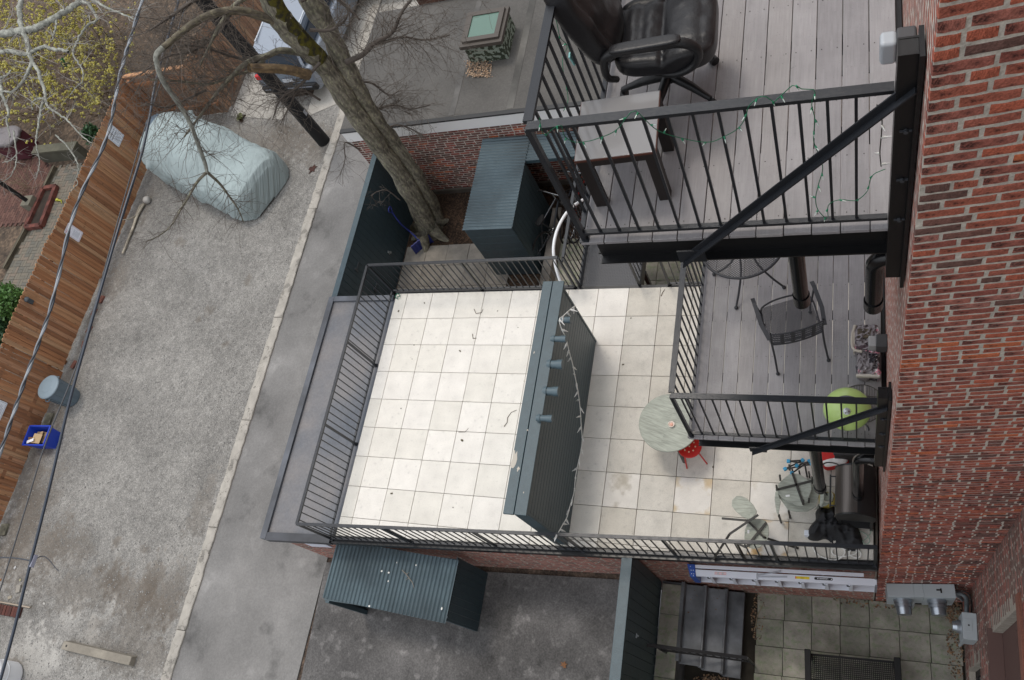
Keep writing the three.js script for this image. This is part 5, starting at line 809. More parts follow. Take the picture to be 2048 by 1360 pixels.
{
  plankFence('long brown plank fence with parking signs along the gravel lot', v(FX, 0, -12.95), v(FX, 0, 1.2), 1.68, { step: [[0, 0, 0], [4.85, .03, .06], [7.6, -.02, -.02], [10.4, .02, .0]] });
  const greyPal = plankMats.map(m => { const q = m.clone(); q.color.lerp(new THREE.Color(.42, .33, .28), .5); return q; });
  plankFence('grey brown plank fence beside the concrete drive', v(-15.58, 0, -19.5), v(-15.58, 0, -12.95), 1.75, { pal: greyPal, pitch: .125, w: .112 });
  const f3 = plankFence('short plank fence behind the covered car front', v(-17.7, 0, -12.97), v(-15.6, 0, -12.97), 1.7, { pal: greyPal, pitch: .125, w: .112 }); part('top_board', boxUV(rslab(-.02, .09, 1.7, 1.74, 0, 2.1), 1), plankMats[2], f3);
  const sign = (label, z0, z1, y0, y1, draw) => { const t = thing('parking_sign', label, 'sign'), w = Math.abs(z1 - z0), h = y1 - y0, x = FX + .038, r = .03, s = new THREE.Shape(); s.moveTo(-w / 2 + r, -h / 2); s.lineTo(w / 2 - r, -h / 2); s.quadraticCurveTo(w / 2, -h / 2, w / 2, -h / 2 + r); s.lineTo(w / 2, h / 2 - r); s.quadraticCurveTo(w / 2, h / 2, w / 2 - r, h / 2); s.lineTo(-w / 2 + r, h / 2); s.quadraticCurveTo(-w / 2, h / 2, -w / 2, h / 2 - r); s.lineTo(-w / 2, -h / 2 + r); s.quadraticCurveTo(-w / 2, -h / 2, -w / 2 + r, -h / 2);
    const cz = (z0 + z1) / 2, cy = (y0 + y1) / 2; part('plate', new THREE.ExtrudeGeometry(s, { depth: .003, bevelEnabled: false }).rotateY(Math.PI / 2).translate(x, cy, cz), mat(0xdadfe6, .5), t); part('printed_face', new THREE.PlaneGeometry(w - .03, h - .03).rotateY(Math.PI / 2).translate(x + .0045, cy, cz), mat(0xffffff, .5, { map: canvasTex(256, Math.round(256 * h / w), draw) }), t); };
  const rule = (c, w, y, n, step, a = 40, b = w - 40) => { c.fillStyle = '#8b94a0'; for (let i = 0; i < n; i++) c.fillRect(a + (i % 2) * 10, y + i * step, b - a - (i % 3) * 22, 6); };
  sign('white PARKING BY PERMIT ONLY sign on the plank fence above the gravel', -11.64, -11.25, 1.04, 1.46, (c, w, h) => { c.fillStyle = '#dfe4ec'; c.fillRect(0, 0, w, h); c.strokeStyle = '#7f8894'; c.lineWidth = 4; c.strokeRect(6, 6, w - 12, h - 12); c.fillStyle = '#39424e'; c.font = 'bold 38px sans-serif'; c.textAlign = 'center'; c.fillText('PARKING BY', w / 2, 68, 220); c.fillText('PERMIT ONLY', w / 2, 118, 220); rule(c, w, 150, 6, 17); });
  sign('white PARKING sign with red square symbol on the plank fence', -8.68, -8.39, 1.0, 1.46, (c, w, h) => { c.fillStyle = '#e2e4ee'; c.fillRect(0, 0, w, h); c.strokeStyle = '#b9636c'; c.lineWidth = 5; c.strokeRect(6, 6, w - 12, h - 12); c.fillStyle = '#b8323e'; c.fillRect(22, 30, 74, 84); c.fillStyle = '#eed2d6'; c.fillRect(42, 52, 34, 40); c.fillStyle = '#5a4652'; c.font = 'bold 30px sans-serif'; c.fillText('PARKING', 104, 82, 136); rule(c, w, 190, 8, 22); });
  sign('white notice sign on the plank fence beyond the blue recycling box', -4.15, -3.72, 1.02, 1.45, (c, w, h) => { c.fillStyle = '#dfe4ec'; c.fillRect(0, 0, w, h); c.strokeStyle = '#7f8894'; c.lineWidth = 4; c.strokeRect(6, 6, w - 12, h - 12); rule(c, w, 60, 9, 20); });
  // small lantern, latch and hinges on the fence
  const p = atX(54, 600, FX + .05), t = thing('fence_lantern', 'small dark lantern fixed to the top of the plank fence', 'lantern'); part('body', rbox(.1, .16, .1, .01, 1, FX + .07, p.y - .05, p.z), mat(0x3c4348, .5), t); part('cap', lathe([[.07, 0], [.05, .04], [0, .06]], 12).translate(FX + .07, p.y + .03, p.z), mat(0x3c4348, .5), t);
  for (const [px, py] of [[103, 618], [96, 637]]) { const q = atX(px, py, FX + .04); solo('gate_latch', 'small blue grey latch on the plank fence gate', 'latch', [rbox(.02, .03, .09, .004, 1), rbox(.03, .05, .03, .004, 1, .005, 0, .02)], mat(0x5b6a75, .4, { metalness: .5 }), { pos: v(FX + .035, q.y, q.z), group: 'latches on the fence gate' }); }
  for (const [px, py] of [[86, 563], [43, 660]]) { const q = atX(px, py, FX + .025); solo('house_number', 'dark metal ornament screwed to the plank fence', 'ornament', [bar(v(0, -.06, -.04), v(0, .06, .04), .014, .006), bar(v(0, .05, -.04), v(0, -.02, .06), .014, .006), bar(v(0, -.05, .03), v(0, .01, .07), .014, .006)], mat(0x3a2f28, .7), { pos: v(FX + .028, q.y, q.z), group: 'ornaments on the plank fence' }); }
}
// ---------------------------------------------------------------- bins on the gravel
{
  const gp = mat(0x5f6e78, .5, { bumpMap: T.fine, bumpScale: .001 }), t = thing('trash_can', 'grey round plastic trash can with lid by the plank fence', 'trash can', v(-17.05, 0, -4.69));
  part('body', lathe([[0, 0], [.215, 0], [.225, .02], [.262, .66], [.275, .67], [.275, .69], [.26, .69]], 36), gp, t); part('lid', lathe([[.285, .675], [.293, .69], [.288, .715], [.25, .728], [.15, .732], [.145, .742], [.13, .744], [0, .746]], 40), mat(0x76858e, .5), t);
  for (const s of [-1, 1]) part('handle', tube([v(-.06, .6, s * .25), v(-.05, .58, s * .3), v(.05, .58, s * .3), v(.06, .6, s * .25)], .014, 6, 16), gp, t);
  const ribs = part('ribs', [...Array(10)].map((_, k) => { const a = k / 10 * 6.283; return bar(v(Math.cos(a) * .228, .05, Math.sin(a) * .228), v(Math.cos(a) * .262, .6, Math.sin(a) * .262), .03, .012); }), gp, t);
  const bl = mat(0x1f3fae, .42), b = thing('recycling_box', 'blue open recycling box with cardboard by the plank fence', 'recycling box', v(-17.22, 0, -3.63), undefined, .04);
  const W = .32, D = .22, H = .38, wall = (x0, z0, x1, z1, k = .86) => { const g = new THREE.BufferGeometry(); const o = [x0 * k, .0, z0 * k, x1 * k, 0, z1 * k, x1, H, z1, x0, H, z0]; const q = .955, inn = [x0 * k * q, .012, z0 * k * q, x1 * k * q, .012, z1 * k * q, x1 * q, H, z1 * q, x0 * q, H, z0 * q]; const P = []; const Q = (a, i, j, l, m) => P.push(...[i, j, l, i, l, m].flatMap(n => a.slice(n * 3, n * 3 + 3))); Q(o, 0, 1, 2, 3); Q(inn, 0, 3, 2, 1); g.setAttribute('position', new THREE.Float32BufferAttribute(P, 3)); g.computeVertexNormals(); return g; };
  part('body', [wall(-W, D, W, D), wall(W, -D, -W, -D), wall(W, D, W, -D), wall(-W, -D, -W, D), box(W * 1.72, .012, D * 1.72, 0, .006, 0)], mat(0x1f3fae, .42, { side: THREE.DoubleSide }), b);
  part('rim', [rslab(-W - .02, W + .02, H - .012, H + .012, D - .012, D + .025, .008), rslab(-W - .02, W + .02, H - .012, H + .012, -D - .025, -D + .012, .008), rslab(-W - .025, -W + .012, H - .0125, H + .0115, -D, D, .008), rslab(W - .012, W + .025, H - .0125, H + .0115, -D, D, .008)], bl, b);
  const cb = thing('cardboard_pieces', 'torn cardboard and paper lying in the blue recycling box', 'cardboard', v(-17.22, .02, -3.63)); part('cardboard', [box(.24, .012, .3, .02, .24, .02).rotateZ(.35), box(.2, .012, .22, -.1, .3, .06).rotateZ(-.3)], mat(0xb59b76, .9), cb); part('brown_card', box(.2, .02, .16, -.16, .33, .02).rotateX(.3), mat(0x76583f, .9), cb); part('paper', box(.22, .006, .07, -.13, .37, .1).rotateY(.3).rotateZ(.1), mat(0xe6e6ea, .8), cb); part('packing', box(.4, .2, .26, 0, .12, 0), mat(0x8b7558, .9), cb);
  const c = thing('wheeled_bin', 'slate blue lidded bin with yellow stickers behind the covered car', 'bin', v(-17.2, 0, -12.2), undefined, .4); part('body', [rslab(-.22, .22, .05, .72, -.25, .25, .04)], mat(0x3c4450, .5), c); part('lid', cushion(.5, .1, .56, 4, null, 12).rotateZ(.05).translate(0, .75, 0), mat(0x5d6f80, .45), c); for (const z of [-.12, .06]) part('sticker', rslab(.221, .226, .45, .55, z, z + .1, .002), mat(0xd2bf2a, .6), c); for (const z of [-.2, .2]) part('wheel', cyl(v(-.2, .07, z - .025), v(-.2, .07, z + .025), .07, .07, 16), mat(0x15161a, .6), c);
  const pale = mat(0xcfc5b2, .85, { map: T.blotch }), st = [[288, 408], [275, 430], [266, 455], [256, 480], [245, 507]].map(([x, y], i) => atY(x, y, .06)); const br = thing('pale_branch', 'pale stripped branch lying on the gravel at the fence foot', 'branch'); part('stem', limb(...smooth(st, [.035, .035, .032, .03, .024], 3), 8), pale, br); part('fork', limb([st[1], atY(258, 438, .2), atY(244, 440, .34)], [.022, .018, .01], 6), pale, br); part('fork', limb([st[0], atY(280, 412, .07), atY(270, 436, .06), atY(262, 470, .05)], [.026, .026, .022, .015], 6), pale, br);
  const bp = atY(293, 399, .1); solo('round_stone', 'round pale stone at the end of the stripped branch', 'stone', cushion(.19, .18, .19, 2.4, ([x, y, z]) => [x * (1 + .05 * Math.sin(z * 40)), y, z], 14), mat(0xd9d6cf, .8, { map: T.speck }), { pos: v(bp.x, .085, bp.z) });
  const wp = atY(4, 1342, .5); const dr = thing('white_drum', 'white plastic drum at the edge of the gravel beside the dust stain', 'drum', v(wp.x - .25, 0, wp.z + .1)); part('body', lathe([[0, 0], [.26, 0], [.28, .05], [.29, .5], [.27, .6], [0, .64]], 32), mat(0xdfe1e4, .35), dr); part('band', new THREE.TorusGeometry(.288, .012, 6, 32).rotateX(Math.PI / 2).translate(0, .35, 0), mat(0xc7cacd, .4), dr);
  const e = atY(18, 1222, 0), ed = thing('brick_edging', 'short run of red brick edging with a timber strip at the gravel edge', 'edging', v(e.x, 0, e.z)); for (let i = 0; i < 11; i++) { const me = part('brick', boxUV(rbox(.075, .06, .2, .006, 1), 2), mat([0x6b4038, 0x5f3d36, 0x74483e][i % 3], .95, { map: T.speck }), ed); me.position.set(-.5 + i * .085, .03 + rr(-.004, .004), rr(-.006, .006)); me.rotation.y = .12; } part('timber_strip', rbox(1.2, .05, .03, .005, 1, 0, .025, -.14), mat(0x9b8f80, .9), ed);
  const deb = [[38, 1178, .16, 0xb5afa4], [40, 1160, .05, 0xdfd9b0], [88, 1207, .06, 0xd9d6cf], [30, 1135, .07, 0xe6e6e6], [0, 1160, .06, 0xb9743a], [20, 1195, .09, 0xbdb3a0]]; for (const [x, y, s, c2] of deb) { const q = atY(x, y, .01); solo('litter_piece', 'small pale scrap of rubble in the dirt by the brick edging', 'rubble', rbox(s, s * .25, s * .7, .008, 1).rotateX(rr(-.2, .2)).rotateZ(rr(-.2, .2)), mat(c2, .9, { map: T.speck }), { pos: v(q.x, s * .15, q.z), ry: rr(0, 3), group: 'rubble by the brick edging' }); }
}
// ---------------------------------------------------------------- covered car
{
  const c = thing('covered_car', 'small car under a pale blue grey fabric cover on the gravel', 'car', v(-14.9, 0, -10.85), undefined, -Math.atan2(.405, .914));
  const prof = (u, tab) => { let i = 0; while (i < tab.length - 2 && u > tab[i + 1][0]) i++; const [a, y0] = tab[i], [b, y1] = tab[i + 1]; let t = Math.max(0, Math.min(1, (u - a) / (b - a))); t = t * .6 + .4 * t * t * (3 - 2 * t); return y0 + (y1 - y0) * t; };
  const Ht = [[-1, .12], [-.985, .6], [-.96, .95], [-.9, 1.2], [-.8, 1.38], [-.6, 1.46], [-.05, 1.47], [.12, 1.44], [.2, 1.36], [.46, 1.02], [.52, .98], [.8, .92], [.93, .84], [.975, .68], [1, .12]];
  const NU = 190, NA = 96, pos = [], uv = [], idx = [], HL = 2.1, sg = x => Math.sign(x);
  for (let i = 0; i <= NU; i++) for (let k = 0; k <= NA; k++) {
    const u = Math.sin((i / NU - .5) * Math.PI) * .35 + (i / NU - .5) * 1.3, a = Math.PI * k / NA, H = prof(u, Ht), W = .9 * Math.pow(1 - Math.pow(Math.min(1, Math.abs(u)), 9), .24) * (u < -.5 ? 1 + (u + .5) * .12 : 1), ca = Math.cos(a), sa = Math.sin(a);
    const hem = Math.min(H - .01, .14 - .1 * u * u); let y = hem + (H - hem) * Math.pow(sa, .5), tum = H > 1.05 ? 1 - .22 * Math.max(0, (y - .85) / (H - .85)) : 1;
    let z = W * sg(ca) * Math.pow(Math.abs(ca), .43) * tum, x = u * HL; const side = Math.pow(1 - sa, .8), inner = 1 - Math.pow(Math.abs(u), 10), fr = Math.max(0, (u - .2) / .8), rear = Math.max(0, (-u - .55) / .45);
    // drag folds running from the roof corners down over the bonnet and sides
    const ang = Math.atan2(z, x - .3), radial = Math.abs(vn(ang * .16 + .5, .37 + x * .05, 24, 611) - .5) * 2, cross = Math.abs(vn(x * .13 + y * .16 + .5, z * .09 + .2, 26, 618) - .5) * 2, fine = vn(x * .2 + .5, z * .2 + y * .25 + .5, 34, 612) - .5;
    const f = ((radial - .45) * .1 * fr + (cross - .45) * .055 * (.25 + side) + fine * .03 * (.4 + side)) * inner;
    z += sg(ca || 1) * f * (.35 + side); y += f * (1 - side) * .8 - .02 * Math.max(0, 1 - Math.abs(z) * 1.3) * (u > -.5 && u < .1 ? 1 : 0);
    if (k < 3 || k > NA - 3) y = Math.max(.03, y + (vn(u * 2 + .5, k < 3 ? .2 : .8, 46, 615) - .5) * .09);
    const mx = Math.exp(-(((u + .6) / .045) ** 2) - (((y - 1.0) / .1) ** 2)); z += sg(ca) * mx * .15;
    pos.push(x, y, z); uv.push(x * .5, (z + y) * .5);
  }
  for (let i = 0; i < NU; i++) for (let k = 0; k < NA; k++) { const a = i * (NA + 1) + k; idx.push(a, a + 1, a + NA + 1, a + NA + 1, a + 1, a + NA + 2); }
  const g = new THREE.BufferGeometry(); g.setAttribute('position', new THREE.Float32BufferAttribute(pos, 3)); g.setAttribute('uv', new THREE.Float32BufferAttribute(uv, 2)); g.setIndex(idx); g.computeVertexNormals();
  const ct = texture(512, 512, (u, w) => { const k = 228 + 30 * (fbm(u, w, 5, 5, 621) - .5) + 14 * (fbm(u, w, 200, 1, 622) - .5); return [k, k, k]; });
  const crease = grey(512, 512, (u, w) => { const a = 1 - Math.abs(fbm(u, w, 5, 4, 631) - .5) * 4, b = 1 - Math.abs(fbm(u, w, 12, 3, 635) - .5) * 4; return 255 * (.55 * Math.max(0, a) + .25 * Math.max(0, b) + .2 * fbm(u, w, 80, 2, 638)); }, { srgb: false });
  part('fabric_cover', g, mat(0xa4b2b2, .75, { map: ct, bumpMap: crease, bumpScale: .03, side: THREE.DoubleSide }), c);
  for (const x of [-1.25, 1.2]) for (const z of [-.66, .66]) part('wheel', [cyl(v(x, .29, z - .09), v(x, .29, z + .09), .29, .29, 24)], mat(0x18181a, .85), c); part('underbody', slab(-1.6, 1.6, .16, .5, -.6, .6), mat(0x0e0e10, .9), c);
}
// ---------------------------------------------------------------- parked wagon and dark car
function makeCar(label, paint, pos, ry) {
  const c = thing('parked_car', label, 'car', pos, undefined, ry), glass = mat(0x1b2a3a, .06), blk = mat(0x16171a, .5), pm = new THREE.MeshPhysicalMaterial({ color: paint, roughness: .35, metalness: .35, clearcoat: 1, clearcoatRoughness: .06 });
  // local: rear at x=0 facing -x, front at +x
  const ext = (pts, W, bev) => new THREE.ExtrudeGeometry(new THREE.Shape(pts.map(p => new THREE.Vector2(...p))), { depth: W - 2 * bev, bevelEnabled: true, bevelSize: bev, bevelThickness: bev, bevelOffset: -bev, bevelSegments: 4 }).translate(0, 0, -W / 2 + bev);
  part('body', ext([[.05, .28], [.02, .6], [.06, .78], [.12, .95], [.9, .98], [3.2, .96], [4.15, .84], [4.4, .68], [4.42, .35], [4.3, .24], [.2, .24]], 1.76, .09), pm, c);
  part('cabin', ext([[.12, .94], [.3, 1.3], [.48, 1.42], [1.2, 1.49], [2.1, 1.46], [2.45, 1.34], [3.15, .95]], 1.5, .12), glass, c);
  part('roof', ext([[.22, 1.395], [.5, 1.45], [1.2, 1.515], [2.1, 1.485], [2.4, 1.375], [2.3, 1.36], [1.2, 1.47], [.5, 1.41]], 1.3, .008), pm, c);
  for (const z of [-.62, .62]) { part('roof_rail', bar(v(.6, 1.5, z * .96), v(2.1, 1.53, z * .96), .03, .03), mat(0xc9ccd0, .25, { metalness: .7 }), c); part('pillar', [bar(v(.16, .96, z * 1.16), v(.4, 1.42, z * 1.02), .07, .05)], pm, c); }
  part('spoiler', rbox(.16, .03, 1.25, .012, 2, .26, 1.43, 0), pm, c); part('brake_light', rbox(.03, .03, .34, .008, 2, .185, 1.425, 0), mat(0xd4202a, .25), c);
  part('bumper', rbox(.16, .22, 1.7, .05, 3, .03, .46, 0), blk, c); part('bumper_trim', rbox(.05, .03, 1.5, .01, 2, -.045, .5, 0), mat(0x6a6f78, .3), c); part('plate', rbox(.012, .11, .32, .004, 1, .012, .7, .1), mat(0xc8ccd2, .5), c);
  for (const s of [-1, 1]) part('taillight', rbox(.12, .15, .24, .03, 3, .09, .84, s * .72), mat(0xc91a22, .15), c);
  for (const x of [.85, 3.55]) for (const s of [-1, 1]) { const w = part('wheel', [new THREE.TorusGeometry(.26, .07, 10, 28).translate(x, .32, s * .8), cyl(v(x, .32, s * .72), v(x, .32, s * .88), .24, .24, 24)], mat(0x141416, .85), c); part('rim', [...Array(5)].map((_, k) => bar(v(x, .32, s * .89), v(x + Math.cos(k * 1.257) * .2, .32 + Math.sin(k * 1.257) * .2, s * .885), .05, .02)), mat(0x9ea3a8, .3, { metalness: .7 }), w); }
  return c;
}
makeCar('silver blue station wagon parked on the concrete drive behind the tree', 0x7f8894, v(-13.25, .012, -13.05), 1.5);
makeCar('charcoal grey car parked beyond the tree next to the alley', 0x3a3d42, v(-11.5, .012, -16.2), 1.52);

// ---------------------------------------------------------------- pole and overhead cables
{
  const b = atY(648, 283, 0), pm = mat(0x17181b, .75, { map: T.blotch, bumpMap: T.fine, bumpScale: .004 }), p = thing('utility_pole', 'black utility pole standing at the edge of the gravel by the drive', 'pole', v(b.x, 0, b.z));
  part('shaft', lathe([[.16, 0], [.155, 1], [.145, 5], [.13, 9.5], [0, 9.55]], 24), pm, p); part('metal_plate', rbox(.005, .14, .09, .001, 1, .158, 1.05, 0), mat(0x8e9296, .5), p); part('crossarm', rbox(1.6, .1, .1, .01, 1, 0, 8.9, 0), mat(0x4a4038, .9), p); part('cable_bracket', rbox(.3, .06, .06, .01, 1, 0, 6.6, 0), mat(0x777a7c, .5), p);
  const W = (l, X) => { const q = l.map(([x, y]) => atX(x, y, X)), n = q.length; q.unshift(v(b.x + (X + 12.2) * .3, Math.min(7.6, q[0].y + .35), b.z)); const d = q[n].clone().sub(q[n - 1]); q.push(q[n].clone().addScaledVector(d, 2.2).add(v(0, .1, 0))); return q; };
  const dark = mat(0x3b4048, .5), pale = mat(0x7d8288, .5, { metalness: .2 });
  const tw = (q, r, o) => { const c = new THREE.CatmullRomCurve3(q, false, 'centripetal'), L = c.getLength(), n = Math.ceil(L / .05), pts = []; for (let i = 0; i <= n; i++) { const p2 = c.getPoint(i / n), a = i / n * L * 7 + o; pts.push(p2.add(v(Math.cos(a) * r, Math.sin(a) * r, 0))); } return limb(pts, pts.map(() => r * 1.05), 6); };
  const q1 = W([[263, 70], [240, 150], [215, 270], [150, 420], [100, 620], [50, 760], [0, 905]], -12.35), a = thing('overhead_cable', 'twisted pair of grey overhead cables crossing above the plank fence', 'cable'); part('strand', tw(q1, .017, 0), pale, a); part('strand', tw(q1, .017, 3.14), dark, a); part('strand', tw(q1, .012, 1.6), mat(0x9fa4a8, .5), a);
  const q2 = W([[310, 170], [300, 230], [285, 300], [245, 430], [190, 620], [140, 800], [100, 970], [55, 1150], [20, 1290]], -12.1); const c2 = thing('overhead_cable', 'thick single black overhead cable above the gravel lot', 'cable'); part('cable', limb(...smooth(q2, q2.map(() => .024), 8), 8), mat(0x343c48, .3), c2); part('splice', limb(q2.slice(2, 5).map(p => p.clone().add(v(0, -.03, .01))), [.008, .008, .008], 5), dark, c2);
  const q3 = W([[296, 240], [288, 262], [225, 480], [190, 610], [150, 740], [90, 890], [50, 1020], [0, 1180]], -12.22); const c3 = thing('overhead_cable', 'thin grey overhead cable between the thick cable and the plank fence', 'cable'); part('cable', limb(...smooth(q3, q3.map(() => .011), 8), 6), mat(0x4d4f52, .5), c3);
  const k1 = atX(66, 1122, -12.1), cl = thing('cable_clamp', 'pale clamp with a thin drop wire on the thick overhead cable', 'clamp'); part('clamp', rbox(.06, .08, .2, .015, 2, k1.x, k1.y, k1.z), mat(0xa7a9ba, .4), cl); part('drop_wire', limb(...smooth([k1, k1.clone().add(v(.02, -.1, -.1)), atX(117, 1142, -11.4), ], [.008, .008, .006], 6), 5), dark, cl); part('drop_wire', limb(...smooth([k1, atX(30, 1116, -12.6), atX(0, 1115, -13.2)], [.012, .012, .012], 6), 5), dark, cl);
}
// ---------------------------------------------------------------- snow shovel and bicycles
{
  const s = thing('snow_shovel', 'dark blue plastic snow shovel leaning on the alley fence by the tree', 'shovel'), bl = mat(0x2e3a86, .45), top = atX(784, 424, -8.86), low = atY(838, 480, .32), g = atY(848, 494, .03);
  part('shaft', limb(...smooth([top, atX(800, 446, -8.8), atX(822, 465, -8.72), low], [.017, .017, .017, .017], 5), 8), bl, s); part('grip', [tube([top.clone().add(v(0, -.02, 0)), top.clone().add(v(.0, .1, -.06)), top.clone().add(v(0, .14, 0)), top.clone().add(v(0, .1, .06)), top.clone().add(v(0, -.02, .0))], .015, 8, 30)], bl, s);
  const d = g.clone().sub(low), L = d.length(), bg = new THREE.BoxGeometry(.46, .02, L, 24, 1, 6), a = bg.attributes.position; for (let i = 0; i < a.count; i++) { const x = a.getX(i); a.setY(i, a.getY(i) + x * x * .5 + .008 * Math.cos(x * 80)); } bg.computeVertexNormals(); part('blade', orient(bg.translate(0, 0, L / 2), low, g.clone(), v(.5, .75, .5)), bl, s);
}
function bicycle(label, pos, ry, col) {
  const b = thing('bicycle', label, 'bicycle', pos, 'bicycles beside the bike shed', ry), fm = mat(col, .35, { metalness: .3 }), rub = mat(0x121314, .8), ch = mat(0xc9ced2, .2, { metalness: .8 });
  for (const x of [-.5, .5]) { const w = part('wheel', new THREE.TorusGeometry(.32, .02, 8, 36).translate(x, .34, 0), rub, b); part('rim', new THREE.TorusGeometry(.3, .01, 6, 36).translate(x, .34, 0), ch, w); part('spokes', [...Array(12)].map((_, k) => cyl(v(x, .34, 0), v(x + Math.cos(k * .524) * .3, .34 + Math.sin(k * .524) * .3, 0), .0015, .0015, 4)), ch, w); }
  const bb = v(-.05, .3, 0), st = v(-.2, .78, 0), hd = v(.36, .8, 0), hl = v(.39, .68, 0); part('frame', [cyl(bb, st, .016), cyl(st, hd, .015), cyl(bb, hl, .018), cyl(hd, hl, .018), cyl(bb, v(-.5, .34, .02), .009), cyl(st, v(-.5, .34, .02), .008), cyl(hl, v(.5, .34, .03), .011), cyl(hl, v(.5, .34, -.03), .011)], fm, b);
  part('handlebar', [cyl(v(.35, .98, -.3), v(.35, .98, .3), .012), cyl(hd, v(.35, .98, 0), .014), ], ch, b); for (const s2 of [-1, 1]) part('grip', cyl(v(.35, .98, s2 * .2), v(.33, .98, s2 * .32), .018), rub, b); part('saddle', cushion(.26, .05, .14, 3, ([x, y, z], a2) => [x, y, z * (a2 > 0 ? 1 - .6 * a2 : 1)], 12).translate(-.2, .88, 0), rub, b); part('seat_post', cyl(st, v(-.22, .86, 0), .012), ch, b); part('crank', [new THREE.TorusGeometry(.08, .008, 6, 20).translate(-.05, .3, .03), bar(v(-.05, .3, .05), v(.08, .22, .05), .015), bar(v(-.05, .3, -.05), v(-.18, .38, -.05), .015)], ch, b);
}
{ const q = atY(1102, 385, 1.0); bicycle('grey bicycle with silver handlebar parked beside the bike shed', v(q.x - .1, .01, q.z + .35), 1.2, 0x4a4f55); const r = atY(1128, 372, .9); bicycle('dark bicycle with yellow details leaning behind the grey one', v(r.x + .1, .01, r.z + .1), 1.35, 0x2b3038); const t = atY(1160, 375, .8); bicycle('red framed bicycle at the far end of the bike row', v(t.x, .01, t.z + .1), 1.3, 0x8a2622); }

// small white plate on the garage wall and a teal tag hanging from the balcony rail
{
  const a = -8.62, b = -8.2, t = thing('wall_plate', 'small white notice plate on the brick garage wall by the alley', 'sign'); part('plate', prism([[a, SOUTH(a) - .055], [b, SOUTH(b) - .055], [b, SOUTH(b) - .04], [a, SOUTH(a) - .04]], 1.05, 1.5), mat(0xd8dbe6, .5), t);
  const p = atX(1144, 118, -1.575), g = thing('teal_tag', 'small teal tag hanging on a cord from the upper balcony side rail', 'tag', v(p.x, p.y, p.z)); part('tag', rbox(.012, .1, .035, .003, 1).rotateX(.25), mat(0x86c2c0, .6), g); part('cord', cyl(v(0, .05, -.01), v(.03, D1 + 1.05 - p.y, -.02), .002, .002, 5), mat(0x2d8a66, .6), g);
}

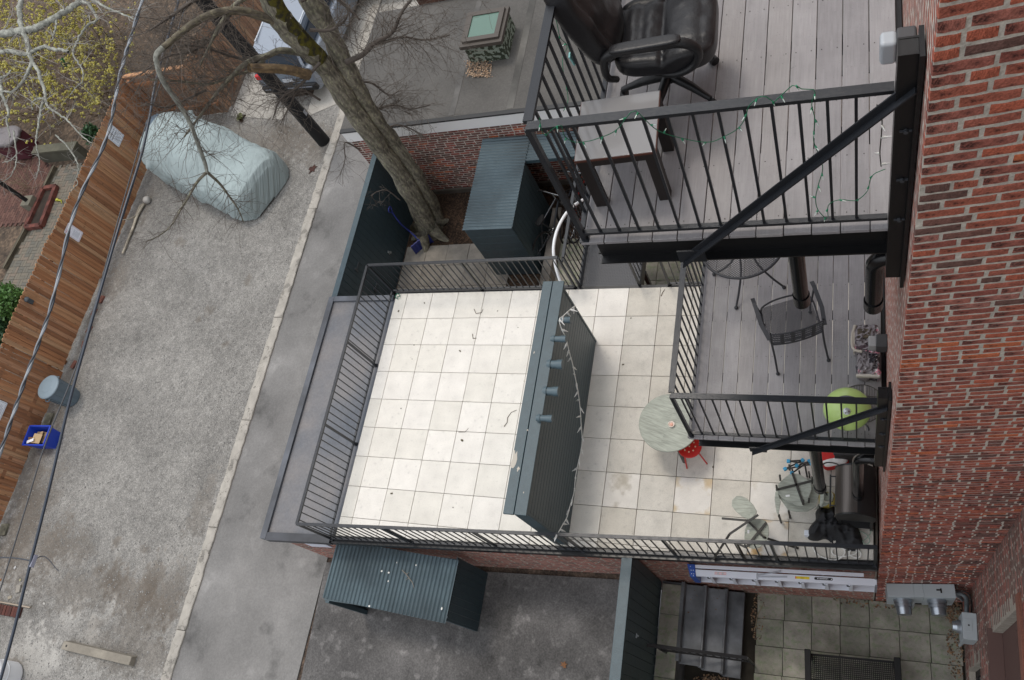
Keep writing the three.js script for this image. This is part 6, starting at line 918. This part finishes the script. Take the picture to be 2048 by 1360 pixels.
// ---------------------------------------------------------------- neighbour's garden beyond the plank fence
{
  const Z = (x, y, Y = 0) => atY(x / 4.857, 260 + y / 4.857, Y), inPoly = (p, l) => { let c = false; for (let i = 0, j = l.length - 1; i < l.length; j = i++) if ((l[i][1] > p[1]) !== (l[j][1] > p[1]) && p[0] < (l[j][0] - l[i][0]) * (p[1] - l[i][1]) / (l[j][1] - l[i][1]) + l[i][0]) c = !c; return c; };
  const P = l => l.map(([x, y]) => { const q = Z(x, y); return [q.x, q.z]; });
  const litTex = texture(512, 512, (u, w) => { const n = fbm(u, w, 30, 4, 701), m = fbm(u, w, 7, 4, 702); const k = 70 + 80 * (n - .4) + 40 * (m - .5); return [k * 1.14, k, k * .86]; });
  struct('garden_soil', boxUV(slab(-34, FX - .12, -.1, .003, -30, 6), .5), mat(0xf0e8e0, 1, { map: litTex, bumpMap: T.coarse, bumpScale: .03 }));
  const path = new THREE.Group(); path.name = numbered('garden_path'); path.userData.kind = 'structure'; scene.add(path);
  const e1 = Z(560, 370), e2 = Z(470, 560), e3 = Z(270, 1000), e4 = Z(75, 1360), outline = [[e1.x, e1.z], [e3.x, e3.z], [e4.x, e4.z], [e4.x, -5], [-18, -5], [-18, e1.z]];
  part('path_bed', prism(outline, -.05, .012), mat(0x4a463c, 1), path);
  const g = rbox(.094, .04, .194, .005, 1), pm = [[.22, .2, .16], [.25, .22, .17], [.19, .18, .15], [.27, .22, .17]].map(c => { const m = mat(0xffffff, .95, { map: T.speck }); m.color.setRGB(...c); return m; }), rest = [], cand = [];
  for (let i = 0; i < 22; i++) for (let k = 0; k < 40; k++) for (let h = 0; h < 2; h++) { const o = (i + k) % 2, x = -22 + i * .2 + (o ? .1 : .05 + h * .1), z = -12 + k * .2 + (o ? .05 + h * .1 : .1); if (inPoly([x - .08, z], outline)) cand.push([x, z, o]); }
  cand.sort((a, b) => (a[0] > -20.2) - (b[0] > -20.2));
  cand.forEach(([x, z, o], i) => { if (i < 300) { const me = part('brick', g, pick(pm), path); me.position.set(x, .012 + rr(-.003, .003), z); me.rotation.y = o ? Math.PI / 2 : 0; } else { const q = g.clone(); if (o) q.rotateY(Math.PI / 2); rest.push(q.translate(x, .012, z)); } });
  if (rest.length) part('brick_field', merge(rest), pm[0], path).userData.kind = 'stuff';
  const tm = mat(0x6c6453, .95, { map: T.blotch }), rb = mat(0x734238, .95, { map: T.blotch });
  const edge = thing('timber_edging', 'grey timber edging along the garden brick path', 'edging'); for (const [a, b] of [[e1, e2], [e2, e3], [e3, e4]]) part('board', bar(v(a.x - .04, .06, a.z), v(b.x - .04, .06, b.z), .09, .14), tm, edge);
  const wall = thing('garden_wall', 'low mossy concrete garden wall beside the brick path', 'wall'), w1 = Z(455, 290), w2 = Z(860, 250); part('wall', boxUV(bar(v(w1.x, .22, w1.z), v(w2.x, .22, w2.z), .22, .44), 1), mat(0x77776a, .95, { map: T.conc, bumpMap: T.coarse, bumpScale: .01 }), wall); part('coping', boxUV(bar(v(w1.x, .46, w1.z), v(w2.x, .46, w2.z), .28, .06), 1), mat(0x858474, .95, { map: T.conc }), wall);
  // red brick patio
  const rp = new THREE.Group(); rp.name = numbered('garden_patio'); rp.userData.kind = 'structure'; scene.add(rp); const poly = P([[-200, 950], [250, 910], [330, 720], [520, 400], [430, 270], [300, 250], [-200, 300]]); part('patio_bed', prism(poly, -.05, .012), mat(0x3c2c28, 1), rp);
  let cnt = 0; const rg = rbox(.195, .04, .096, .005, 1), rm = [0x6b4a40, 0x735046, 0x61453c, 0x7a584c].map(k => mat(k, .95, { map: T.speck })), bx = Math.min(...poly.map(p => p[0])), ex = Math.max(...poly.map(p => p[0])), bz = Math.min(...poly.map(p => p[1])), ez = Math.max(...poly.map(p => p[1])), cnd = []; for (let x = bx, r = 0; x < ex; x += .102, r++) for (let z = bz + (r % 2) * .1; z < ez; z += .2) if (inPoly([x, z], poly)) cnd.push([x, z]); cnd.sort((a, b) => b[0] - a[0]); const rest2 = []; cnd.forEach(([x, z], i) => { if (i < 300) { const me = part('brick', rg, pick(rm), rp); me.position.set(x, .012 + rr(-.003, .003), z); me.rotation.y = Math.PI / 2; } else rest2.push(rg.clone().rotateY(Math.PI / 2).translate(x, .012, z)); }); if (rest2.length) part('brick_field', merge(rest2), rm[0], rp).userData.kind = 'stuff';
  const bed = thing('raised_bed', 'planting bed with a red brick border beside the garden path', 'bed'), c = [[455, 590], [575, 570], [430, 950], [285, 965]].map(q => Z(...q)); for (let i = 0; i < 4; i++) part('border', boxUV(bar(v(c[i].x, .08, c[i].z), v(c[(i + 1) % 4].x, .08, c[(i + 1) % 4].z), .12, .16), 2), rb, bed); part('soil', prism(c.map(p => [p.x, p.z]), 0, .07), mat(0x3a3028, 1, { map: T.blotch }), bed);
  const pb = Z(340, 740), post = thing('lamp_post', 'black post on a pale concrete base in the red brick garden', 'post', v(pb.x, 0, pb.z)); part('base', rbox(.34, .3, .34, .02, 2, 0, .15, 0), mat(0xa8a596, .95, { map: T.conc }), post); part('shaft', cyl(v(0, .3, 0), v(0, 3.4, 0), .06, .05, 14), mat(0x141416, .6), post);
  const gb = Z(270, 230), gr = thing('covered_grill', 'maroon garden grill under a sagging grey cover', 'grill', v(gb.x, 0, gb.z)); part('cart', rslab(-.45, .45, .1, .7, -.3, .3, .02), mat(0x4a1c28, .6), gr); part('cover', cushion(1.1, .22, .75, 3, ([x, y, z]) => [x, y + .06 * (vn(x, z, 8, 711) - .5), z], 20).translate(0, .78, 0), mat(0x6f6a6c, .6), gr);
  const hose = Z(600, 690); solo('garden_sprayer', 'small yellow garden sprayer head on the brick path', 'sprayer', [cyl(v(-.1, .04, 0), v(.12, .06, .06), .025), cyl(v(.12, .06, .06), v(.2, .08, .16), .012), rbox(.08, .06, .08, .01, 1, -.1, .04, 0)], mat(0x9c9a2c, .5), { pos: v(hose.x, .03, hose.z) });
}

// ---------------------------------------------------------------- trees
const barkTex = texture(512, 512, (u, w) => { const g = fbm(u, w * .5, 18, 5, 721), b = fbm(u, w, 5, 4, 722), li = fbm(u, w, 20, 3, 723); let k = 138 + 110 * (g - .5) + 60 * (b - .5); let r = k * 1.0, gg = k * .985, bb = k * .93; if (li > .52) { const q = (li - .52) * 3; r += 40 * q; gg += 44 * q; bb += 30 * q; } return [r, gg, bb]; });
const barkBump = grey(512, 512, (u, w) => 255 * (.65 * fbm(u, w * .5, 18, 5, 721) + .35 * fbm(u, w, 40, 3, 725)), { srgb: false });
const mossTex = texture(256, 256, (u, w) => { const n = fbm(u, w, 12, 4, 731), k = 90 + 90 * (n - .5); return n > .44 ? [k * 1.05, k * 1.02, k * .42] : [k * .9, k * .86, k * .68]; });
const bark = mat(0xdcd8cc, .95, { map: barkTex, bumpMap: barkBump, bumpScale: .018 }), mossBark = mat(0xd2cfb4, .95, { map: mossTex, bumpMap: barkBump, bumpScale: .02 });
const twigM = mat(0x5a534d, .95), paleTwig = mat(0x5f5851, .95), lichTwig = mat(0x8d8a84, .95), lichenTex = texture(256, 256, (u, w) => { const n = fbm(u, w, 14, 4, 741), k = 175 + 130 * (n - .5); return [k, k * 1.0, k * .96]; }), lichen = mat(0xc6c8c4, .95, { map: lichenTex, bumpMap: barkBump, bumpScale: .01 });
// twigs grown from a branch: crooked, forking, thinning
function grow(out, p, d, L, r, depth, droop) {
  const n = 4 + Math.floor(L * 5), pts = [p.clone()], R = [r]; const q = p.clone(), dir = d.clone();
  for (let i = 1; i <= n; i++) { dir.add(v(rr(-.3, .3), rr(-.26, .26) + droop * .05, rr(-.3, .3))).normalize(); q.addScaledVector(dir, L / n); pts.push(q.clone()); R.push(Math.max(.0021, r * (1 - .8 * i / n))); }
  out.push(limb(pts, R, depth > 1 ? 5 : 4));
  if (depth > 0) { const m = depth > 1 ? 3 : 2; for (let k = 0; k < m; k++) { const i = 1 + Math.floor(rnd() * (n - 1)), t = pts[Math.min(i + 1, n)].clone().sub(pts[i]).normalize(); const s = v(rr(-1, 1), rr(-.8, .9), rr(-1, 1)).addScaledVector(t, .9).normalize(); grow(out, pts[i], s, L * rr(.35, .65), R[i] * .68, depth - 1, droop); } }
}
{
  const b0 = v(-8.42, 0, -8.72), t = thing('courtyard_tree', 'large bare twin stemmed tree rising beside the alley fence', 'tree'), O = (l, back = 0) => l.map(([x, y, k]) => over(x, y, b0, back + (k ?? 0)));
  const trunk = (l, r, back, m, name) => { const pts = O(l, back), [P, R] = smooth(pts, r, 5); R.forEach((q, i) => R[i] = q * (1 + .07 * Math.sin(i * 1.7) + rr(-.02, .02))); const g = limb(P, R, 18), a = g.attributes.position, N = g.attributes.normal; for (let i = 0; i < a.count; i++) { const k = .09 * (vn(a.getX(i) * .3 + a.getZ(i) * .3, a.getY(i) * .12, 16, 751) - .5); a.setXYZ(i, a.getX(i) + N.getX(i) * k, a.getY(i) + N.getY(i) * k, a.getZ(i) + N.getZ(i) * k); } g.computeVertexNormals(); return part(name, g, m, t); };
  trunk([[868, 480], [860, 455], [829, 398], [791, 335], [746, 275], [700, 210], [668, 160], [640, 122], [612, 98], [584, 66], [556, 30], [535, -10], [515, -60], [490, -120]], [.36, .24, .175, .16, .158, .158, .155, .15, .155, .15, .145, .14, .135, .11], .05, bark, 'trunk');
  trunk([[872, 478], [872, 440], [846, 378], [810, 318], [770, 262], [730, 205], [699, 150], [670, 90], [645, 40], [620, -5], [600, -60]], [.28, .18, .13, .122, .128, .14, .15, .155, .155, .15, .14], .12, bark, 'stem');
  part('moss', [limb(...smooth(O([[640, 118], [612, 92], [584, 60], [558, 26], [538, -14]], .03), [.15, .162, .158, .152, .145], 5), 14)], mossBark, t);
  // root flare
  part('roots', [0, 1, 2, 3, 4].map(k => { const a = k * 1.26 + .4; return limb([v(b0.x + Math.cos(a) * .2, .35, b0.z + Math.sin(a) * .2), v(b0.x + Math.cos(a) * .32, .08, b0.z + Math.sin(a) * .32), v(b0.x + Math.cos(a) * .5, -.05, b0.z + Math.sin(a) * .5)], [.14, .09, .03], 8); }), bark, t);
  const tw = [], pt = [];
  const br = (l, r, back, m, dens, L, depth = 2, dst = tw) => { const pts = O(l, back), [P, R] = smooth(pts, pts.map((_, i) => r[0] + (r[1] - r[0]) * i / (pts.length - 1)), 5); part('branch', limb(P, R, 8), m, t); const n = Math.round(dens * P.length * 1.35); for (let k = 0; k < n; k++) { const i = Math.floor(rr(.15, 1) * (P.length - 1)), d = P[Math.min(i + 1, P.length - 1)].clone().sub(P[Math.max(0, i - 1)]).normalize(); grow(dst, P[i], v(rr(-1, 1), rr(-.7, .9), rr(-1, 1)).addScaledVector(d, .7).normalize(), L * rr(.4, 1.5), Math.min(R[i] * .4, .0065), depth, -.6); } };
  br([[550, 42], [520, 32], [485, 22], [452, 22], [420, 30], [388, 46], [352, 74], [326, 95]], [.075, .045], 0, mat(0xb3aa9b, .95, { map: barkTex }), .35, .8);
  br([[326, 95], [313, 110], [317, 140], [328, 165], [350, 197], [376, 238], [396, 288], [411, 330], [414, 346]], [.045, .03], 0, lichen, .5, .7);
  br([[414, 344], [440, 368], [460, 395], [476, 418], [488, 446]], [.026, .008], 0, bark, .9, .45, 1); br([[414, 344], [396, 362], [378, 392], [362, 418], [343, 450], [322, 469], [292, 484]], [.026, .006], 0, bark, 1, .45, 1);
  br([[612, 108], [560, 101], [535, 111], [502, 121], [482, 134], [461, 156], [438, 181], [422, 202], [395, 238], [368, 274]], [.06, .012], .2, bark, .8, .9); br([[535, 111], [505, 140], [470, 150], [420, 168], [380, 165], [335, 160], [300, 160]], [.03, .01], .3, bark, .9, .8); br([[500, 122], [455, 110], [410, 95], [370, 90]], [.028, .01], .5, twigM, .9, .8);
  br([[618, 150], [584, 141], [546, 137], [498, 136]], [.09, .07], -.3, mat(0xc4a888, .9, { map: barkTex }), .15, .5, 1);
  br([[690, 125], [724, 110], [750, 86], [783, 66], [805, 22], [830, -10]], [.05, .02], -.2, twigM, 1.1, .9); br([[745, 90], [775, 82], [805, 74], [850, 80], [900, 70]], [.03, .008], -.2, twigM, 1.3, .7); br([[735, 225], [760, 216], [790, 210], [820, 218], [860, 210]], [.03, .008], .1, twigM, 1.3, .6); br([[760, 262], [795, 250], [830, 262], [850, 275]], [.02, .006], .1, twigM, 1.2, .5, 1);
  br([[700, 165], [740, 165], [780, 190], [800, 180]], [.026, .008], .1, twigM, 1.2, .6); br([[640, 200], [600, 180], [580, 210], [560, 250]], [.02, .006], -.2, twigM, 1.2, .6, 1); br([[720, 300], [690, 285], [690, 320], [680, 350]], [.016, .005], -.3, twigM, 1, .4, 1); br([[640, 125], [600, 170], [560, 200], [545, 240]], [.028, .008], -.3, twigM, 1.2, .7); br([[800, 400], [770, 380], [745, 390], [755, 410]], [.012, .004], -.35, twigM, .7, .25, 1);
  br([[600, 0], [650, -20], [700, 20], [720, 40]], [.05, .012], -.3, twigM, 1.1, .8); br([[520, -20], [470, 10], [440, 50], [420, 90], [400, 130]], [.045, .012], .2, bark, 1, .9); br([[530, -30], [450, -20], [390, 0], [345, 30], [300, 60]], [.05, .014], .6, twigM, 1.2, 1.1); br([[620, 60], [660, 60], [690, 40], [700, 10]], [.03, .01], -.4, twigM, 1, .7); br([[470, 15], [430, 70], [390, 100], [330, 115], [280, 150]], [.03, .01], .7, twigM, 1.3, 1.0); br([[412, 180], [370, 200], [330, 215], [290, 205]], [.022, .008], .4, twigM, 1.1, .8);
  part('twigs', merge(tw), paleTwig, t).userData.kind = 'stuff';
}
{ // pale lichen covered tree in the garden, its trunk just outside the frame
  const t = thing('lichen_tree', 'bare tree with pale lichen covered branches over the neighbouring garden', 'tree'), Y = 4.2, Q = (l, dy = 0) => l.map(([x, y], i) => atY(x / 4.857, y / 4.857, Y + dy)), Q2 = (l, dy = 0) => l.map(([x, y]) => atY(x / 4.857, 260 + y / 4.857, Y - .6 + dy)), tw = [];
  const br = (pts, r0, r1, dens, L, depth = 2) => { const [P, R] = smooth(pts, pts.map((_, i) => .72 * (r0 + (r1 - r0) * i / (pts.length - 1))), 5); R.forEach((q, i) => R[i] = q * (1 + .16 * Math.sin(i * 2.3))); P.forEach((p, i) => { if (i && i < P.length - 1) p.add(v(rr(-.012, .012), rr(-.012, .012), rr(-.012, .012))); }); part('branch', limb(P, R, 8), lichen, t); for (let k = 0, n = Math.round(dens * P.length * .5); k < n; k++) { const i = Math.floor(rr(.1, 1) * (P.length - 1)); grow(tw, P[i], v(rr(-1, 1), rr(-.6, .8), rr(-1, 1)).normalize(), L * rr(.5, 1.4), Math.min(R[i] * .45, .012), depth, -.4); } };
  const T0 = atY(-420, -120, Y + .2), base = v(T0.x - .4, 0, T0.z); part('trunk', limb(...smooth([v(base.x, -.05, base.z), v(base.x + .1, 2, base.z + .05), v(T0.x, 4.2, T0.z), v(T0.x - .2, 6, T0.z - .6)], [.34, .26, .2, .1], 6), 14), lichen, t);
  br([T0, ...Q([[0, 330], [150, 312], [250, 302], [350, 272], [450, 222], [550, 160], [650, 100], [740, 42], [830, -30]])], .13, .085, .5, .9);
  br([v(T0.x, 5, T0.z - .2), ...Q([[180, -40], [190, 100], [200, 240], [240, 330], [270, 430], [290, 530], [310, 600], [290, 660], [250, 750], [180, 840], [120, 890], [30, 890]])], .1, .03, .5, .7);
  br(Q([[310, 608], [370, 690], [400, 780], [430, 870], [440, 950], [402, 1040], [390, 1130], [370, 1220], [358, 1350]]), .06, .025, .5, .6); br(Q([[440, 950], [460, 1030], [540, 1090], [620, 1142], [680, 1192], [800, 1330], [900, 1390]]), .04, .012, .5, .5); br([T0, ...Q([[0, 495], [100, 500], [200, 520], [280, 522], [340, 490], [430, 450], [500, 476], [600, 486], [665, 505]])], .08, .045, .4, .6);
  br(Q([[740, 15], [850, 32], [910, 120], [940, 200], [862, 240], [800, 310], [760, 380], [730, 450], [710, 520], [760, 610], [800, 680], [805, 780], [740, 850], [680, 920]]), .05, .012, .6, .6); br(Q([[0, 780], [20, 900], [50, 1000], [80, 1080], [70, 1200], [100, 1330]]), .06, .02, .7, .5); br(Q([[900, 10], [960, 32], [1050, 82], [1150, 122], [1250, 162], [1310, 190]]), .05, .02, .9, .8); br(Q([[440, 960], [350, 965], [310, 1010], [320, 1070]]), .035, .015, .5, .4, 1); br(Q([[550, 200], [540, 290], [510, 380], [490, 410]]), .035, .012, .5, .5, 1);
  br(Q([[0, 760], [70, 730], [105, 680]]), .04, .02, .4, .4, 1); br(Q2([[360, 20], [350, 150], [385, 280], [370, 400], [345, 480]]), .022, .008, .9, .4, 1); br(Q2([[540, 50], [640, 140], [700, 220], [742, 300], [760, 400], [742, 460], [750, 530], [690, 592]]), .024, .01, .5, .35, 1); br(Q2([[130, 10], [150, 130], [160, 240], [150, 330], [120, 420], [80, 470], [30, 500]]), .026, .01, .8, .45, 1); br(Q2([[160, 240], [90, 300], [20, 320]]), .02, .008, .6, .35, 1);
  part('twigs', merge(tw), lichTwig, t).userData.kind = 'stuff';
}
{ // yellow blossoming shrubs, thin undergrowth, evergreen shrubs
  const yel = [[.4, .35, .07], [.48, .42, .1], [.32, .29, .06], [.36, .34, .13]], col = new THREE.Color(), m4 = new THREE.Matrix4(), q4 = new THREE.Quaternion(), ico = new THREE.IcosahedronGeometry(1, 0);
  const shrub = (label, px, py, h, rad, blossoms, stems, group) => {
    const b = atY(px, py, 0), s = thing('blossoming_shrub', label, 'shrub', v(b.x, 0, b.z), group), tw = [], tips = [];
    for (let k = 0; k < stems; k++) { const a = rr(0, 6.283), o = v(Math.cos(a) * rad * rr(0, .35), 0, Math.sin(a) * rad * rr(0, .35)); const n0 = tw.length; grow(tw, o, v(Math.cos(a) * .55, 1, Math.sin(a) * .55).normalize(), h * rr(.7, 1.15), .018, 2, .5); for (let i = n0; i < tw.length; i++) { const p = tw[i].attributes.position; for (let j = 5; j < p.count; j += 4) tips.push(v(p.getX(j), p.getY(j), p.getZ(j))); } }
    part('stems', merge(tw), mat(0x6d5f4c, .95), s).userData.kind = 'stuff';
    const im = new THREE.InstancedMesh(ico, mat(0xffffff, .85), blossoms); let i = 0; while (i < blossoms) { const p = tips[Math.floor(rnd() * tips.length)]; if (p.y < .5) { if (rnd() < .8) continue; } const n = 1 + Math.floor(rnd() * 6); for (let k = 0; k < n && i < blossoms; k++, i++) { const r = rr(.018, .036); q4.setFromEuler(new THREE.Euler(rr(0, 6), rr(0, 6), 0)); m4.compose(p.clone().add(v(rr(-.032, .032), rr(-.03, .03), rr(-.032, .032))), q4, v(r, r * .7, r)); im.setMatrixAt(i, m4); col.setRGB(...pick(yel)); im.setColorAt(i, col); } }
    im.name = 'blossoms'; im.userData.kind = 'stuff'; im.castShadow = im.receiveShadow = true; s.add(im);
  };
  const gY = 'yellow blossoming shrubs in the garden';
  shrub('wide shrub thick with yellow blossom in the garden corner under the pale branches', 195, 95, 2.6, 1.6, 2300, 18); shrub('loose yellow blossoming shrub beside the plank fence end', 235, 175, 2.0, 1.3, 1500, 10); shrub('low yellow blossoming shrub beside the covered garden grill', 90, 215, 2.2, 1.6, 1700, 14); shrub('tall yellow blossoming shrub at the back of the garden', 70, 120, 2.8, 1.8, 1500, 15); shrub('sparse twiggy yellow shrub near the garden wall', 150, 215, 1.8, 1.2, 1300, 9); shrub('yellow flecked shrub between the low wall and the plank fence end', 215, 215, 1.7, 1.0, 800, 8); shrub('rounded yellow shrub behind the covered garden grill', 25, 190, 2.1, 1.4, 1200, 11); shrub('leggy yellow shrub at the drive end of the garden', 250, 90, 2.2, 1.2, 900, 9);
  const bare = (label, px, py, h, rad, stems, m) => { const b = atY(px, py, 0), s = thing('bare_shrub', label, 'shrub', v(b.x, 0, b.z)), tw = []; for (let k = 0; k < stems; k++) { const a = rr(0, 6.283), o = v(Math.cos(a) * rad * rr(0, .5), 0, Math.sin(a) * rad * rr(0, .5)); grow(tw, o, v(Math.cos(a) * .7, 1, Math.sin(a) * .7).normalize(), h * rr(.6, 1.2), .013, 2, .4); } part('stems', merge(tw), m, s).userData.kind = 'stuff'; };
  bare('low leafless shrub spreading over the red brick garden', 65, 372, .9, .7, 12, mat(0x7d6b58, .95)); bare('dense leafless thicket at the corner behind the plank fences', 320, 110, 2.6, 1.6, 16, mat(0x6b6259, .95)); bare('leafless bush beside the drive fence', 290, 165, 2.0, 1.2, 10, mat(0x776c60, .95)); bare('leafless tangle between the garden and the drive', 380, 60, 2.4, 1.5, 13, mat(0x6b6259, .95));
  const ever = (label, px, py, Y, r, n, c) => { const b = atY(px, py, Y), s = thing('evergreen_shrub', label, 'shrub', v(b.x, 0, b.z)); part('stem', [0, 1, 2].map(k => limb([v(rr(-.05, .05), 0, rr(-.05, .05)), v(rr(-.2, .2), Y * .6, rr(-.2, .2)), v(rr(-r, r) * .6, Y + r * .4, rr(-r, r) * .6)], [.03, .02, .008], 6)), mat(0x4a3a2c, .95), s);
    const leaf = new THREE.PlaneGeometry(.035, .07, 1, 2); const P = leaf.attributes.position; for (let i = 0; i < P.count; i++) P.setZ(i, -.012 * Math.abs(P.getX(i)) / .0175); leaf.computeVertexNormals(); const im = new THREE.InstancedMesh(leaf, mat(0xffffff, .6, { side: THREE.DoubleSide }), n); for (let i = 0; i < n; i++) { const d = v(rr(-1, 1), rr(-.9, 1), rr(-1, 1)); d.normalize().multiplyScalar(Math.pow(rnd(), .4) * r * (.7 + .5 * vn(d.x * .5 + .5, d.z * .5 + .5, 6, 761))); q4.setFromEuler(new THREE.Euler(rr(-1.5, 1.5), rr(0, 6.3), rr(-1, 1))); m4.compose(v(d.x, Math.max(.1, Y + d.y), d.z), q4, v(1, 1, 1).multiplyScalar(rr(.6, 1.3))); im.setMatrixAt(i, m4); const k = rr(.6, 1.4); col.setRGB(c[0] * k, c[1] * k, c[2] * k); im.setColorAt(i, col); } im.name = 'leaves'; im.userData.kind = 'stuff'; im.castShadow = im.receiveShadow = true; s.add(im); };
  ever('bright green leafy shrub behind the plank fence by the lantern', 18, 612, 1.25, .55, 2600, [.07, .16, .035]); ever('dark green shrub behind the plank fence below the bright one', 2, 655, 1.1, .5, 2200, [.025, .07, .025]); ever('small dark green shrub near the low garden wall', 183, 268, .7, .28, 900, [.03, .085, .03]); ever('tiny green plant deep in the garden', 132, 124, .2, .16, 300, [.06, .22, .07]); ever('small green weed at the edge of the concrete drive', 482, 236, .04, .1, 70, [.2, .22, .09]);
}
renderer.render(scene, camera);
